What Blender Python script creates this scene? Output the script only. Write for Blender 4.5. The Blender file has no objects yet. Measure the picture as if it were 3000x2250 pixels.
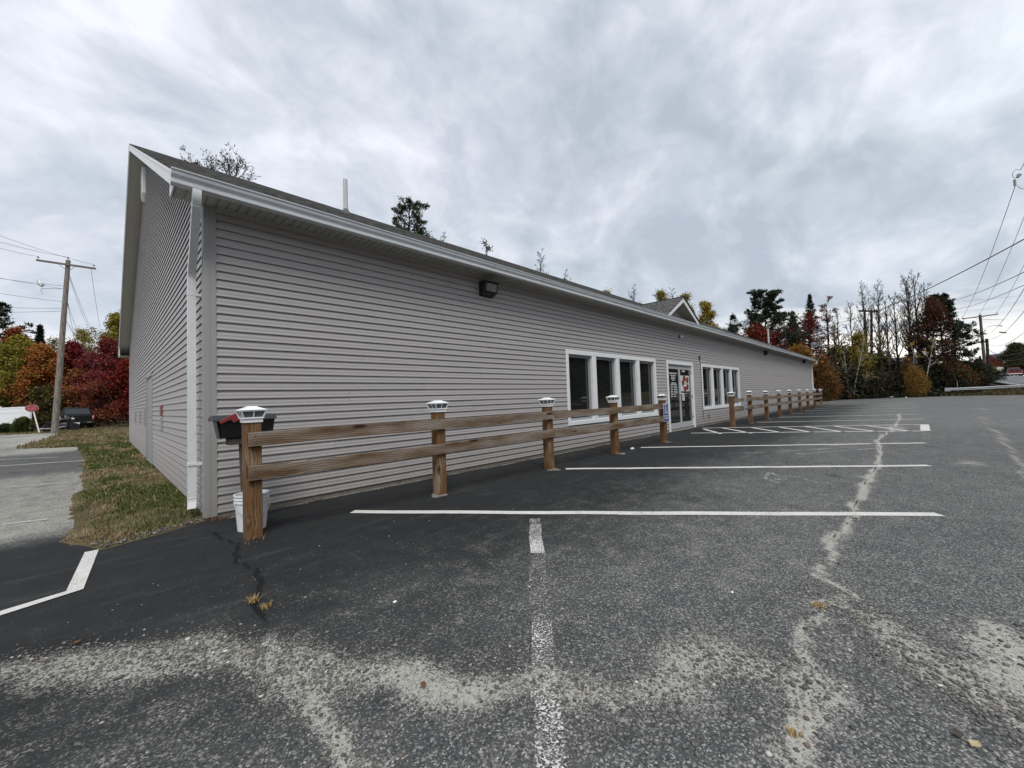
import bpy, bmesh, math, random
import numpy as np
from mathutils import Vector, Matrix

random.seed(11)
RNG = np.random.default_rng(11)
scene = bpy.context.scene
COL = scene.collection

# ---------------------------------------------------------------- camera
CAM_H = 1.26
FPX, CX, CY = 1180.0, 1500.0, 1125.0          # focal length and centre in photo pixels (3000 x 2250)
RM = np.array([[0.7002595712798798, 0.004245239532656612, 0.7138756970034974],
               [-0.7130865660673099, 0.051539036229282936, 0.6991790021438636],
               [-0.03382428307076333, -0.9986619576642874, 0.03911792669457116]])
CPOS = np.array([0.0, 0.0, CAM_H])
cam = bpy.data.cameras.new('camera')
cam.sensor_fit = 'HORIZONTAL'; cam.sensor_width = 36.0
cam.lens = FPX / 3000.0 * 36.0
cam.clip_start = 0.05; cam.clip_end = 3000
camo = bpy.data.objects.new('camera', cam); COL.objects.link(camo)
_r, _u, _b = RM[:, 0], -RM[:, 1], -RM[:, 2]
camo.matrix_world = Matrix(((_r[0], _u[0], _b[0], 0), (_r[1], _u[1], _b[1], 0), (_r[2], _u[2], _b[2], CAM_H), (0, 0, 0, 1)))
scene.camera = camo

# ---------------------------------------------------------------- sky, sun, exposure
SUN_EL, SUN_AZ = math.radians(57), math.radians(-128)   # azimuth measured from +x
world = bpy.data.worlds.new('World'); scene.world = world; world.use_nodes = True
SKY = dict(strength=0.51, exposure=0.75, sun=1.5)

def build_world():
    nt = world.node_tree; N, L = nt.nodes, nt.links
    N.clear()
    out = N.new('ShaderNodeOutputWorld'); bg = N.new('ShaderNodeBackground')
    tc = N.new('ShaderNodeTexCoord')
    sky = N.new('ShaderNodeTexSky'); sky.sky_type = 'NISHITA'; sky.sun_disc = False
    sky.sun_elevation = SUN_EL; sky.sun_rotation = math.pi / 2 - SUN_AZ
    sep = N.new('ShaderNodeSeparateXYZ'); L.new(tc.outputs['Generated'], sep.inputs[0])
    def m(op, a, b=None, c=None):
        n = N.new('ShaderNodeMath'); n.operation = op
        for i, v in enumerate((a, b, c)):
            if v is None: continue
            if isinstance(v, (int, float)): n.inputs[i].default_value = v
            else: L.new(v, n.inputs[i])
        return n.outputs[0]
    zc = m('MAXIMUM', sep.outputs[2], 0.0)
    den = m('ADD', zc, 0.30)
    px = m('DIVIDE', sep.outputs[0], den); py = m('DIVIDE', sep.outputs[1], den)
    cmb = N.new('ShaderNodeCombineXYZ'); L.new(px, cmb.inputs[0]); L.new(py, cmb.inputs[1])
    # cloud sheet seen from below: long soft rolls, torn by finer noise
    dm = N.new('ShaderNodeMixRGB'); dm.inputs[0].default_value = 0.30; L.new(tc.outputs['Generated'], dm.inputs[1]); L.new(cmb.outputs[0], dm.inputs[2])
    mp = N.new('ShaderNodeMapping'); L.new(dm.outputs[0], mp.inputs[0])
    mp.inputs['Rotation'].default_value = (0, 0, math.radians(-24)); mp.inputs['Scale'].default_value = (1.7, 2.2, 3.4)
    mp.inputs['Location'].default_value = (3.1, 1.4, 0)
    mpb = N.new('ShaderNodeMapping'); L.new(cmb.outputs[0], mpb.inputs[0]); mpb.inputs['Location'].default_value = (11.3, 7.7, 2.0)
    def noise(sc, det, dist, rough=0.5, src=mp):
        n = N.new('ShaderNodeTexNoise'); n.inputs['Scale'].default_value = sc; n.inputs['Detail'].default_value = det
        n.inputs['Distortion'].default_value = dist; n.inputs['Roughness'].default_value = rough
        L.new(src.outputs[0], n.inputs[0]); return n.outputs['Fac']
    big = noise(0.9, 4, 0.3, 0.5); mid = noise(2.4, 9, 0.5, 0.56); fine = noise(6.0, 8, 0.4, 0.58); hue = noise(1.7, 3, 0.2, 0.5, mpb)
    s = m('ADD', m('MULTIPLY', big, 0.38), m('ADD', m('MULTIPLY', mid, 0.44), m('MULTIPLY', fine, 0.18)))
    ramp = N.new('ShaderNodeValToRGB'); L.new(s, ramp.inputs[0])
    e = ramp.color_ramp.elements
    e[0].position = 0.39; e[0].color = (0.430, 0.475, 0.535, 1)
    e[1].position = 0.63; e[1].color = (0.83, 0.85, 0.905, 1)
    q = ramp.color_ramp.elements.new(0.48); q.color = (0.540, 0.585, 0.645, 1)
    q = ramp.color_ramp.elements.new(0.545); q.color = (0.660, 0.690, 0.745, 1)
    # bright cream gaps close to the horizon
    mp2 = N.new('ShaderNodeMapping'); L.new(tc.outputs['Generated'], mp2.inputs[0]); mp2.inputs['Scale'].default_value = (2.2, 2.2, 13)
    gap = noise(1.6, 6, 0.4, 0.55, mp2)
    low = m('SUBTRACT', 1.0, m('MINIMUM', m('DIVIDE', zc, 0.26), 1.0))
    gapm = N.new('ShaderNodeMapRange'); L.new(m('MULTIPLY', gap, m('POWER', low, 0.45)), gapm.inputs[0])
    gapm.inputs[1].default_value = 0.36; gapm.inputs[2].default_value = 0.52
    mix = N.new('ShaderNodeMixRGB'); L.new(gapm.outputs[0], mix.inputs[0]); hm = N.new('ShaderNodeMixRGB'); L.new(hue, hm.inputs[0]); hm.inputs[1].default_value = (0.95, 1.02, 1.0, 1); hm.inputs[2].default_value = (1.035, 0.985, 1.035, 1); tm_ = N.new('ShaderNodeMixRGB'); tm_.blend_type = 'MULTIPLY'; tm_.inputs[0].default_value = 1.0; L.new(ramp.outputs[0], tm_.inputs[1]); L.new(hm.outputs[0], tm_.inputs[2]); L.new(tm_.outputs[0], mix.inputs[1]); mix.inputs[2].default_value = (1.04, 1.0, 0.93, 1)
    # the blue sky above the cloud shows a little through the sheet
    nb = N.new('ShaderNodeMixRGB'); nb.blend_type = 'MULTIPLY'; nb.inputs[0].default_value = 1.0
    L.new(sky.outputs[0], nb.inputs[1]); nb.inputs[2].default_value = (0.1, 0.1, 0.1, 1)
    mx2 = N.new('ShaderNodeMixRGB'); mx2.inputs[0].default_value = 0.93; L.new(nb.outputs[0], mx2.inputs[1]); L.new(mix.outputs[0], mx2.inputs[2])
    L.new(mx2.outputs[0], bg.inputs[0]); bg.inputs[1].default_value = SKY['strength'] * 1.42
    L.new(bg.outputs[0], out.inputs[0])
build_world()

sun = bpy.data.lights.new('sun', 'SUN'); sun.energy = SKY['sun']; sun.angle = math.radians(26); sun.color = (1.0, 0.975, 0.94)
suno = bpy.data.objects.new('sun', sun); COL.objects.link(suno)
_sd = Vector((math.cos(SUN_EL) * math.cos(SUN_AZ), math.cos(SUN_EL) * math.sin(SUN_AZ), math.sin(SUN_EL)))
suno.rotation_euler = (_sd).to_track_quat('Z', 'Y').to_euler(); suno.location = (-8, -8, 20)
vs = scene.view_settings
vs.view_transform = 'Standard'; vs.look = 'None'; vs.exposure = SKY['exposure']; vs.gamma = 1.0; vs.use_curve_mapping = False
scene.render.engine = 'CYCLES'

# ---------------------------------------------------------------- pixel -> world helpers
def ray(px, py): return RM @ np.array([px - CX, py - CY, FPX])
def gz(px, py, z=0.0):
    r = ray(px, py); t = (z - CAM_H) / r[2]; return CPOS + t * r
def gyp(px, py, y): r = ray(px, py); return CPOS + r * (y / r[1])
def W(px, py, Z): return CPOS + ray(px, py) / FPX * Z
DK = 3000.0 / 2212.0
def D(x, y): p = gz(x * DK, y * DK); return (p[0], p[1])       # from the 2212 px wide view

def sstep(a, b, x):
    t = np.clip((np.asarray(x, float) - a) / (b - a), 0, 1); return t * t * (3 - 2 * t)
def hfun(x, y):
    """height of the terrain: flat lot, the road climbing at the right"""
    x = np.asarray(x, float); y = np.asarray(y, float)
    left = 0.0 * x
    r = np.clip(x - 69.5, 0, 20) * 0.108 + np.clip(x - 89.5, 0, 150) * 0.008
    r = r * (1 - 0.75 * sstep(2, 16, y))
    far = 0.0
    return left + r + far
def h1(x, y): return float(hfun(x, y))

def _hash(ix, iy, seed):
    n = (ix * 374761393 + iy * 668265263 + seed * 1442695041) & 0xffffffff
    n = ((n ^ (n >> 13)) * 1274126177) & 0xffffffff
    return ((n ^ (n >> 16)) & 0xffff) / 65535.0
def vnoise(x, y, seed=0):
    x = np.asarray(x, float); y = np.asarray(y, float)
    ix = np.floor(x).astype(np.int64); iy = np.floor(y).astype(np.int64)
    fx = x - ix; fy = y - iy; fx = fx * fx * (3 - 2 * fx); fy = fy * fy * (3 - 2 * fy)
    a = _hash(ix, iy, seed); b = _hash(ix + 1, iy, seed); c = _hash(ix, iy + 1, seed); d = _hash(ix + 1, iy + 1, seed)
    return (a * (1 - fx) + b * fx) * (1 - fy) + (c * (1 - fx) + d * fx) * fy
def fbm(x, y, seed=0, o=4):
    s = 0; a = 0.5
    for i in range(o): s = s + a * vnoise(x * 2 ** i, y * 2 ** i, seed + i); a *= 0.5
    return s / (1 - 0.5 ** o)
def pdist(x, y, pts):
    """distance to a polyline and the parameter (0..1) along it"""
    best = np.full(x.shape, 1e9); par = np.zeros(x.shape); n = len(pts) - 1
    for i in range(n):
        ax, ay = pts[i]; bx, by = pts[i + 1]; dx, dy = bx - ax, by - ay; l2 = dx * dx + dy * dy + 1e-12
        t = np.clip(((x - ax) * dx + (y - ay) * dy) / l2, 0, 1)
        d = np.hypot(x - ax - t * dx, y - ay - t * dy); k = d < best
        best = np.where(k, d, best); par = np.where(k, (i + t) / n, par)
    return best, par

# ---------------------------------------------------------------- materials
MAT = {}
class NT:
    def __init__(s, name):
        s.m = bpy.data.materials.new(name); s.m.use_nodes = True; s.t = s.m.node_tree; s.N = s.t.nodes; s.L = s.t.links
        s.b = s.N['Principled BSDF']; s.out = s.N['Material Output']; s.tc = s.N.new('ShaderNodeTexCoord')
        MAT[name] = s.m
    def n(s, t): return s.N.new(t)
    def link(s, a, b): s.L.new(a, b)
    def map(s, scale=(1, 1, 1), src='Object', rot=(0, 0, 0), vec=None):
        m = s.n('ShaderNodeMapping'); s.link(vec if vec else s.tc.outputs[src], m.inputs[0])
        m.inputs['Scale'].default_value = scale; m.inputs['Rotation'].default_value = rot; return m.outputs[0]
    def noise(s, vec, sc, det=4, rough=0.55, dist=0, out='Fac'):
        n = s.n('ShaderNodeTexNoise'); n.inputs['Scale'].default_value = sc; n.inputs['Detail'].default_value = det
        n.inputs['Roughness'].default_value = rough; n.inputs['Distortion'].default_value = dist
        if vec is not None: s.link(vec, n.inputs[0])
        return n.outputs[out]
    def vor(s, vec, sc, out='Distance', feat='F1', rnd=1.0):
        n = s.n('ShaderNodeTexVoronoi'); n.feature = feat; n.inputs['Scale'].default_value = sc; n.inputs['Randomness'].default_value = rnd
        if vec is not None: s.link(vec, n.inputs[0])
        return n.outputs[out]
    def math(s, op, a, b=None, clamp=False):
        n = s.n('ShaderNodeMath'); n.operation = op; n.use_clamp = clamp
        for i, v in enumerate((a, b)):
            if v is None: continue
            if isinstance(v, (int, float)): n.inputs[i].default_value = v
            else: s.link(v, n.inputs[i])
        return n.outputs[0]
    def ramp(s, fac, stops):
        r = s.n('ShaderNodeValToRGB'); s.link(fac, r.inputs[0]); e = r.color_ramp.elements
        for i, (p, c) in enumerate(stops):
            el = e[i] if i < 2 else e.new(p)
            el.position = p; el.color = (c[0], c[1], c[2], 1) if isinstance(c, (tuple, list)) else (c, c, c, 1)
        return r.outputs[0]
    def step(s, v, a, b):
        r = s.n('ShaderNodeMapRange'); r.interpolation_type = 'SMOOTHSTEP'; s.link(v, r.inputs[0]); r.inputs[1].default_value = a; r.inputs[2].default_value = b; return r.outputs[0]
    def mix(s, f, a, b, mode='MIX'):
        n = s.n('ShaderNodeMixRGB'); n.blend_type = mode
        for i, v in enumerate((f, a, b)):
            if isinstance(v, (int, float)): n.inputs[i].default_value = v if i == 0 else (v, v, v, 1)
            elif isinstance(v, (tuple, list)): n.inputs[i].default_value = (v[0], v[1], v[2], 1)
            else: s.link(v, n.inputs[i])
        return n.outputs[0]
    def attr(s, name, out='Fac'):
        a = s.n('ShaderNodeAttribute'); a.attribute_name = name; return a.outputs[out]
    def bump(s, h, st=0.3, d=0.01, nrm=None):
        b = s.n('ShaderNodeBump'); b.inputs['Strength'].default_value = st; b.inputs['Distance'].default_value = d
        s.link(h, b.inputs['Height'])
        if nrm: s.link(nrm, b.inputs['Normal'])
        s.link(b.outputs[0], s.b.inputs['Normal']); return b.outputs[0]
    def col(s, c):
        if isinstance(c, (tuple, list)): s.b.inputs['Base Color'].default_value = (c[0], c[1], c[2], 1)
        else: s.link(c, s.b.inputs['Base Color'])
    def set(s, rough=0.6, metal=0, spec=None):
        s.b.inputs['Roughness'].default_value = rough; s.b.inputs['Metallic'].default_value = metal
        if spec is not None: s.b.inputs['Specular IOR Level'].default_value = spec

def paint(name, c, rough=0.5, metal=0, var=0.12, sc=6.0, bump=0.0, bsc=60, dirt=None, spec=None):
    """a plain coat with slight unevenness, optional grime in blotches"""
    t = NT(name); v = t.map()
    n1 = t.noise(v, sc, 5)
    c0 = tuple(x * (1 - var) for x in c); c1 = tuple(min(1, x * (1 + var)) for x in c)
    col = t.mix(n1, c0, c1)
    if dirt:
        col = t.mix(t.math('MULTIPLY', t.step(t.noise(v, sc * 0.7, 7, 0.65), 0.5, 0.78), dirt[1]), col, dirt[0])
    t.col(col); t.set(rough, metal, spec)
    if bump: t.bump(t.noise(v, bsc, 4), bump, 0.004)
    return t.m

def m_siding(name, c):
    t = NT(name); v = t.map((1.6, 1.6, 130)); v2 = t.map((0.5, 0.5, 0.9)); v3 = t.map((9, 9, 2))
    g = t.noise(v, 1.0, 6, 0.6); b = t.noise(v2, 1.0, 4)
    col = t.mix(g, tuple(x * 0.90 for x in c), tuple(x * 1.08 for x in c))
    col = t.mix(t.math('MULTIPLY', b, 0.20), col, tuple(x * 0.80 for x in c))
    oi = t.n('ShaderNodeObjectInfo')
    col = t.mix(t.math('MULTIPLY', oi.outputs['Random'], 0.30), col, tuple(x * 0.80 for x in c))
    # rain streaks and road splash near the ground
    sp = t.n('ShaderNodeSeparateXYZ'); t.link(t.tc.outputs['Object'], sp.inputs[0])
    splash = t.math('MULTIPLY', t.math('SUBTRACT', 1.0, t.math('DIVIDE', sp.outputs[2], 0.6, True), True), t.noise(v3, 1.0, 5))
    col = t.mix(t.math('MULTIPLY', splash, 0.45), col, (0.15, 0.125, 0.10))
    t.col(col); t.set(0.52, 0, 0.4)
    t.bump(g, 0.22, 0.0016); return t.m

def m_wood(name, axis):
    """weathered, once stained softwood; the grain runs along the given local axis"""
    t = NT(name); oi = t.n('ShaderNodeObjectInfo')
    off = t.n('ShaderNodeCombineXYZ')
    for i, k in enumerate((0.06, 0.05, 17.0) if axis == 'z' else (17.0, 0.05, 0.06)):
        t.link(t.math('MULTIPLY', t.math('SUBTRACT', oi.outputs['Random'], 0.5), k), off.inputs[i])
    ad = t.n('ShaderNodeVectorMath'); t.link(t.tc.outputs['Object'], ad.inputs[0]); t.link(off.outputs[0], ad.inputs[1])
    P = ad.outputs[0]
    slow = (1.6, 1.6, 0.9) if axis == 'z' else (0.9, 1.6, 1.6)
    stretch = (1, 1, 0.045) if axis == 'z' else (0.045, 1, 1)
    wv = t.map(slow, vec=P)
    nz = t.n('ShaderNodeTexNoise'); nz.inputs['Scale'].default_value = 2.2; nz.inputs['Detail'].default_value = 3; t.link(wv, nz.inputs[0])
    sc = t.n('ShaderNodeVectorMath'); sc.operation = 'SCALE'; t.link(nz.outputs['Color'], sc.inputs[0]); sc.inputs['Scale'].default_value = 0.14
    ad2 = t.n('ShaderNodeVectorMath'); t.link(t.map(stretch, vec=P), ad2.inputs[0]); t.link(sc.outputs[0], ad2.inputs[1])
    w = t.n('ShaderNodeTexWave'); w.wave_type = 'RINGS'; w.rings_direction = 'Z' if axis == 'z' else 'X'
    w.inputs['Scale'].default_value = 17.0 if axis == 'z' else 15.0; w.inputs['Distortion'].default_value = 1.4; w.inputs['Detail'].default_value = 3
    t.link(ad2.outputs[0], w.inputs[0])
    ring = w.outputs['Fac']
    fib = t.noise(t.map((90, 90, 3) if axis == 'z' else (3, 90, 90), vec=P), 1.0, 4)
    blot = t.noise(t.map((4.5, 4.5, 2.2) if axis == 'z' else (1.5, 4, 9), vec=P), 1.0, 5)
    base = t.ramp(blot, [(0.32, (0.125, 0.052, 0.017)), (0.70, (0.36, 0.285, 0.205)), (0.52, (0.20, 0.105, 0.045))] if axis == 'z'
                  else [(0.33, (0.12, 0.068, 0.034)), (0.64, (0.34, 0.30, 0.255)), (0.48, (0.23, 0.175, 0.125))])
    dark = t.mix(0.70, base, (0.035, 0.015, 0.006))
    col = t.mix(t.math('MULTIPLY', t.step(ring, 0.25, 1.0), 0.80), base, dark)
    col = t.mix(t.math('MULTIPLY', fib, 0.35), col, (0.12, 0.075, 0.045))
    kn = t.vor(t.map((5, 5, 1.7) if axis == 'z' else (1.4, 5, 5.5), vec=P), 1.0)
    col = t.mix(t.math('SUBTRACT', 1.0, t.step(kn, 0.06, 0.17)), col, (0.035, 0.016, 0.008))
    t.col(col); t.set(0.75, 0, 0.25)
    t.bump(t.math('ADD', ring, fib), 0.25, 0.003); return t.m

def m_asphalt():
    t = NT('asphalt'); v = t.map((1, 1, 0))
    sand = t.attr('sand'); age = t.attr('age'); crack = t.attr('crack')
    agg_c = t.vor(v, 135, 'Color'); agg_d = t.vor(v, 135)
    sepc = t.n('ShaderNodeSeparateColor'); t.link(agg_c, sepc.inputs[0])
    agg2 = t.vor(v, 80, 'Color'); sep2 = t.n('ShaderNodeSeparateColor'); t.link(agg2, sep2.inputs[0])
    big = t.noise(v, 0.9, 5); mid = t.noise(v, 5, 6, 0.6); fine = t.noise(v, 45, 5, 0.65); vf = t.noise(v, 190, 3, 0.6)
    seal = t.mix(mid, (0.0085, 0.0092, 0.0095), (0.021, 0.0222, 0.0225))
    old = t.mix(t.math('ADD', t.math('MULTIPLY', mid, 0.5), t.math('MULTIPLY', fine, 0.5)), (0.027, 0.028, 0.028), (0.105, 0.107, 0.106))
    a2 = t.math('ADD', age, t.math('MULTIPLY', t.math('SUBTRACT', big, 0.5), 0.7))
    base = t.mix(t.step(a2, 0.0, 1.0), seal, old)
    # stones in the mix: most dark, some pale where the binder has worn off
    pale = t.step(t.math('ADD', sepc.outputs[0], t.math('MULTIPLY', t.math('SUBTRACT', a2, 0.75), 0.50)), 0.72, 0.95)
    stone = t.mix(sepc.outputs[1], (0.11, 0.11, 0.112), (0.40, 0.39, 0.37))
    base = t.mix(t.math('MULTIPLY', pale, 0.8), base, stone)
    dk = t.step(sepc.outputs[2], 0.55, 0.95)
    base = t.mix(t.math('MULTIPLY', dk, 0.5), base, (0.012, 0.012, 0.013))
    pale2 = t.math('MULTIPLY', t.step(sep2.outputs[0], 0.95, 0.98), t.step(a2, 0.2, 0.8))
    base = t.mix(t.math('MULTIPLY', pale2, 0.65), base, (0.26, 0.255, 0.24))
    # dust rubbed along the traffic direction
    dust = t.noise(t.map((0.5, 2.6, 0), rot=(0, 0, math.radians(25))), 1.0, 6, 0.6)
    base = t.mix(t.math('MULTIPLY', t.math('MULTIPLY', t.step(dust, 0.52, 0.8), a2), 0.30), base, (0.22, 0.21, 0.19))
    scuff = t.noise(t.map((1.1, 5.5, 0), rot=(0, 0, math.radians(-38))), 1.0, 7, 0.62)
    base = t.mix(t.math('MULTIPLY', t.step(scuff, 0.54, 0.80), 0.22), base, (0.16, 0.16, 0.155))
    stain = t.noise(v, 1.7, 3, 0.5)
    base = t.mix(t.math('MULTIPLY', t.step(stain, 0.62, 0.74), 0.45), base, (0.010, 0.010, 0.010))
    # sand lying on it, with ragged edges that thin out between the stones
    sm = t.math('ADD', sand, t.math('ADD', t.math('MULTIPLY', t.math('SUBTRACT', mid, 0.5), 0.8), t.math('MULTIPLY', t.math('SUBTRACT', fine, 0.5), 1.1)))
    sm = t.math('ADD', sm, t.math('MULTIPLY', t.math('SUBTRACT', sepc.outputs[1], 0.5), 0.55))
    smask = t.step(sm, 0.32, 1.0)
    sandc = t.mix(fine, (0.28, 0.272, 0.238), (0.50, 0.485, 0.43)); sandc = t.mix(t.math('MULTIPLY', t.step(vf, 0.55, 0.75), 0.5), sandc, (0.12, 0.11, 0.10))
    col = t.mix(t.math('MULTIPLY', smask, 0.9), base, sandc)
    ck = t.math('ADD', crack, t.math('MULTIPLY', t.math('SUBTRACT', fine, 0.5), 0.8))
    ckm = t.step(ck, 0.5, 0.75)
    col = t.mix(ckm, col, (0.004, 0.004, 0.004))
    t.col(col); t.set(0.86, 0, 0.28)
    hgt = t.math('ADD', t.math('MULTIPLY', agg_d, -0.6), t.math('ADD', t.math('MULTIPLY', fine, 0.5), t.math('MULTIPLY', ckm, -2.0)))
    t.bump(hgt, 0.55, 0.010)
    return t.m

def m_stripe(name, wear):
    """road paint, worn through to whatever lies below"""
    t = NT(name); v = t.map((1, 1, 0), 'Object')
    n = t.math('ADD', t.math('MULTIPLY', t.noise(v, 2.2, 5), 0.34), t.math('ADD', t.math('MULTIPLY', t.noise(v, 75, 5, 0.7), 0.72), t.math('MULTIPLY', t.vor(v, 110), 0.42)))
    k = t.step(n, wear - 0.10, wear + 0.12)
    t.col(t.mix(t.noise(v, 9, 6, 0.65), (0.40, 0.39, 0.36), (0.76, 0.75, 0.71))); t.set(0.75)
    tr = t.n('ShaderNodeBsdfTransparent'); mx = t.n('ShaderNodeMixShader')
    t.link(k, mx.inputs[0]); t.link(tr.outputs[0], mx.inputs[1]); t.link(t.b.outputs[0], mx.inputs[2]); t.link(mx.outputs[0], t.out.inputs[0])
    t.bump(t.noise(v, 120, 4), 0.3, 0.004); return t.m

def m_leaf(name, trans=0.30, rough=0.62):
    t = NT(name); c = t.attr('tint', 'Color')
    t.col(c); t.set(rough, 0, 0.25)
    tl = t.n('ShaderNodeBsdfTranslucent'); t.link(c, tl.inputs[0])
    mx = t.n('ShaderNodeMixShader'); mx.inputs[0].default_value = trans
    t.link(t.b.outputs[0], mx.inputs[1]); t.link(tl.outputs[0], mx.inputs[2]); t.link(mx.outputs[0], t.out.inputs[0]); return t.m

def m_bark(name, a, b, sc=(14, 14, 3)):
    t = NT(name); v = t.map(sc); n = t.noise(v, 1.0, 6, 0.65)
    t.col(t.ramp(n, [(0.3, a), (0.7, b)])); t.set(0.9, 0, 0.15); t.bump(n, 0.6, 0.02); return t.m

def m_birch():
    t = NT('birch_bark'); v = t.map((3, 3, 9)); n = t.noise(v, 1.0, 5, 0.7)
    t.col(t.ramp(n, [(0.36, (0.07, 0.06, 0.05)), (0.50, (0.36, 0.34, 0.31))])); t.set(0.8); return t.m

def m_ground():
    t = NT('ground_soil'); v = t.map((1, 1, 0))
    a = t.noise(v, 0.35, 5); b = t.noise(v, 2.5, 6, 0.65); c = t.noise(v, 30, 4)
    col = t.ramp(b, [(0.3, (0.075, 0.055, 0.033)), (0.7, (0.25, 0.20, 0.12)), (0.5, (0.14, 0.11, 0.06))])
    col = t.mix(t.math('MULTIPLY', t.step(a, 0.45, 0.65), 0.6), col, (0.055, 0.072, 0.022))
    col = t.mix(t.math('MULTIPLY', c, 0.4), col, (0.05, 0.035, 0.02))
    t.col(col); t.set(0.95, 0, 0.1); t.bump(c, 0.6, 0.03); return t.m

def m_shingle():
    t = NT('shingle'); v = t.map((7.0, 14, 14)); v2 = t.map((60, 60, 60)); v3 = t.map((0.5, 1.5, 1.5))
    n = t.math('ADD', t.math('MULTIPLY', t.noise(v, 1.0, 3), 0.6), t.math('MULTIPLY', t.noise(v2, 1.0, 3), 0.4))
    col = t.ramp(n, [(0.34, (0.022, 0.022, 0.022)), (0.66, (0.17, 0.168, 0.158))])
    col = t.mix(t.math('MULTIPLY', t.step(t.noise(v3, 1.0, 5), 0.5, 0.7), 0.3), col, (0.15, 0.15, 0.14))
    t.col(col); t.set(0.92, 0, 0.15); t.bump(n, 0.5, 0.006); return t.m

def m_glass(name, c=(0.010, 0.011, 0.011)):
    t = NT(name); v = t.map((1, 1, 1)); n = t.noise(v, 1.6, 3)
    t.col(t.mix(n, c, tuple(x * 1.8 for x in c))); t.set(0.02, 0, 0.6); t.b.inputs['IOR'].default_value = 1.52
    t.bump(t.noise(v, 0.9, 2), 0.05, 0.02); return t.m

def m_tint(name, rough=0.85):
    t = NT(name); c = t.attr('tint', 'Color'); v = t.map()
    t.col(t.mix(t.math('MULTIPLY', t.noise(v, 160, 3), 0.35), c, (0.05, 0.045, 0.04))); t.set(rough, 0, 0.3); return t.m

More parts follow.
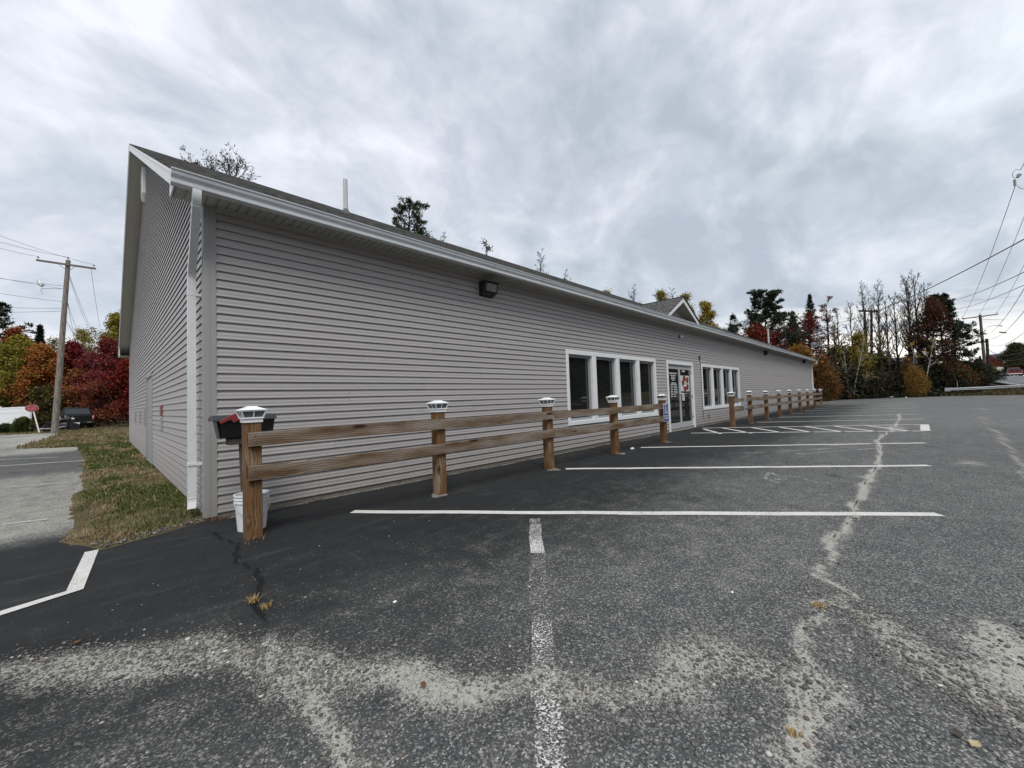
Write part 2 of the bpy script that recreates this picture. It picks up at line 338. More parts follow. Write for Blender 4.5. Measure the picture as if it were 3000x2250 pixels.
def build_materials():
    m_siding('siding', (0.405, 0.380, 0.370))
    m_siding('corner_trim', (0.330, 0.325, 0.310))
    paint('white_trim', (0.74, 0.75, 0.75), 0.45, 0, 0.04, 3, 0.1, 40, ((0.42, 0.40, 0.36), 0.35))
    paint('white_plastic', (0.82, 0.83, 0.83), 0.35, 0, 0.02, 4)
    paint('bucket_plastic', (0.72, 0.74, 0.75), 0.4, 0, 0.05, 4, 0, 40, ((0.40, 0.37, 0.33), 0.5))
    paint('gutter_white', (0.62, 0.64, 0.66), 0.38, 0, 0.05, 2.5, 0.06, 30, ((0.33, 0.32, 0.30), 0.35))
    paint('downspout_white', (0.70, 0.72, 0.72), 0.42, 0, 0.05, 5, 0.1, 50, ((0.36, 0.35, 0.32), 0.4))
    paint('soffit_vinyl', (0.44, 0.43, 0.385), 0.55, 0, 0.06, 3, 0, 40, ((0.25, 0.24, 0.2), 0.3))
    paint('concrete', (0.17, 0.155, 0.135), 0.95, 0, 0.3, 5, 0.6, 30, ((0.06, 0.05, 0.04), 0.8))
    paint('wall_sheathing', (0.10, 0.095, 0.09), 0.9)
    paint('aluminium', (0.50, 0.52, 0.53), 0.35, 0.25, 0.05, 4)
    paint('grey_sash', (0.33, 0.34, 0.35), 0.4, 0, 0.05, 4)
    paint('black_plastic', (0.010, 0.010, 0.011), 0.38, 0, 0.2, 6)
    paint('black_metal', (0.016, 0.016, 0.017), 0.5, 0, 0.2, 6)
    paint('lid_grey', (0.030, 0.032, 0.036), 0.5, 0, 0.15, 6)
    paint('flag_red', (0.21, 0.026, 0.030), 0.5, 0, 0.15, 8)
    paint('sign_blue', (0.014, 0.035, 0.22), 0.4, 0, 0.08, 6)
    paint('sign_white', (0.74, 0.75, 0.78), 0.4, 0, 0.04, 6)
    paint('sign_red', (0.26, 0.012, 0.028), 0.45, 0, 0.1, 6)
    paint('sign_pale_red', (0.62, 0.32, 0.32), 0.5, 0, 0.1, 6)
    paint('faded_red', (0.22, 0.075, 0.075), 0.6, 0, 0.15, 9)
    paint('poster_paper', (0.58, 0.67, 0.64), 0.35, 0, 0.05, 5)
    paint('petal_red', (0.23, 0.018, 0.012), 0.4, 0, 0.3, 12)
    paint('lens_grey', (0.16, 0.17, 0.175), 0.12, 0, 0.15, 9)
    paint('lamp_lens', (0.20, 0.205, 0.21), 0.10, 0, 0.35, 14)
    paint('galvanized', (0.48, 0.50, 0.51), 0.45, 0.25, 0.12, 3)
    paint('dish_grey', (0.30, 0.32, 0.335), 0.5, 0, 0.06, 3)
    paint('dish_dark', (0.04, 0.05, 0.06), 0.5, 0, 0.1, 3)
    paint('wire_black', (0.035, 0.035, 0.042), 0.7)
    paint('wire_grey', (0.10, 0.10, 0.115), 0.6)
    paint('porcelain', (0.28, 0.27, 0.27), 0.3)
    paint('vinyl_white', (0.86, 0.87, 0.88), 0.45, 0, 0.03, 2)
    paint('truck_black', (0.0065, 0.0065, 0.007), 0.28, 0, 0.1, 3, spec=0.5)
    paint('truck_red', (0.17, 0.008, 0.016), 0.3, 0, 0.1, 3)
    paint('truck_white', (0.68, 0.69, 0.70), 0.35, 0, 0.05, 3)
    paint('truck_cream', (0.66, 0.58, 0.26), 0.4, 0, 0.06, 3)
    paint('car_grey', (0.08, 0.08, 0.085), 0.3, 0, 0.1, 3)
    paint('tyre', (0.014, 0.014, 0.015), 0.85)
    paint('rim_grey', (0.10, 0.10, 0.105), 0.4, 0.6)
    paint('chrome', (0.65, 0.66, 0.67), 0.15, 0.9, 0.03)
    paint('tail_red', (0.30, 0.06, 0.05), 0.25)
    paint('tail_white', (0.52, 0.47, 0.46), 0.25)
    paint('boat_wrap', (0.62, 0.65, 0.64), 0.4, 0, 0.05, 2)
    paint('house_grey', (0.17, 0.18, 0.19), 0.8); paint('house_yellow', (0.62, 0.57, 0.38), 0.8); paint('house_roof', (0.05, 0.05, 0.055), 0.9)
    paint('pipe_pvc', (0.50, 0.50, 0.49), 0.45, 0, 0.05, 6)
    paint('dark_leaf_litter', (0.12, 0.05, 0.022), 0.9, 0, 0.5, 30)
    paint('leaf_pale', (0.40, 0.32, 0.19), 0.8, 0, 0.3, 30)
    paint('fixing_brass', (0.35, 0.27, 0.13), 0.35, 0.8)
    paint('old_board', (0.060, 0.045, 0.033), 0.85, 0, 0.35, 9, 0.4, 40)
    paint('road_asphalt', (0.135, 0.135, 0.142), 0.9, 0, 0.2, 0.6, 0.3, 20)
    m_wood('wood_post', 'z'); m_wood('wood_rail', 'x')
    m_asphalt(); m_stripe('stripe_paint', 0.58); m_stripe('stripe_worn', 0.74); m_stripe('stripe_ghost', 0.84); m_stripe('stripe_trace', 0.89); m_stripe('stripe_faint', 0.80)
    m_leaf('leaf'); m_leaf('needle', 0.12, 0.6); m_leaf('grass_blade', 0.25)
    m_bark('bark', (0.018, 0.014, 0.012), (0.06, 0.05, 0.042)); m_bark('bark_grey', (0.030, 0.025, 0.023), (0.075, 0.064, 0.058)); m_birch()
    m_bark('pole_wood', (0.11, 0.09, 0.07), (0.34, 0.31, 0.275), (16, 16, 0.9)); m_bark('pole_dark', (0.02, 0.017, 0.018), (0.05, 0.045, 0.045), (10, 10, 1))
    m_bark('pole_brown', (0.10, 0.078, 0.065), (0.22, 0.18, 0.155), (10, 10, 1))
    m_ground(); m_shingle(); m_glass('window_glass'); m_glass('door_glass', (0.013, 0.014, 0.014)); m_tint('pebble_stone'); m_glass('truck_glass', (0.02, 0.026, 0.028))
build_materials()

# ---------------------------------------------------------------- mesh helpers
class MB:
    def __init__(s): s.v = []; s.f = []
    def add(s, vs, fs):
        o = len(s.v); s.v += [tuple(float(c) for c in v) for v in vs]; s.f += [tuple(i + o for i in f) for f in fs]; return s
    def box(s, x0, x1, y0, y1, z0, z1):
        return s.add([(x0, y0, z0), (x1, y0, z0), (x1, y1, z0), (x0, y1, z0), (x0, y0, z1), (x1, y0, z1), (x1, y1, z1), (x0, y1, z1)],
                     [(3, 2, 1, 0), (4, 5, 6, 7), (0, 1, 5, 4), (1, 2, 6, 5), (2, 3, 7, 6), (3, 0, 4, 7)])
    def quad(s, a, b, c, d): return s.add([a, b, c, d], [(0, 1, 2, 3)])
    def hexa(s, b, t):                               # bottom ring, top ring (4 points each, same order, ccw from above)
        return s.add(list(b) + list(t), [(3, 2, 1, 0), (4, 5, 6, 7), (0, 1, 5, 4), (1, 2, 6, 5), (2, 3, 7, 6), (3, 0, 4, 7)])
    def prism(s, prof, a, b, put, cap=True):
        """extrude a 2D outline from a to b; put(p, q, t) -> xyz"""
        n = len(prof); vs = [put(p, q, a) for p, q in prof] + [put(p, q, b) for p, q in prof]
        fs = [(i, (i + 1) % n, n + (i + 1) % n, n + i) for i in range(n)]
        if cap: fs += [tuple(range(n - 1, -1, -1)), tuple(range(n, 2 * n))]
        return s.add(vs, fs)
    def strip(s, prof, a, b, put):                   # open profile
        n = len(prof); vs = [put(p, q, a) for p, q in prof] + [put(p, q, b) for p, q in prof]
        return s.add(vs, [(i, i + 1, n + i + 1, n + i) for i in range(n - 1)])
    def tube(s, pts, rs, n=8, cap=True):
        pts = [np.array(p, float) for p in pts]
        if isinstance(rs, (int, float)): rs = [rs] * len(pts)
        o = len(s.v); ref = None
        for i, p in enumerate(pts):
            d = pts[min(i + 1, len(pts) - 1)] - pts[max(i - 1, 0)]; d = d / (np.linalg.norm(d) + 1e-9)
            if ref is None: ref = np.array([1.0, 0, 0]) if abs(d[0]) < 0.8 else np.array([0, 1.0, 0])
            a = ref - d * (ref @ d); a /= np.linalg.norm(a) + 1e-9; ref = a; b = np.cross(d, a)
            for k in range(n):
                th = 2 * math.pi * k / n; s.v.append(tuple(p + rs[i] * (math.cos(th) * a + math.sin(th) * b)))
        for i in range(len(pts) - 1):
            for k in range(n):
                s.f.append((o + i * n + k, o + i * n + (k + 1) % n, o + (i + 1) * n + (k + 1) % n, o + (i + 1) * n + k))
        if cap:
            s.f.append(tuple(o + k for k in range(n - 1, -1, -1))); s.f.append(tuple(o + (len(pts) - 1) * n + k for k in range(n)))
        return s
    def rtube(s, pts, w, h, up=(0, 0, 1), side=None):
        """a tube of rectangular section; w along `side`, h across"""
        pts = [np.array(p, float) for p in pts]; o = len(s.v); sd = np.array(side, float)
        for i, p in enumerate(pts):
            d = pts[min(i + 1, len(pts) - 1)] - pts[max(i - 1, 0)]; d /= np.linalg.norm(d)
            c = np.cross(d, sd); c /= np.linalg.norm(c)
            for a, b in ((-1, -1), (1, -1), (1, 1), (-1, 1)): s.v.append(tuple(p + sd * a * w / 2 + c * b * h / 2))
        for i in range(len(pts) - 1):
            for k in range(4): s.f.append((o + 4 * i + k, o + 4 * i + (k + 1) % 4, o + 4 * i + 4 + (k + 1) % 4, o + 4 * i + 4 + k))
        m = o + 4 * (len(pts) - 1); s.f += [(o + 3, o + 2, o + 1, o), (m, m + 1, m + 2, m + 3)]; return s
    def lathe(s, prof, c, n=16, axis='z'):
        o = len(s.v)
        for r, z in prof:
            for k in range(n):
                t = 2 * math.pi * k / n; a, b = r * math.cos(t), r * math.sin(t)
                s.v.append((c[0] + a, c[1] + b, c[2] + z) if axis == 'z' else ((c[0] + a, c[1] + z, c[2] + b) if axis == 'y' else (c[0] + z, c[1] + a, c[2] + b)))
        for i in range(len(prof) - 1):
            for k in range(n): s.f.append((o + i * n + k, o + i * n + (k + 1) % n, o + (i + 1) * n + (k + 1) % n, o + (i + 1) * n + k))
        s.f.append(tuple(o + k for k in range(n - 1, -1, -1))); s.f.append(tuple(o + (len(prof) - 1) * n + k for k in range(n))); return s
    def xf(s, M):
        M = Matrix(M); s.v = [tuple(M @ Vector(v)) for v in s.v]; return s
    def mesh(s, name, origin=(0, 0, 0), smooth=False, bevel=0):
        me = bpy.data.meshes.new(name); ox, oy, oz = origin
        me.from_pydata([(x - ox, y - oy, z - oz) for x, y, z in s.v], [], s.f)
        bm = bmesh.new(); bm.from_mesh(me); bmesh.ops.recalc_face_normals(bm, faces=bm.faces)
        if bevel:
            ed = [e for e in bm.edges if len(e.link_faces) == 2 and e.calc_face_angle(0) > 0.6]
            bmesh.ops.bevel(bm, geom=ed, offset=bevel, segments=1, affect='EDGES', profile=0.7)
        bm.to_mesh(me); bm.free()
        if smooth: me.polygons.foreach_set('use_smooth', [True] * len(me.polygons))
        return me

def wloc(o):
    l = Vector((0, 0, 0))
    while o: l += o.location; o = o.parent
    return l
def put(name, me, mat, parent=None, loc=(0, 0, 0)):
    o = bpy.data.objects.new(name, me); COL.objects.link(o); o.location = loc
    if mat and not me.materials: me.materials.append(MAT[mat])
    if parent: o.parent = parent
    return o
def part(name, mb, mat, parent, smooth=False, bevel=0, own=False):
    """mesh given in world coordinates, parented to its (untransformed but moved) thing"""
    p = wloc(parent)
    if own:
        a = np.array(mb.v); c = (a.min(0) + a.max(0)) / 2; c[2] = a[:, 2].min()
        return put(name, mb.mesh(name, tuple(c), smooth, bevel), mat, parent, tuple(Vector(c) - p))
    return put(name, mb.mesh(name, tuple(p), smooth, bevel), mat, parent)
def tag(o, label, cat, group=None):
    o['label'] = label; o['category'] = cat
    if group: o['group'] = group
    return o
def thing(name, label, cat, loc, group=None):
    o = bpy.data.objects.new(name, None); COL.objects.link(o); o.location = loc; o.empty_display_size = 0.2
    return tag(o, label, cat, group)
def single(name, mb, mat, label, cat, group=None, smooth=False, bevel=0):
    a = np.array(mb.v); c = (a.min(0) + a.max(0)) / 2; c[2] = a[:, 2].min()
    return tag(put(name, mb.mesh(name, tuple(c), smooth, bevel), mat, None, tuple(c)), label, cat, group)
def struct(name, me, mat):
    o = put(name, me, mat); o['kind'] = 'structure'; return o
def np_mesh(name, V, F, mi=None, tint=None, smooth=False):
    """fast mesh from numpy arrays; F is a list of (m, k) index arrays"""
    me = bpy.data.meshes.new(name); V = np.asarray(V, np.float32)
    if not isinstance(F, list): F = [F]
    F = [f for f in F if len(f)]
    me.vertices.add(len(V)); me.vertices.foreach_set('co', V.ravel())
    loops = np.concatenate([np.asarray(f, np.int32).ravel() for f in F]); cnt = np.concatenate([np.full(len(f), f.shape[1], np.int32) for f in F])
    st = np.concatenate([[0], np.cumsum(cnt)[:-1]]).astype(np.int32)
    me.loops.add(len(loops)); me.loops.foreach_set('vertex_index', loops)
    me.polygons.add(len(cnt)); me.polygons.foreach_set('loop_start', st); me.polygons.foreach_set('loop_total', cnt)
    if mi is not None: me.polygons.foreach_set('material_index', np.asarray(mi, np.int32))
    if smooth is not False:
        me.polygons.foreach_set('use_smooth', np.full(len(cnt), True) if smooth is True else np.asarray(smooth, bool))
    me.update(calc_edges=True)
    if tint is not None:
        a = me.color_attributes.new('tint', 'FLOAT_COLOR', 'POINT')
        a.data.foreach_set('color', np.concatenate([np.asarray(tint, np.float32), np.ones((len(tint), 1), np.float32)], 1).ravel())
    return me
def text_mb(s, size, align='CENTER'):
    """flat lettering in the xy plane, centred on the origin"""
    cu = bpy.data.curves.new('lettering', 'FONT'); cu.body = s; cu.size = size; cu.align_x = align; cu.align_y = 'CENTER'; cu.resolution_u = 3; cu.extrude = 0.0015
    ob = bpy.data.objects.new('lettering_tmp', cu); COL.objects.link(ob)
    me = bpy.data.meshes.new_from_object(ob)
    mb = MB(); mb.add([tuple(v.co) for v in me.vertices], [tuple(p.vertices) for p in me.polygons])
    bpy.data.objects.remove(ob); bpy.data.meshes.remove(me); return mb
def copy_tree(o, parent=None):
    c = o.copy(); COL.objects.link(c); c.parent = parent
    for ch in o.children: copy_tree(ch, c)
    return c

# ================================================================ GROUND
def axis_pts(a, b, lo, hi, fine, coarse, grow=1.25):
    p = list(np.arange(lo, hi + 1e-6, fine)); s = fine
    while p[-1] < b: s = min(s * grow, coarse); p.append(p[-1] + s)
    q = []; s = fine; x = lo
    while x > a: s = min(s * grow, coarse); x -= s; q.append(x)
    return np.array(q[::-1] + p)

def sheet(name, xs, ys, zf, mat, attrs=None, keep=None):
    X, Y = np.meshgrid(xs, ys); Z = zf(X, Y); nx, ny = len(xs), len(ys)
    i = np.arange(nx * ny).reshape(ny, nx)
    F = np.stack([i[:-1, :-1], i[:-1, 1:], i[1:, 1:], i[1:, :-1]], -1).reshape(-1, 4)
    if keep is not None:
        cxx = (X[:-1, :-1] + X[1:, 1:]) / 2; cyy = (Y[:-1, :-1] + Y[1:, 1:]) / 2; F = F[keep(cxx, cyy).ravel()]
    me = np_mesh(name, np.stack([X, Y, Z], -1).reshape(-1, 3), F, smooth=True)
    if attrs:
        for k, fn in attrs.items():
            a = me.attributes.new(k, 'FLOAT', 'POINT'); a.data.foreach_set('value', np.asarray(fn(X, Y), np.float32).ravel())
    return struct(name, me, mat)

# crack and sand lines read off the photograph, laid on the ground plane
CRACK1 = [D(*p) for p in [(455, 1148), (475, 1165), (515, 1175), (510, 1205), (530, 1220), (565, 1245), (553, 1290), (568, 1340), (580, 1385), (620, 1450)]]
CRACK1B = [D(*p) for p in [(580, 1380), (620, 1450), (680, 1530), (730, 1610), (775, 1659), (800, 1700)]]
CRACK2 = [D(*p) for p in [(1942, 893), (1925, 930), (1900, 975), (1885, 1020), (1858, 1075), (1848, 1105), (1826, 1150), (1812, 1195), (1786, 1222), (1782, 1255), (1768, 1300), (1768, 1340)]]
CRACK2B = [D(*p) for p in [(1768, 1340), (1745, 1450), (1740, 1500), (1715, 1560), (1690, 1640)]]
CRACK3 = [D(*p) for p in [(2115, 866), (2128, 890), (2155, 935), (2190, 990), (2230, 1040)]]
BAND = [D(*p) for p in [(-60, 1480), (0, 1448), (120, 1440), (250, 1432), (400, 1405), (480, 1412), (600, 1425), (700, 1462), (820, 1462), (900, 1480), (1010, 1490), (1060, 1470)]]
BAND2 = [D(*p) for p in [(1060, 1470), (1150, 1465), (1250, 1500), (1380, 1515), (1470, 1440), (1560, 1408), (1640, 1440), (1720, 1465)]]
BAND3 = [D(*p) for p in [(1790, 1300), (1880, 1330), (1960, 1420), (2030, 1460), (2211, 1560), (2300, 1620)]]
BAND4 = [D(*p) for p in [(2140, 1350), (2211, 1420), (2260, 1480)]]
PATCHES = [(D(1870, 1050), 0.22), (D(1862, 1030), 0.15), (D(1935, 925), 0.5), (D(1900, 900), 0.5), (D(2050, 912), 0.4), (D(2100, 1000), 0.35), (D(1680, 1035), 0.10), (D(1660, 1430), 0.10),
           (D(2190, 1380), 0.16), (D(2200, 1460), 0.14), (D(650, 1420), 0.10), (D(1330, 1530), 0.07), (D(770, 1500), 0.08), (D(900, 1440), 0.1)]

def jag(pts, amp, seed, it=4):
    R = np.random.default_rng(seed); P = [np.array(p, float) for p in pts]
    for k in range(it):
        Q = [P[0]]
        for a, b in zip(P[:-1], P[1:]):
            d = b - a; n = np.array((-d[1], d[0])); L = np.linalg.norm(d) + 1e-9; Q += [(a + b) / 2 + n / L * R.normal(0, min(amp, 0.18 * L)), b]
        P = Q; amp *= 0.6
    return [tuple(p) for p in P]
CRACK1 = jag(CRACK1, 0.02, 1, 2); CRACK1B = jag(CRACK1B, 0.015, 2, 2); CRACK2J = jag(CRACK2, 0.05, 3, 3); CRACK2BJ = jag(CRACK2B, 0.03, 4, 3); CRACK3J = jag(CRACK3, 0.08, 5, 3)

def sand_f(X, Y):
    wx = X + 0.10 * (fbm(X * 2.3, Y * 2.3, 3) - 0.5); wy = Y + 0.10 * (fbm(X * 2.3, Y * 2.3, 9) - 0.5)
    s = np.zeros(X.shape)
    def line(pts, w0, w1, amt):
        nonlocal s
        d, t = pdist(wx, wy, pts); w = (w0 + (w1 - w0) * t) * (0.35 + 1.3 * vnoise(X * 3.4, Y * 3.4, 21)); s = np.maximum(s, amt * (1 - sstep(0.05, 1.15, d / w)))
    line(CRACK1B, 0.05, 0.075, 0.95); line(CRACK2J, 0.070, 0.055, 1.1); line(CRACK2BJ, 0.055, 0.05, 1.0); line(CRACK3J, 0.09, 0.07, 0.7)
    line(CRACK2[3:9], 0.15, 0.07, 0.50)
    line(BAND, 0.24, 0.26, 0.88); line(BAND2, 0.19, 0.27, 0.84); line(BAND3, 0.14, 0.26, 0.82); line(BAND4, 0.28, 0.32, 0.95)
    line([(1.1, 5.735), (10, 5.73), (42, 5.73)], 0.07, 0.09, 0.72)
    for (px, py), r in PATCHES: s = np.maximum(s, 0.75 * (1 - sstep(0.2, 1.0, np.hypot(wx - px, wy - py) / r)))
    # grey dust over the side lot along the gable
    side = sstep(5.9, 7.0, Y - 0.5 * (fbm(X * 1.5, Y * 0.8, 5) - 0.5)) * (1 - sstep(1.0, 2.0, X))
    band = 1 - 0.75 * sstep(12.6, 13.6, Y) * (1 - sstep(20.0, 21.5, Y))
    n = fbm(X * 0.8, Y * 0.35, 13)
    s = np.maximum(s, side * band * (0.50 + 0.50 * n))
    # thin grit everywhere near the middle of the lot
    s = np.maximum(s, (0.26 + 0.20 * (fbm(X * 0.9, Y * 0.9, 31) - 0.5)) * sstep(4.5, 2.0, Y))
    s = np.maximum(s, 0.30 * fbm(X * 0.12, Y * 0.5, 17) * sstep(6, 20, X) * sstep(3.5, -2, Y))
    return s
def age_f(X, Y):
    a = sstep(3.7, 0.7, Y + 0.9 * (fbm(X * 0.7, Y * 0.7, 41) - 0.5)) * 0.85
    a = np.maximum(a, sstep(5, 22, X) * sstep(3.6, 0.3, Y) * 1.25)
    a = np.maximum(a, 0.9 * sstep(36, 45, X)); a = np.maximum(a, sstep(5.9, 6.6, Y) * (1 - sstep(1, 2, X)) * 0.75)
    a = a * (1 - 0.55 * sstep(0.35, -0.6, X) * sstep(6.0, 3.0, Y) * sstep(1.6, 2.8, Y))
    return np.clip(a + 0.08, 0, 1.3)
def crack_f(X, Y):
    d, t = pdist(X + 0.02 * (vnoise(X * 14, Y * 14, 2) - 0.5), Y + 0.02 * (vnoise(X * 14, Y * 14, 4) - 0.5), CRACK1)
    c = (1 - sstep(0.008, 0.045, d)) * sstep(0.93, 0.7, t)
    br = [(D(500, 1180)), (D(455, 1195)), (D(420, 1200))]
    d2, _ = pdist(X, Y, br); c = np.maximum(c, 0.8 * (1 - sstep(0.006, 0.04, d2)))
    for cr, kk in ((CRACK2J, 0.72), (CRACK2BJ, 0.62)):
        d4, _ = pdist(X, Y, cr); c = np.maximum(c, kk * (1 - sstep(0.004, 0.03, d4)) * (vnoise(X * 5, Y * 5, 33) > 0.42))
    d3, t3 = pdist(X, Y, [D(*p) for p in [(600, 1285), (650, 1320), (720, 1380)]]); c = np.maximum(c, 0.55 * (1 - sstep(0.006, 0.035, d3)))
    return c

YW, XC = 5.788, 0.848                       # facade plane and near corner of the building
def lot_keep(x, y):
    front = (y < YW + 0.02) | (x < -0.2)
    return front & (x < np.where(y > -5.2, 63 + (6.6 - y) * 0.373, 67.4 - (-5.2 - y) * 1.06)) & ~((x > 60) & (y > 7))
xs = axis_pts(-60, 90, -1.2, 7.5, 0.045, 2.0, 1.12); ys = axis_pts(-30, 47, -1.2, 6.2, 0.045, 1.5, 1.12)
lot = sheet('parking_lot', xs, ys, lambda X, Y: hfun(X, Y) * 0.98, 'asphalt', dict(sand=sand_f, age=age_f, crack=crack_f), lot_keep)
gxs = np.unique(np.concatenate([np.linspace(-300, -60, 13), np.linspace(-60, 120, 121), np.linspace(120, 600, 25)]))
gys = np.unique(np.concatenate([np.linspace(-300, -60, 13), np.linspace(-60, 90, 101), np.linspace(90, 600, 27)]))
sheet('ground', gxs, gys, lambda X, Y: hfun(X, Y) - 0.05, 'ground_soil')

# the road that climbs away past the guardrail
def road():
    pts = [(56, -30), (64, -21), (74, -15.0), (88, -11.2), (110, -11.6), (155, -16), (240, -27), (420, -60)]
    P = []
    for i in range(len(pts) - 1):
        for k in range(10): t = k / 10; P.append((pts[i][0] * (1 - t) + pts[i + 1][0] * t, pts[i][1] * (1 - t) + pts[i + 1][1] * t))
    for _ in range(6): P = [P[0]] + [((P[i - 1][0] + P[i][0] * 2 + P[i + 1][0]) / 4, (P[i - 1][1] + P[i][1] * 2 + P[i + 1][1]) / 4) for i in range(1, len(P) - 1)] + [P[-1]]
    V = []; F = []; V2 = []; F2 = []
    for i, p in enumerate(P):
        q = P[min(i + 1, len(P) - 1)]; o = P[max(i - 1, 0)]; d = np.array([q[0] - o[0], q[1] - o[1]]); d /= np.linalg.norm(d); n = np.array([-d[1], d[0]])
        z = h1(*p) + 0.05
        for k in (4.8, -4.8): V.append((p[0] + n[0] * k, p[1] + n[1] * k, z))
        for k in (4.35, 4.22): V2.append((p[0] + n[0] * k, p[1] + n[1] * k, z + 0.006))
        if i: F.append((2 * i - 2, 2 * i - 1, 2 * i + 1, 2 * i)); F2.append((2 * i - 2, 2 * i - 1, 2 * i + 1, 2 * i))
    mb = MB(); mb.add(V, F); r = struct('road', mb.mesh('road'), 'road_asphalt')
    m2 = MB(); m2.add(V2, F2); part('painted_line', m2, 'stripe_paint', r)
road()

# painted parking lines, one piece each, a few millimetres proud of the asphalt
def pline(a, b, w=0.12, mat='stripe_paint', name='painted_line', z=0.005, skew=True):
    a = np.array(a, float); b = np.array(b, float); d = b - a; L = np.linalg.norm(d); d /= L; n = np.array([-d[1], d[0]])
    k = max(2, int(L / 0.35)); mb = MB(); vs = []
    for i in range(k + 1):
        p = a + d * L * i / k; j = 0.008 * math.sin(i * 1.7 + a[0]) + random.uniform(-0.004, 0.004); vs += [(*(p + n * (w / 2 + j)), z), (*(p - n * (w / 2 - j)), z)]
    mb.add(vs, [(2 * i, 2 * i + 1, 2 * i + 3, 2 * i + 2) for i in range(k)])
    return part(name, mb, mat, lot)
pline((2.08, 4.75), (3.9, 2.30), 0.12); pline((3.9, 2.30), (5.73, -0.16), 0.125, 'stripe_paint', z=0.0045); pline((5.78, 4.40), (9.14, -0.19), 0.13); pline((9.13, 4.66), (12.72, -0.22), 0.13)
pline((13.2, 5.0), (16.11, -0.31), 0.13); pline((15.25, 5.36), (18.8, -0.35), 0.13); pline((16.2, -0.30), (18.8, -0.34), 0.20)
for a, b in [((14.89, 5.2), (13.29, 4.14)), ((15.5, 4.75), (13.78, 3.43)), ((15.95, 3.95), (14.27, 2.72)), ((16.4, 3.2), (14.72, 2.07)), ((16.9, 2.55), (15.1, 1.38)), ((17.3, 1.8), (15.5, 0.7)), ((17.8, 1.0), (15.9, 0.0))]: pline(a, b, 0.12)
for i, x in enumerate((18.76, 22.5, 26.2, 29.6, 33.2, 36.8, 40.4)): pline((x, 4.45), (x + 3.1, -0.4), 0.13, 'stripe_paint' if i != 2 else 'stripe_worn')
pline((3.20, 2.86), (3.05, 2.72), 0.11, 'stripe_ghost'); pline((3.05, 2.72), (2.50, 2.22), 0.115, 'stripe_worn'); pline((2.50, 2.22), (1.75, 1.55), 0.115, 'stripe_trace'); pline((1.75, 1.55), (1.30, 1.14), 0.11, 'stripe_ghost'); pline((1.30, 1.14), (0.9, 0.77), 0.11, 'stripe_faint')
for i in range(5): pline((9.6 + i * 0.75, 1.6 - 0.1 * i), (11.2 + i * 0.5, 0.55), 0.10, 'stripe_ghost')
pline((8.9, 2.7), (11.9, 0.4), 0.1, 'stripe_ghost'); pline((19.5, -1.3), (22, -3.2), 0.13, 'stripe_ghost')
wh = [(7.25, 1.6), (6.9, 1.36), (7.06, 1.23)], [(6.94, 1.11), (6.77, 0.9), (6.84, 0.79)], [(7.25, 1.6), (6.69, 1.52), (6.47, 1.32)]
for ln in wh:
    for a, b in zip(ln[:-1], ln[1:]): pline(a, b, 0.06, 'stripe_ghost', 'painted_symbol')
# the angle of the line by the grass corner
mb = MB(); mb.add([(-0.62, 4.215, .006), (-0.60, 4.115, .006), (-0.09, 4.30, .006), (-0.17, 4.35, .006)], [(0, 1, 2, 3)]); part('painted_line', mb, 'stripe_paint', lot)
mb = MB(); mb.add([(-0.17, 4.35, .006), (-0.085, 4.30, .006), (-0.01, 5.42, .006), (-0.10, 5.42, .006)], [(0, 1, 2, 3)]); part('painted_line', mb, 'stripe_paint', lot)
def pline_h(a, b, w, mat):
    mb = MB(); n = 6; vs = []
    for i in range(n + 1):
        t = i / n; x = a[0] + (b[0] - a[0]) * t; y = a[1] + (b[1] - a[1]) * t; z = h1(x, y) + 0.012; vs += [(x, y - w / 2, z), (x, y + w / 2, z)]
    mb.add(vs, [(2 * i, 2 * i + 1, 2 * i + 3, 2 * i + 2) for i in range(n)]); part('painted_line', mb, mat, lot)
pline_h((-2.6, 19.6), (-0.9, 18.2), 0.12, 'stripe_worn'); pline_h((-2.4, 16.9), (-0.30, 16.0), 0.12, 'stripe_paint'); pline_h((-1.2, 11.5), (-0.30, 11.1), 0.09, 'stripe_worn'); pline_h((-0.8, 7.6), (-0.45, 7.5), 0.08, 'stripe_worn')

# ---------------------------------------------------------------- grass strip along the gable
def strip_edge(y):
    """x of the ragged outer edge of the grass strip"""
    y = np.asarray(y, float)
    e = -0.24 - 0.10 * sstep(8, 16, y) - 0.25 * sstep(17, 22, y) - 1.65 * sstep(22.5, 25, y) + 0.3 * sstep(26, 34, y) - 40.0 * sstep(43.5, 46, y)
    return e + 0.16 * (vnoise(y * 1.3, y * 0 + 3.3, 8) - 0.5) + 0.07 * (vnoise(y * 6, y * 0 + 1.3, 18) - 0.5) + 0.45 * np.clip(6.05 - y, 0, 1)
def strip_lower(x): return 5.80 - 0.46 * (np.clip(0.80 - x, 0, 1.1)) ** 0.8 + 0.03 * (vnoise(x * 9, x * 0, 5) - 0.5)
def in_strip(x, y): return (x > strip_edge(y)) & (x < XC - 0.01) & (y > strip_lower(x))
def verge_z(X, Y):
    e = np.minimum(X - strip_edge(Y), Y - strip_lower(X)) + 0.05 * (fbm(X * 9, Y * 9, 91) - 0.5)
    return hfun(X, Y) + np.where(e < 0, 0.25 * e, 0.035 * sstep(0, 0.45, e)) + 0.004
def soil_sheet():
    xs = axis_pts(-30, 0.84, -0.6, 0.84, 0.04, 1.2, 1.2); xs = xs[xs <= 0.86]; ys = axis_pts(5.2, 75, 5.3, 8.0, 0.04, 1.0, 1.1)
    sheet('grass_verge', xs, ys, verge_z, 'ground_soil', None, lambda x, y: (x > strip_edge(y) - 0.2) & (x < XC - 0.01) & (y > strip_lower(x) - 0.2))
soil_sheet()

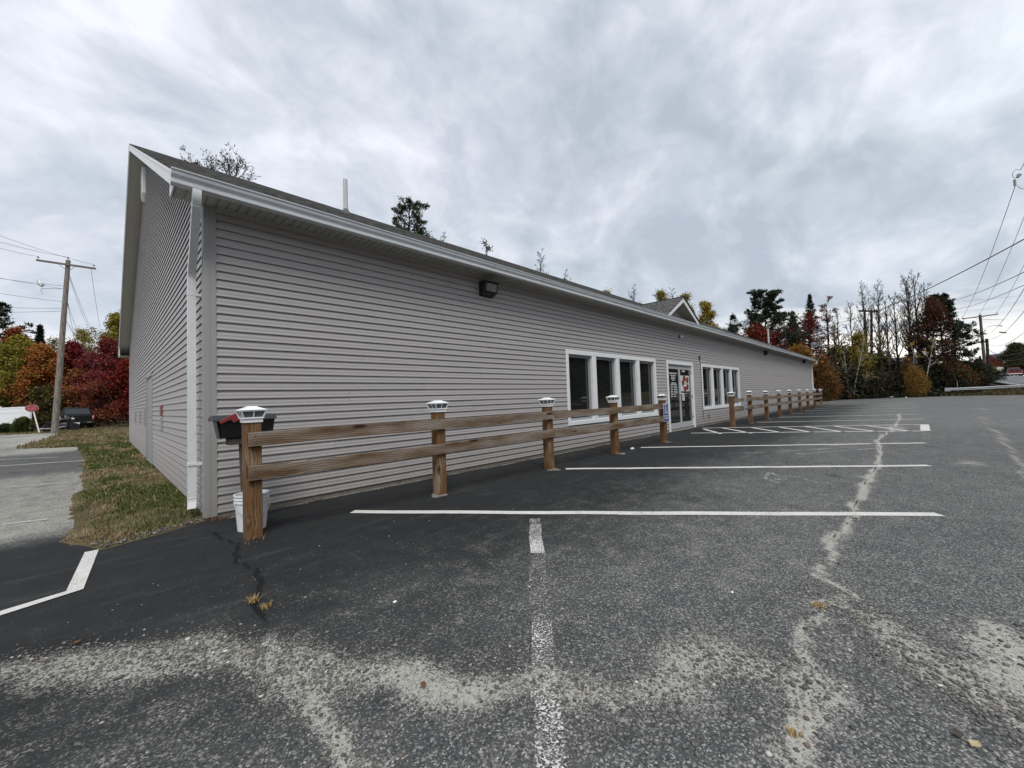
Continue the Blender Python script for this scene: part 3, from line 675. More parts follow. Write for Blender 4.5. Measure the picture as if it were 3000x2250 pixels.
def blades(name, pts, hgt, cols, label=None, cat=None, wid=0.004, lean=0.45, mat='grass_blade'):
    n = len(pts); th = RNG.uniform(0, 2 * np.pi, n); ln = RNG.uniform(0.1, 1.0, n) * lean * hgt; w = wid * RNG.uniform(0.6, 1.5, n)
    d = np.stack([np.cos(th), np.sin(th)], 1); s = np.stack([-np.sin(th), np.cos(th)], 1)
    V = np.zeros((n, 5, 3)); V[:, 0] = pts; V[:, 1] = pts
    V[:, 0, :2] -= s * w[:, None]; V[:, 1, :2] += s * w[:, None]
    mid = pts.copy(); mid[:, :2] += d * (ln * 0.35)[:, None]; mid[:, 2] += hgt * 0.6
    V[:, 2] = mid; V[:, 3] = mid; V[:, 2, :2] += s * w[:, None] * 0.7; V[:, 3, :2] -= s * w[:, None] * 0.7
    V[:, 4] = pts; V[:, 4, :2] += d * ln[:, None]; V[:, 4, 2] += hgt
    b = np.arange(n)[:, None] * 5
    me = np_mesh(name, V.reshape(-1, 3), [b + np.array([[0, 1, 2, 3]]), b + np.array([[3, 2, 4]])], tint=np.repeat(cols, 5, 0))
    o = put(name, me, mat)
    if label: o['label'] = label; o['category'] = cat; o['kind'] = 'stuff'
    return o
def grass_cols(x, y, n):
    green = np.array([0.072, 0.104, 0.020]); dry = np.array([0.40, 0.315, 0.175]); brown = np.array([0.20, 0.14, 0.078])
    g = fbm(x * 2.4, y * 0.9, 61); k = sstep(0.28, 0.55, g + 0.14 * np.exp(-((y - 7.0) / 1.4) ** 2) + 0.06 * np.exp(-((y - 19) / 5.0) ** 2) - 0.10 * sstep(22, 30, y) - 0.05 * sstep(9.5, 12, y))[:, None]
    r = RNG.random((n, 1)); mixd = np.where(r < 0.45, brown, dry) * RNG.uniform(0.6, 1.3, (n, 1))
    keepdry = RNG.random((n, 1)) < 0.16
    c = np.where(keepdry, mixd, green * RNG.uniform(0.55, 1.5, (n, 1)) * k + mixd * (1 - k)); return c
def lawn():
    N = 85000; y = 5.3 + (RNG.random(N * 3) ** 2.1) * 32; x = RNG.uniform(-2.6, XC, N * 3)
    ok = in_strip(x, y); x, y = x[ok][:N], y[ok][:N]
    g = fbm(x * 1.1, y * 0.55, 61); bare = fbm(x * 2.2, y * 1.4, 77)
    e0 = np.minimum(x - strip_edge(y), y - strip_lower(x)); ok = ((bare > 0.44) | (RNG.random(len(x)) < 0.22)) & (RNG.random(len(x)) < 0.15 + sstep(0.0, 0.22, e0)); ok &= ~((y > 9.6) & (y < 12.5) & (x > 0.25) & (RNG.random(len(x)) < 0.75)); x, y = x[ok], y[ok]; n = len(x)
    e = np.minimum(x - strip_edge(y), y - strip_lower(x))
    h = RNG.uniform(0.012, 0.045, n) * (0.5 + 0.6 * sstep(0.0, 0.25, e)) + 0.05 * (RNG.random(n) < 0.015) + 0.06 * sstep(22, 27, y) * RNG.random(n)
    h += 0.10 * np.exp(-(((x - 0.72) / 0.14) ** 2 + ((y - 6.1) / 0.35) ** 2)) * RNG.random(n) + 0.05 * np.exp(-(((x - 0.15) / 0.12) ** 2 + ((y - 5.65) / 0.14) ** 2)) * RNG.random(n)
    z = hfun(x, y) + 0.004 + 0.035 * sstep(0, 0.45, e)
    w = 0.0022 + 0.0008 * np.clip(y - 5, 0, 14)
    o = blades('lawn_grass', np.stack([x, y, z], 1), h, grass_cols(x, y, n), 'patchy green and straw coloured grass beside the gable wall', 'grass', w, 1.1)
    # taller dead grass on the island by the utility pole
    N = 26000; x = RNG.uniform(-12, 1.0, N); y = 23.5 + RNG.random(N) ** 1.3 * 32; ok = (x > strip_edge(y) - 0.1); x, y = x[ok], y[ok]
    ok = ~((x > 0.7) & (y < 24.5)); x, y = x[ok], y[ok]; n = len(x)
    c = np.where(RNG.random((n, 1)) < 0.3, np.array([0.075, 0.085, 0.025]), np.array([0.24, 0.18, 0.09])) * RNG.uniform(0.5, 1.3, (n, 1))
    blades('dry_grass', np.stack([x, y, hfun(x, y)], 1), RNG.uniform(0.04, 0.17, n), c, 'long straw coloured dead grass around the foot of the leaning utility pole', 'grass', 0.016, 0.8)
lawn()
def tuft(x, y, n, h, r, cols, name, label, w=0.003, lean=1.4):
    a = RNG.uniform(0, 2 * np.pi, n); q = r * np.sqrt(RNG.random(n)); p = np.stack([x + q * np.cos(a), y + q * np.sin(a), np.full(n, h1(x, y) + 0.003)], 1)
    c = np.array(cols)[RNG.integers(0, len(cols), n)] * RNG.uniform(0.7, 1.3, (n, 1))
    o = blades(name, p, RNG.uniform(0.4, 1, n) * h, c, None, None, w, lean); o['label'] = label; o['category'] = 'grass'; o['kind'] = 'stuff'; return o
STRAW = [(0.42, 0.27, 0.09), (0.33, 0.23, 0.10), (0.45, 0.33, 0.16)]
tuft(*D(548, 1302), 46, 0.05, 0.03, STRAW, 'dry_tuft', 'orange dry grass tuft growing in the dark asphalt crack'); tuft(*D(575, 1315), 34, 0.045, 0.025, STRAW, 'dry_tuft', 'small straw tuft beside the larger one in the asphalt crack')
tuft(*D(1768, 1312), 40, 0.03, 0.035, STRAW, 'dry_tuft', 'yellow dead grass in the sandy crack of the lot'); tuft(*D(1716, 1588), 26, 0.02, 0.02, STRAW, 'dry_tuft', 'tiny yellow grass wisp at the lower end of the sandy crack')
tuft(1.03, 4.50, 40, 0.04, 0.13, [(0.16, 0.09, 0.04), (0.30, 0.22, 0.12)], 'leaf_litter', 'brown dry litter around the foot of the fence post by the bucket'); tuft(0.93, 5.70, 60, 0.06, 0.10, [(0.14, 0.045, 0.025), (0.22, 0.15, 0.08)], 'leaf_litter', 'reddish dead leaves gathered at the building corner')

# ---------------------------------------------------------------- loose gravel
ICO_V, ICO_F = None, None
def ico():
    global ICO_V, ICO_F
    bm = bmesh.new(); bmesh.ops.create_icosphere(bm, subdivisions=1, radius=1); ICO_V = np.array([v.co[:] for v in bm.verts]); ICO_F = np.array([[v.index for v in f.verts] for f in bm.faces]); bm.free()
ico()
def pebbles(name, x, y, r, label, zoff=0.0):
    n = len(x); V = np.repeat(ICO_V[None], n, 0) * (1 + 0.35 * (RNG.random((n, len(ICO_V), 1)) - 0.5))
    V *= np.stack([r * RNG.uniform(0.8, 1.5, n), r * RNG.uniform(0.7, 1.1, n), r * RNG.uniform(0.4, 0.75, n)], 1)[:, None]
    a = RNG.uniform(0, 2 * np.pi, n); c, s = np.cos(a)[:, None], np.sin(a)[:, None]
    X = V[..., 0] * c - V[..., 1] * s; Y = V[..., 0] * s + V[..., 1] * c
    V = np.stack([X + x[:, None], Y + y[:, None], V[..., 2] + (hfun(x, y) + zoff + r * 0.3)[:, None]], -1)
    pal = np.array([(0.15, 0.147, 0.140), (0.085, 0.086, 0.085), (0.21, 0.20, 0.175), (0.29, 0.28, 0.255), (0.14, 0.125, 0.105), (0.17, 0.13, 0.105), (0.48, 0.46, 0.41)])
    col = pal[RNG.choice(len(pal), n, p=[.28, .22, .19, .13, .09, .05, .04])] * RNG.uniform(0.7, 1.3, (n, 1))
    F = (ICO_F[None] + (np.arange(n) * len(ICO_V))[:, None, None]).reshape(-1, 3)
    me = np_mesh(name, V.reshape(-1, 3), F, tint=np.repeat(col, len(ICO_V), 0), smooth=True)
    o = put(name, me, 'pebble_stone'); o['kind'] = 'stuff'; o['label'] = label; o['category'] = 'gravel'; return o
def gravel():
    xs, ys, rs = [], [], []
    def along(pts, n, spread, rmin, rmax):
        pts = np.array(pts); i = RNG.integers(0, len(pts) - 1, n); t = RNG.random(n)[:, None]; p = pts[i] * (1 - t) + pts[i + 1] * t
        p = p + RNG.normal(0, 1, (n, 2)) * spread; xs.append(p[:, 0]); ys.append(p[:, 1]); rs.append(rmin + (rmax - rmin) * RNG.random(n) ** 3.2)
    along([(px, py + 0.05) for px, py in BAND[1:9]], 4200, 0.10, 0.002, 0.0105); along(BAND[3:8], 420, 0.11, 0.003, 0.014); along(BAND2, 3600, 0.11, 0.0016, 0.010); along(BAND3, 2600, 0.11, 0.0016, 0.012); along(CRACK2J, 900, 0.035, 0.0016, 0.007); along(BAND4, 250, 0.12, 0.003, 0.014); along(CRACK2B, 300, 0.08, 0.003, 0.014); along(CRACK1B, 1300, 0.06, 0.0016, 0.008)
    n = 1500; xs.append(RNG.uniform(-0.3, 4.2, n)); ys.append(RNG.uniform(-0.6, 4.2, n)); rs.append(0.0015 + 0.0075 * RNG.random(n) ** 5)
    along([(1.0, 5.72), (13.0, 5.72)], 900, 0.022, 0.002, 0.009)
    pebbles('loose_gravel', np.concatenate(xs), np.concatenate(ys), np.concatenate(rs), 'loose grey and tan pebbles lying in the sand band across the asphalt')
    n = 900; x = RNG.uniform(-0.25, 0.83, n * 4); y = strip_lower(x) + RNG.random(n * 4) ** 1.3 * 0.34 - 0.02; ok = in_strip(x, y - 0.01); x, y = x[ok][:n], y[ok][:n]
    x2 = RNG.uniform(0.2, 0.82, 500); y2 = RNG.uniform(9.3, 12.6, 500); x = np.concatenate([x, x2]); y = np.concatenate([y, y2])
    pebbles('verge_gravel', x, y, 0.003 + 0.016 * RNG.random(len(x)) ** 4, 'pale gravel and rubble along the edge of the grass verge by the building corner', 0.012)
gravel()
def leaf_scatter(name, lb, x, y, z, size):
    n = len(x); th = RNG.uniform(0, 6.28, n); L_ = size * RNG.uniform(0.6, 1.4, n); w = L_ * 0.35; c, s_ = np.cos(th), np.sin(th); tl = RNG.uniform(0, 0.5, n) * L_
    P = np.stack([x, y, z], 1); V = np.stack([P - np.stack([c * L_ / 2, s_ * L_ / 2, -0.002 + 0 * c], 1), P + np.stack([-s_ * w, c * w, 0.004 + tl], 1), P + np.stack([c * L_ / 2, s_ * L_ / 2, 0.003 + tl], 1), P + np.stack([s_ * w, -c * w, 0.003 + 0 * c], 1)], 1)
    pal = np.array([(0.15, 0.075, 0.035), (0.22, 0.12, 0.05), (0.10, 0.05, 0.03), (0.20, 0.06, 0.04), (0.28, 0.20, 0.11)]); col = pal[RNG.integers(0, 5, n)] * RNG.uniform(0.6, 1.2, (n, 1))
    o = put(name, np_mesh(name, V.reshape(-1, 3), np.arange(4 * n).reshape(-1, 4), tint=np.repeat(col, 4, 0)), 'leaf'); o['kind'] = 'stuff'; o['label'] = lb; o['category'] = 'leaves'
n_ = 420; leaf_scatter('wall_leaf_litter', 'small brown leaves blown against the foot of the front wall', XC + 0.1 + RNG.random(n_) ** 1.7 * 14, YW - 0.03 - np.abs(RNG.normal(0, 0.035, n_)), np.full(n_, 0.006), 0.022)
n_ = 420; lx = RNG.uniform(-0.3, 0.82, n_); ly = 5.4 + RNG.random(n_) ** 1.5 * 14; lk = in_strip(lx, ly); leaf_scatter('verge_leaf_litter', 'dead leaves scattered over the grass verge along the gable', lx[lk], ly[lk], verge_z(lx[lk], ly[lk]) + 0.02, 0.03)
# single pale stones that stand out on the dark asphalt
for i, (px, py, r, lb) in enumerate([(853, 1302, 0.014, 'pale cream pebble alone on the dark asphalt above the gravel'), (1582, 1281, 0.012, 'white pebble alone on the asphalt below the first parking line'),
                                     (1430, 976, 0.05, 'crumpled white paper scrap lying near the third fence post bay')]):
    x, y = D(px, py) if i < 2 else D(1366, 971)
    mb = MB(); mb.add(ICO_V * np.array([1.2, 0.9, 0.6]) * r * (1 + 0.3 * (RNG.random((len(ICO_V), 1)) - 0.5)) + np.array([x, y, r * 0.4]), [tuple(f) for f in ICO_F])
    single('stone' if i < 2 else 'paper_scrap', mb, 'sign_white' if i == 2 else 'bucket_plastic', lb, 'stone' if i < 2 else 'litter', smooth=i < 2)
def fallen_leaf(px, py, c, lb, rot, L=0.035):
    x, y = D(px, py); mb = MB(); n = 7; vs = []
    for i in range(n + 1):
        t = i / n; w = L * 0.42 * math.sin(math.pi * t ** 0.8) + 0.0015; z = 0.006 + 0.012 * t * t + 0.004 * math.sin(5 * t)
        vs += [(L * t, w, z + 0.006), (L * t, 0, z), (L * t, -w, z + 0.006)]
    fs = [];
    for i in range(n): fs += [(3 * i, 3 * i + 1, 3 * i + 4, 3 * i + 3), (3 * i + 1, 3 * i + 2, 3 * i + 5, 3 * i + 4)]
    mb.add(vs, fs).xf(Matrix.Translation((x, y, 0)) @ Matrix.Rotation(rot, 4, 'Z')); single('fallen_leaf', mb, c, lb, 'leaf', smooth=True)
fallen_leaf(2075, 1600, 'old_board', 'brown curled fallen leaf on the asphalt', 0.3); fallen_leaf(2100, 1618, 'leaf_pale', 'pale fallen leaf touching the brown one on the asphalt', -0.6)
fallen_leaf(915, 1490, 'dark_leaf_litter', 'rusty brown leaf lying in the sand filled crack', 1.0, 0.03); fallen_leaf(160, 1395, 'dark_leaf_litter', 'dark rusty leaf at the end of the gravel band', 0.5, 0.03)

# ================================================================ BUILDING
XE, YB = 42.6, 23.55                       # far end and back of the building
ZWT = 3.665                                # wall top / soffit
YFA = YW - 0.36                            # eave fascia plane
XR = 0.505                                 # rake (gable overhang) plane
YRG = 14.87; SLOPE = 0.508; ZE = 3.805     # ridge, roof pitch, roof edge height at YE
YE = YFA - 0.03; YEB = 2 * YRG - YE
def zroof(y): return ZE + SLOPE * (min(y, 2 * YRG - y) - YE)
XRE = XE + 0.35
bld = thing('commercial_building', 'long single storey building with grey vinyl lap siding and white gutters', 'building', (XC, YW, 0))
WIN = [(7.75, 12.55), (16.60, 21.60)]; ZW0, ZW1 = 0.595, 2.42
DOOR = (13.38, 15.73); ZD1 = 2.42
CRS = 0.1017; ZB = 0.065
GD = (12.5, 13.75, 2.16)                   # side door in the gable wall

mb = MB(); mb.box(XC + 0.02, XE - 0.02, YW + 0.13, YB - 0.02, 0.0, ZWT)
prof = [(YW + 0.13, ZWT), (YB - 0.02, ZWT), (YRG, zroof(YRG) - 0.25)]
mb.prism(prof, XC + 0.13, XE - 0.02, lambda p, q, t: (t, p, q))
part('wall_core', mb, 'wall_sheathing', bld)
mb = MB(); mb.box(XC - 0.005, XE, YW - 0.008, YW + 0.05, -0.03, ZB + 0.01); mb.box(XC - 0.004, XC + 0.05, YW + 0.05, YB, -0.03, ZB + 0.01)
part('foundation', mb, 'concrete', bld)

LIP = 0.0165; LIPF = 0.0225
def plank_x(x0, x1, z0, z1, dy=0.0):
    mb = MB(); y0 = YW - LIPF - dy + random.uniform(-0.0015, 0.0015); y1 = YW - 0.001 - dy; z0 += random.uniform(-0.0012, 0.0012)
    yb = YW + 0.012; yl = y0 + 0.004; zl = z0 + 0.055
    mb.add([(x0, y0, z0), (x1, y0, z0), (x1, y1, z1 + 0.004), (x0, y1, z1 + 0.004), (x0, yl, z0), (x1, yl, z0), (x0, y0, z0 + 0.010), (x1, y0, z0 + 0.010), (x0, yl, zl), (x1, yl, zl), (x0, yb, zl), (x1, yb, zl)],
           [(0, 1, 7, 6), (6, 7, 2, 3), (4, 5, 1, 0), (8, 9, 5, 4), (10, 11, 9, 8), (0, 6, 3, 10, 8, 4), (1, 5, 9, 11, 2, 7)])
    return mb
nrow = int((ZWT - ZB) / CRS) + 1
for i in range(nrow):
    z0 = ZB + i * CRS; z1 = min(z0 + CRS, ZWT + 0.002)
    if z1 - z0 < 0.02: continue
    cuts = []
    for a, b in WIN:
        if z1 > ZW0 + 0.02 and z0 < ZW1 - 0.02: cuts.append((a + 0.03, b - 0.03))
    if z0 < ZD1 - 0.02: cuts.append((DOOR[0] + 0.03, DOOR[1] - 0.03))
    cuts.sort(); x = XC + 0.05; spans = []
    for a, b in cuts: spans.append((x, a)); x = b
    spans.append((x, XE))
    seams = [XC + 0.05 + ((i // 2) * 1.27) % 3.6 + 1.2]
    if len(cuts) == 0: seams.append(seams[0] + 3.66)
    for a, b in spans:
        pts = [a] + [s for s in seams if a + 0.4 < s < b - 0.4] + [b]
        for k in range(len(pts) - 1):
            part('siding_plank', plank_x(pts[k] - (0.02 if k else 0), pts[k + 1], z0, z1, 0.0014 * (k % 2)), 'siding', bld)
def plank_y(y0, y1, z0, z1, y0t=None, y1t=None):
    mb = MB(); x0 = XC - LIP; x1 = XC - 0.001; y0t = y0 if y0t is None else y0t; y1t = y1 if y1t is None else y1t
    xb = XC + 0.012; xl = x0 + 0.004; zl = z0 + 0.055
    mb.add([(x0, y1, z0), (x0, y0, z0), (x1, y0t, z1 + 0.004), (x1, y1t, z1 + 0.004), (xl, y1, z0), (xl, y0, z0), (x0, y1, z0 + 0.010), (x0, y0, z0 + 0.010), (xl, y1, zl), (xl, y0, zl), (xb, y1, zl), (xb, y0, zl)],
           [(0, 1, 7, 6), (6, 7, 2, 3), (4, 5, 1, 0), (8, 9, 5, 4), (10, 11, 9, 8), (0, 6, 3, 10, 8, 4), (1, 5, 9, 11, 2, 7)])
    return mb
i = 0
while True:
    z0 = ZB + i * CRS; z1 = z0 + CRS; i += 1
    ya, yb = YW + 0.03, YB - 0.03
    zr = lambda z: YE + (z + 0.19 - ZE) / SLOPE          # y where the rake soffit stands at height z
    ya0 = max(ya, zr(z0)); ya1 = max(ya, zr(z1)); yb0 = min(yb, 2 * YRG - zr(z0)); yb1 = min(yb, 2 * YRG - zr(z1))
    if ya1 >= yb1 - 0.1: break
    if z0 < GD[2] - 0.03:
        part('siding_plank', plank_y(ya0, GD[0] + 0.03, z0, z1), 'siding', bld); part('siding_plank', plank_y(GD[1] - 0.03, yb0, z0, z1), 'siding', bld)
    else: part('siding_plank', plank_y(ya0, yb0, z0, z1, ya1, yb1), 'siding', bld)

# corner boards: two faces with a shallow fluted edge
def corner(x, y, sx, sy, z0, z1):
    mb = MB(); w = 0.098; t = 0.024
    mb.prism([(x - sx * t, y - sy * t), (x + sx * w, y - sy * t), (x + sx * w, y - sy * (t - 0.006)), (x + sx * (w - 0.012), y - sy * 0.004), (x + sx * 0.012, y - sy * 0.004), (x + sx * 0.012, y + sy * 0.012), (x - sx * 0.004, y + sy * 0.012),
              (x - sx * 0.004, y + sy * (w - 0.012)), (x - sx * (t - 0.006), y + sy * w), (x - sx * t, y + sy * w)], z0, z1, lambda p, q, tt: (p, q, tt))
    mb.box(x - sx * (t + 0.004), x - sx * (t - 0.004), y + sy * 0.022, y + sy * 0.04, z0 + 0.01, z1 - 0.002) if sx > 0 else None
    mb.box(x + sx * 0.018, x + sx * 0.034, y - sy * (t + 0.004), y - sy * (t - 0.004), z0 + 0.01, z1 - 0.002)
    return mb
part('corner_board', corner(XC, YW, 1, 1, 0.03, ZWT), 'corner_trim', bld)
mb = MB(); mb.box(XE - 0.07, XE + 0.024, YW - 0.022, YW + 0.02, 0.03, ZWT); part('corner_board', mb, 'corner_trim', bld)
mb = MB(); mb.box(XC - 0.022, XC + 0.02, YB - 0.08, YB + 0.02, 0.03, ZWT); part('corner_board', mb, 'corner_trim', bld)
mb = MB(); mb.box(XC + 0.1, XE - 0.08, YW - 0.026, YW - 0.005, ZWT - 0.055, ZWT - 0.001); part('frieze_strip', mb, 'siding', bld)

# eave soffit: grooved vinyl panels
def soffit_panel(x0, w, wall):
    mb = MB(); g = w / 3; prof = []
    for k in range(3):
        a = x0 + k * g; prof += [(a, ZWT + 0.014), (a + 0.014, ZWT + 0.014), (a + 0.022, ZWT + 0.001), (a + g - 0.004, ZWT + 0.001)]
    prof.append((x0 + w, ZWT + 0.014))
    mb.strip(prof, YFA + 0.012, wall, lambda p, q, t: (p, t, q)); return mb
SPW = 0.30; x = XR + 0.03; k = 0; rest = MB()
while x < XRE - 0.05:
    w = min(SPW, XRE - 0.03 - x); m_ = soffit_panel(x, w - 0.003, YW + 0.01)
    if x < 16: part('soffit_panel', m_, 'soffit_vinyl', bld)
    else: rest.add(m_.v, m_.f)
    x += SPW; k += 1
o = part('soffit_run', rest, 'soffit_vinyl', bld); o['kind'] = 'stuff'
mb = MB(); mb.box(XC + 0.1, XE, YW - 0.05, YW - 0.018, ZWT - 0.016, ZWT + 0.0005); part('soffit_channel', mb, 'soffit_vinyl', bld)
mb = MB(); mb.box(XR + 0.012, XRE - 0.01, YFA, YFA + 0.022, ZWT - 0.012, ZE - 0.03); part('fascia', mb, 'white_trim', bld)
# K-style gutter with rolled lip
gp = [(YFA, 3.775), (YFA, 3.648), (YFA - 0.070, 3.648), (YFA - 0.078, 3.652), (YFA - 0.080, 3.672), (YFA - 0.074, 3.678), (YFA - 0.076, 3.700), (YFA - 0.100, 3.735), (YFA - 0.104, 3.752), (YFA - 0.104, 3.772), (YFA - 0.118, 3.778), (YFA - 0.120, 3.792), (YFA - 0.108, 3.795), (YFA - 0.098, 3.790), (YFA - 0.096, 3.75), (YFA - 0.068, 3.70), (YFA - 0.066, 3.658), (YFA - 0.008, 3.658), (YFA - 0.008, 3.775)]
gut = MB(); gut.prism(gp, XR - 0.004, 23.6, lambda p, q, t: (t, p, q)); gut.prism([(p, q - 0.012) for p, q in gp], 23.6, XRE + 0.02, lambda p, q, t: (t, p, q))
gut.prism(gp[:13], XR - 0.008, XR - 0.004, lambda p, q, t: (t, p, q)); part('gutter', gut, 'gutter_white', bld)
mb = MB(); mb.box(XR + 0.02, XRE - 0.01, YFA - 0.015, YFA - 0.010, 3.795, 3.822); part('drip_edge', mb, 'white_trim', bld)

# downspouts
ds = MB(); ox, oy = 0.715, YFA - 0.045
path = [(ox, oy, 3.67), (ox, oy, 3.585), (ox + 0.002, oy + 0.03, 3.52), (ox + 0.012, oy + 0.22, 3.30), (ox + 0.024, oy + 0.46, 3.04), (ox + 0.03, oy + 0.60, 2.90), (ox + 0.03, oy + 0.625, 2.78), (ox + 0.03, oy + 0.63, 0.26), (ox + 0.028, oy + 0.62, 0.20), (ox + 0.02, oy + 0.585, 0.12)]
for _k in range(2):
    q_ = [path[0]]
    for a_, b_ in zip(path[:-1], path[1:]): a_, b_ = np.array(a_), np.array(b_); q_ += [tuple(a_ * 0.75 + b_ * 0.25), tuple(a_ * 0.25 + b_ * 0.75)]
    path_s = q_ + [path[-1]]; path0 = path if _k == 0 else path0; path = path_s
ds.rtube(path, 0.078, 0.062, side=(1, 0, 0))
dso = part('downspout', ds, 'downspout_white', bld); path = path0
rib = MB()
for r in np.linspace(0.12, 0.95, 11):
    i = 2 + r; a = np.array(path[2]); b = np.array(path[3]); p = a + (b - a) * r; rib.rtube([p - (b - a) / np.linalg.norm(b - a) * 0.005, p + (b - a) / np.linalg.norm(b - a) * 0.005], 0.083, 0.067, side=(1, 0, 0))
for zz in np.linspace(0.13, 0.24, 6): rib.box(ox + 0.03 - 0.0415, ox + 0.03 + 0.0415, oy + 0.59, oy + 0.66, zz, zz + 0.006)
for xx in (-0.022, 0.0, 0.022): rib.box(ox + 0.03 + xx - 0.004, ox + 0.03 + xx + 0.004, oy + 0.597, oy + 0.600, 0.26, 2.76)
part('elbow_rib', rib, 'downspout_white', dso)
for zz in (0.62, 2.62):
    mb = MB(); mb.box(ox - 0.012, XC + 0.0, oy + 0.588, oy + 0.672, zz, zz + 0.03); part('strap', mb, 'downspout_white', dso)
mb = MB(); mb.rtube([(XE + 0.16, YFA - 0.05, 3.66), (XE + 0.16, YFA - 0.05, 3.55), (XE + 0.08, YFA + 0.12, 3.42), (XE + 0.06, YW - 0.06, 3.28), (XE + 0.06, YW - 0.05, 0.1)], 0.08, 0.07, side=(1, 0, 0)); part('downspout', mb, 'downspout_white', bld)

# roof: decks, shingle courses, rakes
mb = MB()
for s in (0, 1):
    ya, za = (YE, ZE - 0.012) if s == 0 else (YEB, ZE - 0.012); yr, zr_ = YRG, zroof(YRG) - 0.012
    mb.add([(XR + 0.01, ya, za), (XRE, ya, za), (XRE, yr, zr_), (XR + 0.01, yr, zr_), (XR + 0.01, ya, za - 0.03), (XRE, ya, za - 0.03), (XRE, yr, zr_ - 0.03), (XR + 0.01, yr, zr_ - 0.03)], [(0, 1, 2, 3), (7, 6, 5, 4), (0, 4, 5, 1), (0, 3, 7, 4), (1, 5, 6, 2)])
roof = part('roof', mb, 'shingle', bld)
mb = MB(); rows = int((YRG - YE) * math.hypot(1, SLOPE) / 0.143); dyr = (YRG - YE) / rows
for r in range(rows):
    ya = YE - 0.012 + r * dyr; yb = ya + dyr + 0.01; n = 60 if r < 30 else 8; xe = np.linspace(XR, XRE, n + 1)
    for c in range(n):
        a, b = xe[c] + (0 if c == 0 else random.uniform(-.1, .1)), xe[c + 1]; t = 0.010 + random.uniform(0, 0.008) + 0.010 * (0.5 + 0.5 * math.sin(a * 0.55 + 1.2))
        za = ZE + SLOPE * (ya - YE) + t; zb = ZE + SLOPE * (yb - YE) + 0.002
        mb.add([(a, ya, za - 0.012), (b, ya, za - 0.012), (b, ya, za), (a, ya, za), (b, yb, zb), (a, yb, zb)], [(0, 1, 2, 3), (3, 2, 4, 5), (0, 3, 5)])
o = part('shingle_courses', mb, 'shingle', roof); o['kind'] = 'stuff'
mb = MB()
for r in range(rows):
    ya = YEB + 0.012 - r * dyr; yb = ya - dyr - 0.01; za = ZE + SLOPE * (YEB - ya) + 0.012; zb = ZE + SLOPE * (YEB - yb) + 0.002
    mb.add([(XR, ya, za - 0.012), (XRE, ya, za - 0.012), (XRE, ya, za), (XR, ya, za), (XRE, yb, zb), (XR, yb, zb)], [(3, 2, 1, 0), (5, 4, 2, 3), (0, 3, 5)])
o = part('shingle_courses', mb, 'shingle', roof); o['kind'] = 'stuff'
RK = 0.165
def rake(xa, xb, s):
    ya = YFA - 0.004 if s == 0 else 2 * YRG - YFA; mb = MB(); z0 = ZE + SLOPE * (YFA - YE) - 0.012; z1 = zroof(YRG) - 0.012
    a = [(xa, ya, z0 - RK), (xb, ya, z0 - RK), (xb, ya, z0), (xa, ya, z0)]; b = [(xa, YRG, z1 - RK), (xb, YRG, z1 - RK), (xb, YRG, z1), (xa, YRG, z1)]
    mb.add(a + b, [(0, 1, 5, 4), (1, 2, 6, 5), (2, 3, 7, 6), (3, 0, 4, 7), (0, 3, 2, 1), (4, 5, 6, 7)]); return mb
for s in (0, 1):
    rk = part('rake_fascia', rake(XR, XR + 0.02, s), 'white_trim', bld)
    mb = rake(XR - 0.006, XR + 0.012, s); a = np.array(mb.v); a[:, 2] = np.where(np.arange(8) % 4 < 2, a[:, 2] + RK - 0.035, a[:, 2] + 0.004); mb.v = [tuple(v) for v in a]; part('rake_drip_edge', mb, 'white_trim', rk)
    ya = YFA + 0.005 if s == 0 else 2 * YRG - YFA; z0 = ZE + SLOPE * (YFA - YE) - RK + 0.012; z1 = zroof(YRG) - RK + 0.012
    mb = MB(); mb.add([(XR + 0.018, ya, z0), (XC + 0.06, ya, z0), (XC + 0.06, YRG, z1), (XR + 0.018, YRG, z1), (XR + 0.018, ya, z0 + 0.02), (XC + 0.06, ya, z0 + 0.02), (XC + 0.06, YRG, z1 + 0.02), (XR + 0.018, YRG, z1 + 0.02)], [(0, 1, 2, 3), (7, 6, 5, 4), (0, 4, 5, 1), (1, 5, 6, 2), (3, 7, 4, 0)])
    part('rake_soffit', mb, 'soffit_vinyl', bld)
    yw_ = YW + 0.0 if s == 0 else YB; yf = YFA if s == 0 else 2 * YRG - YFA
    mb = MB(); pr = [(yf, ZWT - 0.012), (yw_, ZWT - 0.012), (yw_, ZE + SLOPE * (abs(yw_ - (YE if s == 0 else YEB))) - RK), (yf, ZE - RK + 0.01)]
    mb.prism(pr, XR + 0.021, XR + 0.036, lambda p, q, t: (t, p, q)); part('eave_return', mb, 'white_trim', bld)
    if s: mb = MB(); mb.box(XR + 0.012, XRE - 0.01, yf, yf + 0.02, ZWT - 0.012, ZE - 0.03); part('fascia', mb, 'white_trim', bld); mb = MB(); mb.box(XR + 0.03, XRE - 0.03, YB, yf, ZWT, ZWT + 0.01); part('soffit_back', mb, 'soffit_vinyl', bld)
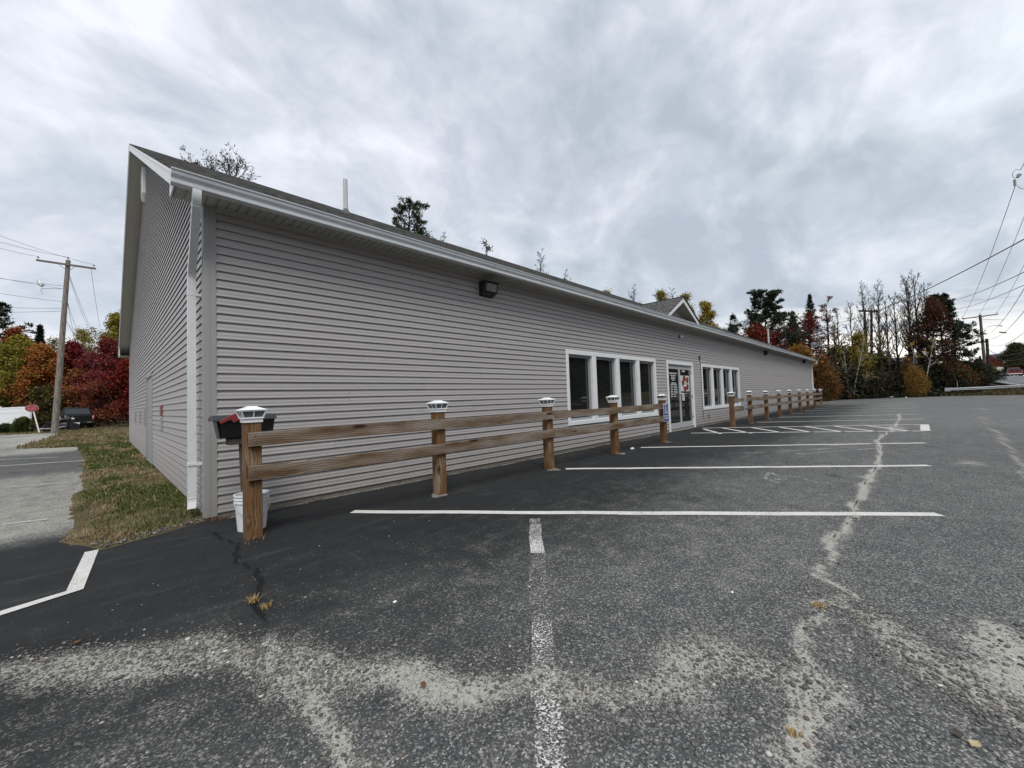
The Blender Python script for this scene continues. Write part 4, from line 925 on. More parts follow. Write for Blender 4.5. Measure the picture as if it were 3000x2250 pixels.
# gable vent: a pointed white louvre under the peak
vy, vz = 14.9, 7.62; pr = [(vy, vz + 0.50), (vy - 0.17, vz + 0.30), (vy - 0.20, vz), (vy - 0.17, vz - 0.30), (vy, vz - 0.52), (vy + 0.17, vz - 0.30), (vy + 0.20, vz), (vy + 0.17, vz + 0.30)]
mb = MB(); mb.prism(pr, XC - 0.085, XC + 0.0, lambda p, q, t: (t, p, q)); gv = part('gable_vent', mb, 'white_plastic', bld, bevel=0.01)
for k in range(9):
    z = vz - 0.32 + k * 0.075; w = 0.13; mb = MB(); mb.add([(XC - 0.088, vy - w, z), (XC - 0.088, vy + w, z), (XC - 0.105, vy + w, z - 0.045), (XC - 0.105, vy - w, z - 0.045), (XC - 0.084, vy - w, z - 0.05), (XC - 0.084, vy + w, z - 0.05)], [(0, 1, 2, 3), (3, 2, 5, 4), (0, 3, 4), (1, 5, 2)]); part('slat', mb, 'white_plastic', gv)
# vent pipes on the roof
def roof_pipe(px, py0, py1, Z, r, lbl):
    a = W(px, py0, Z); b = W(px, py1, Z); y = a[1]; x = a[0]; zr_ = ZE + SLOPE * (y - YE)
    mb = MB(); mb.lathe([(r, 0), (r, b[2] - zr_), (r * 0.86, b[2] - zr_), (r * 0.86, b[2] - zr_ - 0.1)], (x, y, zr_), 16); p = part('vent_pipe', mb, 'pipe_pvc', bld, smooth=False)
    mb = MB(); mb.lathe([(r * 2.6, -0.10), (r * 2.2, 0.02), (r * 1.25, 0.10), (r * 1.1, 0.12)], (x, y, zr_), 16); part('pipe_boot', mb, 'shingle', p)
roof_pipe(1013, 617, 524, 10.3, 0.055, '')
roof_pipe(2252, 1002, 963, 30.0, 0.055, '')

# small cross gable over the entrance
def entry_gable():
    xl, xr, xm = 12.70, 16.05, 14.33; zf, zp = 3.77, 4.66; yf = YFA + 0.03; yi = yf + 0.36
    def zr_at(x): return zf + (zp - zf) * ((x - xl) / (xm - xl) if x < xm else (xr - x) / (xr - xm))
    yb = YE + (zp + 0.05 - ZE) / SLOPE + 0.25
    g = MB(); g.add([(xl + 0.2, yi, zf - 0.05), (xr - 0.2, yi, zf - 0.05), (xm, yi, zp - 0.10)], [(0, 1, 2)]); eg = part('entry_gable', g, 'siding', bld)
    for i in range(7):
        z0 = zf + 0.02 + i * CRS; h = zp - 0.1; t = (z0 - zf) / (h - zf)
        if t > 0.93: break
        a = xl + 0.22 + (xm - xl - 0.22) * t; b = xr - 0.22 - (xr - xm - 0.22) * t; mb = MB(); mb.add([(a, yi - LIP, z0), (b, yi - LIP, z0), (b - 0.08, yi - 0.001, z0 + CRS), (a + 0.08, yi - 0.001, z0 + CRS), (a, yi, z0), (b, yi, z0)], [(0, 1, 2, 3), (4, 5, 1, 0)]); part('siding_plank', mb, 'siding', eg)
    for s, (xe, sg) in enumerate(((xl, 1), (xr, -1))):
        mb = MB(); t = 0.15
        mb.add([(xe, yf, zf + 0.0), (xm, yf, zp), (xm, yf, zp - t - 0.02), (xe + sg * 0.28, yf, zf + 0.0), (xe, yf + 0.02, zf), (xm, yf + 0.02, zp), (xm, yf + 0.02, zp - t - 0.02), (xe + sg * 0.28, yf + 0.02, zf)], [(0, 1, 2, 3), (7, 6, 5, 4), (0, 4, 5, 1), (3, 2, 6, 7), (0, 3, 7, 4)]); part('gable_fascia', mb, 'white_trim', eg)
        mb = MB(); mb.add([(xe + sg * 0.02, yf + 0.02, zf - 0.1), (xm, yf + 0.02, zp - 0.12), (xm, yi + 0.02, zp - 0.12), (xe + sg * 0.02, yi + 0.02, zf - 0.1)], [(0, 1, 2, 3)]); part('gable_soffit', mb, 'soffit_vinyl', eg)
        # roof slope running back into the main roof, laid in tabbed shingle courses
        mb = MB(); nr = 8
        for r in range(nr):
            t0, t1 = r / nr, (r + 1.08) / nr
            xa, za = xe - sg * 0.05 + (xm - xe + sg * 0.05) * t0, zf + 0.0 + (zp + 0.02 - zf) * t0; xb, zb = xe + (xm - xe) * min(t1, 1), zf + (zp + 0.02 - zf) * min(t1, 1)
            yv = YE + (za - ZE) / SLOPE + 0.15; y0 = yf - 0.03; k = max(2, int((yv - y0) / 0.3) + 1); ye_ = np.linspace(y0, max(yv, y0 + 0.2), k + 1)
            for c in range(k):
                h = 0.012 + random.uniform(0, 0.014); mb.add([(xa, ye_[c], za + h), (xa, ye_[c + 1] - 0.012, za + h), (xb, ye_[c + 1] - 0.012, zb + 0.004), (xb, ye_[c], zb + 0.004), (xa, ye_[c], za - 0.012), (xa, ye_[c + 1] - 0.012, za - 0.012)], [(0, 1, 2, 3), (4, 5, 1, 0), (0, 3, 4)])
        o = part('gable_shingles', mb, 'shingle', eg); o['kind'] = 'stuff'
        mb = MB(); mb.add([(xe, yf - 0.02, zf - 0.02), (xm, yf - 0.02, zp), (xm, yb, zp), (xe, YE + 0.1, zf - 0.02)], [(0, 1, 2, 3)]); part('gable_deck', mb, 'shingle', eg)
    mb = MB(); mb.box(xm - 0.07, xm + 0.07, yf - 0.035, yb, zp + 0.012, zp + 0.03); part('ridge_cap', mb, 'shingle', eg, bevel=0.008)
entry_gable()

# ---------------------------------------------------------------- windows
def window(x0, x1):
    cw = 0.105; y0, y1 = YW - 0.034, YW + 0.10
    f = MB()
    f.hexa([(x0, y0, ZW1 - cw), (x1, y0, ZW1 - cw), (x1, y1, ZW1 - cw), (x0, y1, ZW1 - cw)], [(x0, y0, ZW1), (x1, y0, ZW1), (x1, y1, ZW1), (x0, y1, ZW1)])
    f.box(x0, x0 + cw, y0, y1, ZW0 + cw, ZW1 - cw - 0.001); f.box(x1 - cw, x1, y0, y1, ZW0 + cw, ZW1 - cw - 0.001)
    w = part('window', f, 'white_trim', bld, bevel=0.006)
    f = MB(); f.box(x0, x1, y0 - 0.004, y1, ZW0, ZW0 + cw - 0.001); part('sill', f, 'white_trim', w, bevel=0.006)
    n = 4; mw = 0.19; ow = (x1 - x0 - 2 * cw - (n - 1) * mw) / n
    for k in range(n):
        a = x0 + cw + k * (ow + mw); b = a + ow; z0, z1 = ZW0 + cw, ZW1 - cw
        if k < n - 1: f = MB(); f.box(b, b + mw, y0 + 0.002, y1, z0 + 0.0005, z1 - 0.0015); part('mullion', f, 'white_trim', w, bevel=0.005)
        s = MB(); t = 0.030
        for dy, q in ((0.028, 0.0), (0.052, 0.030)):
            m = 'white'
            aa, bb, c0, c1 = a + q, b - q, z0 + q, z1 - q
            s.box(aa, aa + t, YW + dy, YW + dy + 0.022, c0, c1); s.box(bb - t, bb, YW + dy, YW + dy + 0.022, c0, c1); s.box(aa + t, bb - t, YW + dy, YW + dy + 0.022, c0, c0 + t); s.box(aa + t, bb - t, YW + dy, YW + dy + 0.022, c1 - t, c1)
        part('sash', s, 'grey_sash', w)
        g = MB(); g.box(a + 0.05, b - 0.05, YW + 0.078, YW + 0.084, z0 + 0.05, z1 - 0.05); part('pane', g, 'window_glass', w)
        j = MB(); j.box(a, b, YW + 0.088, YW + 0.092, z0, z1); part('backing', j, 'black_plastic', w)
for a, b in WIN: window(a, b)

# ---------------------------------------------------------------- entrance doors
def entrance():
    x0, x1 = DOOR; cw = 0.115; y0, y1 = YW - 0.034, YW + 0.11
    f = MB(); f.box(x0, x1, y0, y1, ZD1 - cw, ZD1); f.box(x0, x0 + cw, y0, y1, 0.0, ZD1 - cw - 0.001); f.box(x1 - cw, x1, y0, y1, 0.0, ZD1 - cw - 0.001)
    d = part('door', f, 'white_trim', bld, bevel=0.006)
    a, b = x0 + cw, x1 - cw; m = (a + b) / 2 - 0.02; zt = ZD1 - cw; yd = YW + 0.02
    f = MB(); f.box(a, b, yd + 0.03, y1, zt - 0.09, zt - 0.001); f.box(a, b, yd - 0.03, y1, 0.0, 0.02); part('door_frame', f, 'aluminium', d)
    for k, (l, r) in enumerate(((a + 0.004, m - 0.003), (m + 0.003, b - 0.004))):
        st = 0.062; z0, z1 = 0.024, zt - 0.092; f = MB()
        f.box(l, l + st, yd, yd + 0.045, z0, z1); f.box(r - st, r, yd, yd + 0.045, z0, z1); f.box(l + st, r - st, yd, yd + 0.045, z0, z0 + 0.23); f.box(l + st, r - st, yd, yd + 0.045, z1 - 0.065, z1)
        lf = part('door_leaf', f, 'aluminium', d, bevel=0.004)
        g = MB(); g.box(l + st - 0.002, r - st + 0.002, yd + 0.020, yd + 0.028, z0 + 0.225, z1 - 0.06); part('pane', g, 'door_glass', d)
        g = MB(); g.box(l + st, r - st, yd + 0.04, yd + 0.052, 0.98, 1.02); part('push_bar', g, 'aluminium', d)
        hx = r - 0.03 if k == 0 else l + 0.10; g = MB()
        if k == 1: g.tube([(hx - 0.055, yd, 1.28), (hx - 0.055, yd - 0.06, 1.28), (hx + 0.055, yd - 0.06, 1.28), (hx + 0.055, yd - 0.06, 1.03), (hx - 0.055, yd - 0.06, 1.03), (hx - 0.055, yd - 0.06, 1.28)], 0.014, 8); part('handle', g, 'white_plastic', d)
        else: g.tube([(hx + 0.0, yd, 1.28), (hx - 0.12, yd - 0.05, 1.28), (hx - 0.12, yd - 0.05, 1.03), (hx + 0.0, yd, 1.03)], 0.012, 8); part('handle', g, 'grey_sash', d)
        if k == 0:
            # opening hours in white lettering: too small to read in the photograph, kept as word shapes
            t = MB(); rows = [(1.985, [(0.10, 0.86)], .030), (1.915, [(0.22, 0.76)], .026), (1.855, [(0.30, 0.70)], .024), (1.795, [(0.30, 0.70)], .024), (1.745, [(0.37, 0.65)], .022), (1.640, [(0.30, 0.76)], .030), (1.590, [(0.24, 0.82)], .022)]
            for z in (1.535, 1.475, 1.415, 1.355, 1.295): rows.append((z, [(0.24, 0.43), (0.52, 0.84)], .024))
            rows += [(1.235, [(0.25, 0.46), (0.54, 0.70)], .024), (1.175, [(0.25, 0.42), (0.54, 0.72)], .024)]
            L0 = l + st; wd = r - st - L0
            for z, sp, hh in rows:
                for u0, u1 in sp:
                    xx = L0 + u0 * wd; e = L0 + u1 * wd
                    while xx < e - 0.01:
                        w_ = random.uniform(0.014, 0.022); t.box(xx, xx + w_, yd + 0.0165, yd + 0.019, z, z + hh * random.uniform(0.8, 1)); xx += w_ + 0.004
            part('lettering', t, 'sign_white', d)
        else:
            L0, wd = l + st, r - st - l - st; p = MB(); p.box(L0 - 0.0, L0 + wd * 0.88, yd + 0.014, yd + 0.018, 1.36, 1.93); po = part('poster', p, 'poster_paper', d)
            pw, ph = wd * 0.88, 0.57; cx_, cz_ = L0 + pw * 0.575, 1.36 + ph * 0.51
            for (pu, pv, rw, rh, ang) in ((0.46, 0.815, 0.175, 0.185, 6), (0.79, 0.71, 0.15, 0.215, 14), (0.31, 0.54, 0.15, 0.18, 4), (0.78, 0.27, 0.145, 0.20, -12), (0.50, 0.155, 0.175, 0.165, 4), (0.27, 0.315, 0.055, 0.05, 0)):
                c, s_ = math.cos(math.radians(ang)), math.sin(math.radians(ang)); ox_, oz_ = L0 + pw * pu, 1.36 + ph * pv; q = MB(); vs_ = []
                for i in range(18):
                    th = 2 * math.pi * i / 18; u, v = rw * pw * math.cos(th), rh * ph * math.sin(th); vs_.append((u * c + v * s_, -u * s_ + v * c))
                q.prism(vs_, yd + 0.0115, yd + 0.0135, lambda P_, Q_, T_: (ox_ + P_, T_, oz_ + Q_)); part('petal', q, 'petal_red', po)
            q = MB(); q.box(cx_ - 0.03, cx_ + 0.02, yd + 0.011, yd + 0.0132, cz_ - 0.03, cz_ + 0.03); part('flower_centre', q, 'lid_grey', po)
            q = MB(); q.box(L0 + wd * 0.22, L0 + wd * 0.50, yd + 0.015, yd + 0.018, 2.06, 2.135); part('door_sticker', q, 'tail_white', d)
            for zz in (0.35, 1.1, 2.0): q = MB(); q.tube([(r + 0.004, yd - 0.006, zz), (r + 0.004, yd - 0.006, zz + 0.11)], 0.012, 8); part('hinge', q, 'black_metal', d)
    g = MB(); g.box(a, b, yd + 0.06, yd + 0.07, 0.02, zt - 0.09); part('backing', g, 'black_plastic', d)
entrance()

# ---------------------------------------------------------------- side door in the gable wall
def side_door():
    a, b, zt = GD; f = MB(); x0, x1 = XC - 0.022, XC + 0.12; cw = 0.06
    f.box(XC - 0.027, x1, a, a + cw, 0.03, zt); f.box(XC - 0.06, x1, b - cw, b, 0.03, zt); f.box(XC - 0.05, x1, a + cw, b - cw, zt - cw, zt)
    d = part('side_door', f, 'corner_trim', bld)
    f = MB(); f.box(XC - 0.026, XC + 0.03, a + cw, b - cw, 0.09, zt - cw); lf = part('door_leaf', f, 'dish_grey', d, bevel=0.005)
    for z0, z1 in ((0.25, 0.95), (1.12, 1.95)):
        for q in (0.15, 0.62): f = MB(); f.box(XC - 0.032, XC - 0.024, a + cw + q, a + cw + q + 0.36, z0, z1); part('door_panel', f, 'dish_grey', d, bevel=0.006)
    f = MB(); f.tube([(XC - 0.02, a + cw + 0.09, 1.0), (XC - 0.085, a + cw + 0.09, 1.0), (XC - 0.085, a + cw + 0.24, 1.0)], 0.014, 8); part('handle', f, 'chrome', d)
    f = MB(); f.box(XC - 0.03, XC + 0.1, a + cw, b - cw, 0.05, 0.089); part('threshold', f, 'aluminium', d)
side_door()
# narrow sign boards screwed to the gable wall
for i, (y, z0, z1, wd, red) in enumerate([(10.4, 0.90, 1.38, 0.22, True), (14.7, 0.92, 1.36, 0.22, False), (16.6, 0.93, 1.30, 0.22, False), (19.0, 0.94, 1.30, 0.22, False)]):
    lb = ['narrow wall sign with faded red top, between downspout and side door', 'grey wall sign just beyond the side door on the gable wall', 'grey wall sign midway between side door and far corner', 'grey wall sign on the gable wall nearest its far corner'][i]
    t = thing('wall_sign', lb, 'sign', (XC - LIP, y, z0))
    m = MB(); m.box(XC - LIP - 0.024, XC - LIP + 0.006, y - wd / 2, y + wd / 2, z0, z1 if not red else z1 - 0.2); part('sign_board', m, 'corner_trim' if not red else 'dish_grey', t, bevel=0.003)
    if red: m = MB(); m.box(XC - LIP - 0.026, XC - LIP + 0.006, y - wd / 2, y + wd / 2, z1 - 0.199, z1); part('sign_top', m, 'faded_red', t)

# ---------------------------------------------------------------- lights, cable and camera on the facade
def wall_pack(x, z, lb, w=0.34, h=0.23):
    t = thing('wall_light', lb, 'light', (x, YW, z), 'black flood lights under the eave')
    y = YW - LIPF; m = MB()
    m.hexa([(x - w / 2, y - 0.16, z + 0.03), (x + w / 2, y - 0.16, z + 0.03), (x + w / 2, y + 0.01, z - 0.03), (x - w / 2, y + 0.01, z - 0.03)], [(x - w / 2, y - 0.20, z + h), (x + w / 2, y - 0.20, z + h), (x + w / 2, y + 0.01, z + h + 0.02), (x - w / 2, y + 0.01, z + h + 0.02)])
    part('housing', m, 'black_plastic', t, bevel=0.012)
    m = MB(); m.hexa([(x - w / 2 + 0.04, y - 0.178, z + 0.045), (x + w / 2 - 0.04, y - 0.178, z + 0.045), (x + w / 2 - 0.04, y - 0.14, z + 0.05), (x - w / 2 + 0.04, y - 0.14, z + 0.05)], [(x - w / 2 + 0.04, y - 0.212, z + h - 0.035), (x + w / 2 - 0.04, y - 0.212, z + h - 0.035), (x + w / 2 - 0.04, y - 0.15, z + h - 0.04), (x - w / 2 + 0.04, y - 0.15, z + h - 0.04)])
    ln = part('lens', m, 'lamp_lens', t, bevel=0.012)
    m = MB(); m.box(x - w / 2 - 0.01, x + w / 2 + 0.01, y - 0.235, y - 0.10, z + h - 0.012, z + h + 0.006); part('visor', m, 'black_plastic', t)
wall_pack(5.24, 3.30, 'black flood light with square lens under the eave left of the windows'); wall_pack(26.8, 3.33, 'black flood light under the eave, first one past the second window'); wall_pack(38.9, 3.36, 'black flood light under the eave by the far downspout')
t = thing('security_camera', 'small white and black camera on the siding above the entrance doors', 'camera', (14.6, YW, 3.28))
m = MB(); m.box(14.55, 14.65, YW - 0.05, YW - 0.008, 3.28, 3.38); part('base', m, 'black_plastic', t, bevel=0.006); m = MB(); m.box(14.57, 14.68, YW - 0.13, YW - 0.05, 3.29, 3.365); part('camera_head', m, 'white_plastic', t, bevel=0.01)
m = MB(); m.box(16.40, 16.48, YW - 0.06, YW - 0.012, 2.60, 2.74); t = thing('cable_box', 'small grey cable box between the doors and the second window', 'box', (16.44, YW, 2.6)); part('box', m, 'lid_grey', t, bevel=0.005)
m = MB(); m.tube([(16.44, YW - 0.028, 2.60), (16.52, YW - 0.026, 2.46), (16.55, YW - 0.026, 1.4), (16.55, YW - 0.027, 0.35), (16.56, YW - 0.03, 0.25)], 0.009, 5); part('cable', m, 'wire_black', t)
for x, lb in ((12.9, 'short dark conduit stub low on the siding between window and doors'), (17.1, 'short dark conduit stub low on the siding under the second window')):
    m = MB(); m.tube([(x, YW - 0.02, 0.42), (x, YW - 0.05, 0.40), (x, YW - 0.05, 0.28), (x + 0.05, YW - 0.05, 0.25)], 0.012, 6); single('conduit_stub', m, 'black_metal', lb, 'pipe')
# satellite dishes on the roof
def dish(px, py, Z, r, lb, mat, az, el, mast, flip=1):
    c = W(px, py, Z); x, y, z = c; zr_ = ZE + SLOPE * (y - YE) if y < YRG else zroof(y)
    t = thing('satellite_dish', lb, 'dish', (x, y, zr_), None)
    m = MB(); prof = [(0.001, 0.0)] + [(r * k / 6, 0.16 * r * (k / 6) ** 2 * 2) for k in range(1, 7)] + [(r * 1.02, 0.33 * r), (r * 0.98, 0.30 * r), (r * 0.5, 0.07 * r), (0.001, -0.03 * r)]
    m.lathe(prof, (0, 0, 0), 20); m.xf(Matrix.Translation((x, y, z)) @ Matrix.Rotation(az, 4, 'Z') @ Matrix.Rotation(el, 4, 'Y')); part('reflector', m, mat, t, smooth=True)
    m = MB(); m.tube([(x, y, zr_ - 0.02), (x, y, zr_ + 0.5 * (z - zr_)), (x, y, z)], 0.03, 8); m.box(x - .1, x + .1, y - .1, y + .1, zr_ - 0.03, zr_ + 0.03); part('mast', m, 'lid_grey', t)
    d = Matrix.Rotation(az, 4, 'Z') @ Matrix.Rotation(el, 4, 'Y') @ Vector((0.2 * r, 0, 1.15 * r)); m = MB(); m.tube([(x, y, z - 0.05), (x + d.x * 0.6, y + d.y * 0.6, z + d.z * 0.6 - 0.25 * r), (x + d.x, y + d.y, z + d.z)], 0.018, 6); m.box(x + d.x - .05, x + d.x + .05, y + d.y - .05, y + d.y + .05, z + d.z - .05, z + d.z + .05); part('feed_arm', m, 'lid_grey', t)
dish(2152, 945, 29.0, 0.25, 'tilted pale grey satellite dish on the roof next to a second one', 'dish_grey', math.radians(200), math.radians(62), 0)
dish(2184, 952, 29.0, 0.235, 'round pale grey satellite dish facing the lot on the roof', 'dish_grey', math.radians(225), math.radians(75), 0)
dish(2300, 960, 36.0, 0.28, 'pale flat lying satellite dish behind the white roof pipe', 'dish_grey', math.radians(30), math.radians(12), 0)
dish(2390, 1012, 32.5, 0.36, 'dark satellite dish at the far end of the roof', 'dish_dark', math.radians(20), math.radians(-35), 0)

# ================================================================ FENCE
PW = 0.14
def post_mesh():
    m = MB(); m.box(-PW / 2, PW / 2, 0, PW, -0.02, 1.155); return m.mesh('post', bevel=0.006)
def cap_meshes():
    m = MB(); c = PW / 2
    def ring(h, z): return [(-h, c - h, z), (h, c - h, z), (h, c + h, z), (-h, c + h, z)]
    m.hexa(ring(0.080, 1.128), ring(0.080, 1.166)); m.hexa(ring(0.090, 1.1662), ring(0.088, 1.178))
    m.hexa(ring(0.112, 1.2365), ring(0.118, 1.250)); m.hexa(ring(0.118, 1.2502), ring(0.045, 1.281)); m.hexa(ring(0.045, 1.2812), ring(0.038, 1.288))
    for sx in (-1, 1):
        for sy in (-1, 1):
            a = np.array((sx * 0.082, c + sy * 0.082, 1.176)); b = np.array((sx * 0.106, c + sy * 0.106, 1.238)); m.tube([a, b], 0.009, 6)
    for sx, sy in ((0, -1), (0, 1), (-1, 0), (1, 0)):
        a = np.array((sx * 0.080, c + sy * 0.080, 1.176)); b = np.array((sx * 0.104, c + sy * 0.104, 1.238)); m.tube([a, b], 0.0065, 6)
    g = MB(); g.hexa(ring(0.074, 1.1785), ring(0.096, 1.236))
    return m.mesh('post_cap'), g.mesh('lens')
ME_POST, (ME_CAP, ME_LENS) = post_mesh(), cap_meshes()
def collar_mesh():
    m = MB(); vs = []; n = 14
    for i in range(n):
        t = 2 * math.pi * i / n; r = 0.115 + 0.03 * math.sin(3 * t + 1) + 0.015 * math.sin(7 * t); vs.append((r * math.cos(t), PW / 2 + r * 0.9 * math.sin(t)))
    m.prism(vs, 0.0, 0.012, lambda p, q, t: (p, q, t)); return m.mesh('concrete_collar')
ME_COL = collar_mesh()
def fence(xs, y, lb, breaks, x_end):
    f = thing('post_and_rail_fence', lb, 'fence', (xs[0], y, 0))
    yf = y
    for i, x in enumerate(xs):
        l = (x - xs[0], 0, 0); rz = random.uniform(-0.02, 0.02); dz = random.uniform(-0.012, 0.012)
        p = put('post', ME_POST, 'wood_post', f, l); p.rotation_euler = (random.uniform(-.006, .006), random.uniform(-.006, .006), rz); p.location.z = dz
        c = put('post_cap', ME_CAP, 'white_plastic', f, (l[0], 0, dz)); c.rotation_euler = p.rotation_euler; g = put('lens', ME_LENS, 'lens_grey', c)
        if i in (1, 2, 3, 4, 7): q = put('concrete_collar', ME_COL, 'concrete', f, (l[0], 0, -0.006)); q.rotation_euler[2] = i * 1.3
    for z0, z1 in ((0.893, 1.030), (0.560, 0.697)):
        for k in range(len(breaks) - 1):
            a, b = breaks[k] + 0.002, breaks[k + 1] - 0.002; n = 10; m = MB(); dz = random.uniform(-.012, .012)
            ph = random.uniform(0, 6); vs = []; fs = []
            for i in range(n + 1):
                t = i / n; s = 0.012 * math.sin(t * math.pi * 2 + ph) * 0.5 + dz; x = (b - a) * t
                vs += [(x, -0.040, s), (x, -0.002, s), (x, -0.002, s + z1 - z0), (x, -0.040, s + z1 - z0)]
            for i in range(n):
                o = 4 * i; fs += [(o, o + 4, o + 5, o + 1), (o + 1, o + 5, o + 6, o + 2), (o + 2, o + 6, o + 7, o + 3), (o + 3, o + 7, o + 4, o)]
            fs += [(0, 1, 2, 3), (4 * n + 3, 4 * n + 2, 4 * n + 1, 4 * n)]; m.add(vs, fs)
            r = put('rail', m.mesh('rail', bevel=0.003), 'wood_rail', f, (a - xs[0], 0, z0))
            if a < 9:
                for x in xs:
                    if a - 0.1 < x < b + 0.1:
                        for zz in (0.04, 0.10):
                            sx = min(max(x - a, 0.045), b - a - 0.045); s = MB(); s.lathe([(0.0065, 0), (0.0075, 0.002), (0.005, 0.006)], (sx, 0, 0), 8, 'y'); s.v = [(u, -0.039 - (v), w + zz) for u, v, w in s.v]; put('screw', s.mesh('screw'), 'fixing_brass', r)
    return f
FA = [1.05, 3.27, 5.64, 7.92, 10.42]; FB = [16.0, 18.36, 21.0, 23.55, 26.17, 28.9, 31.6, 34.3, 37.0]
fence(FA, 4.585, 'brown two rail fence with capped posts from the mailbox to the doors', [FA[0] - 0.055, FA[2] + 0.062, FA[4] + 0.06], 0)
fence(FB, 4.50, 'weathered two rail fence with capped posts running from the second window to the far end', [FB[0] - 0.06, FB[2], FB[4], FB[6], FB[8] + 0.07], 0)

def access_sign(x0, x1, z0, z1, y, lb):
    t = thing('accessible_parking_sign', lb, 'sign', ((x0 + x1) / 2, y, z0), None)
    m = MB(); m.box(x0, x1, y - 0.004, y, z0, z1); part('sign_border', m, 'sign_white', t, bevel=0.0015)
    w, h = x1 - x0, z1 - z0; b = 0.012; m = MB(); m.box(x0 + b, x1 - b, y - 0.0062, y - 0.0042, z0 + b, z1 - b); part('sign_panel', m, 'sign_blue', t)
    cx_ = (x0 + x1) / 2; s = h; yy = (y - 0.0092, y - 0.0066)
    m = MB()
    def bar(ax, az, bx, bz, wd):
        a = np.array([ax, az]) * s; c = np.array([bx, bz]) * s; d = c - a; L = np.linalg.norm(d); d /= L; n = np.array([-d[1], d[0]]) * wd * s / 2
        m.prism([tuple(a - n), tuple(c - n), tuple(c + n), tuple(a + n)], yy[0], yy[1], lambda p, q, tt: (cx_ + p, tt, z0 + q))
    def disc(ax, az, r, r2=0):
        n = 18
        if r2 == 0: m.prism([((ax + r * math.cos(6.283 * i / n)) * s, (az + r * math.sin(6.283 * i / n)) * s) for i in range(n)], yy[0], yy[1], lambda p, q, tt: (cx_ + p, tt, z0 + q))
        else:
            for i in range(2, n - 1):
                a0, a1 = 6.283 * i / n + 1.6, 6.283 * (i + 1) / n + 1.6
                m.prism([((ax + q * math.cos(a)) * s, (az + q * math.sin(a)) * s) for q, a in ((r2, a0), (r, a0), (r, a1), (r2, a1))], yy[0], yy[1], lambda p, q, tt: (cx_ + p, tt, z0 + q))
    disc(-0.05, 0.885, 0.036); bar(-0.05, 0.86, -0.03, 0.67, 0.05); bar(-0.04, 0.78, 0.09, 0.78, 0.035); bar(-0.03, 0.68, 0.10, 0.67, 0.045); bar(0.09, 0.68, 0.14, 0.53, 0.045); bar(0.13, 0.535, 0.18, 0.55, 0.035); disc(-0.01, 0.60, 0.135, 0.095)
    for zz in (0.95, 0.445): bar(-0.25, zz, 0.25, zz, 0.014)
    for xx in (-0.25, 0.25): bar(xx, 0.445, xx, 0.95, 0.014)
    part('wheelchair_symbol', m, 'sign_white', t)
    for txt, zc, sz in (('HANDICAPPED', 0.30, 0.092), ('PARKING', 0.17, 0.105)):
        q = text_mb(txt, sz * s); a = np.array(q.v); wd = a[:, 0].max() - a[:, 0].min(); k = min(1.0, (w - 0.04) / wd) if txt[0] == 'H' else min(1.0, 0.72 * (w - 0.04) / wd)
        q.v = [(cx_ + v[0] * k, y - 0.0078 + v[2] * 0.6, z0 + zc * s + v[1] * 1.25) for v in q.v]; part('lettering', q, 'sign_white', t)
access_sign(10.205, 10.515, 0.560, 1.025, 4.538, 'blue wheelchair parking sign on the fence post next to the doors')
access_sign(17.10, 17.38, 0.575, 1.020, 4.452, 'blue wheelchair parking sign on the fence rails below the second window')

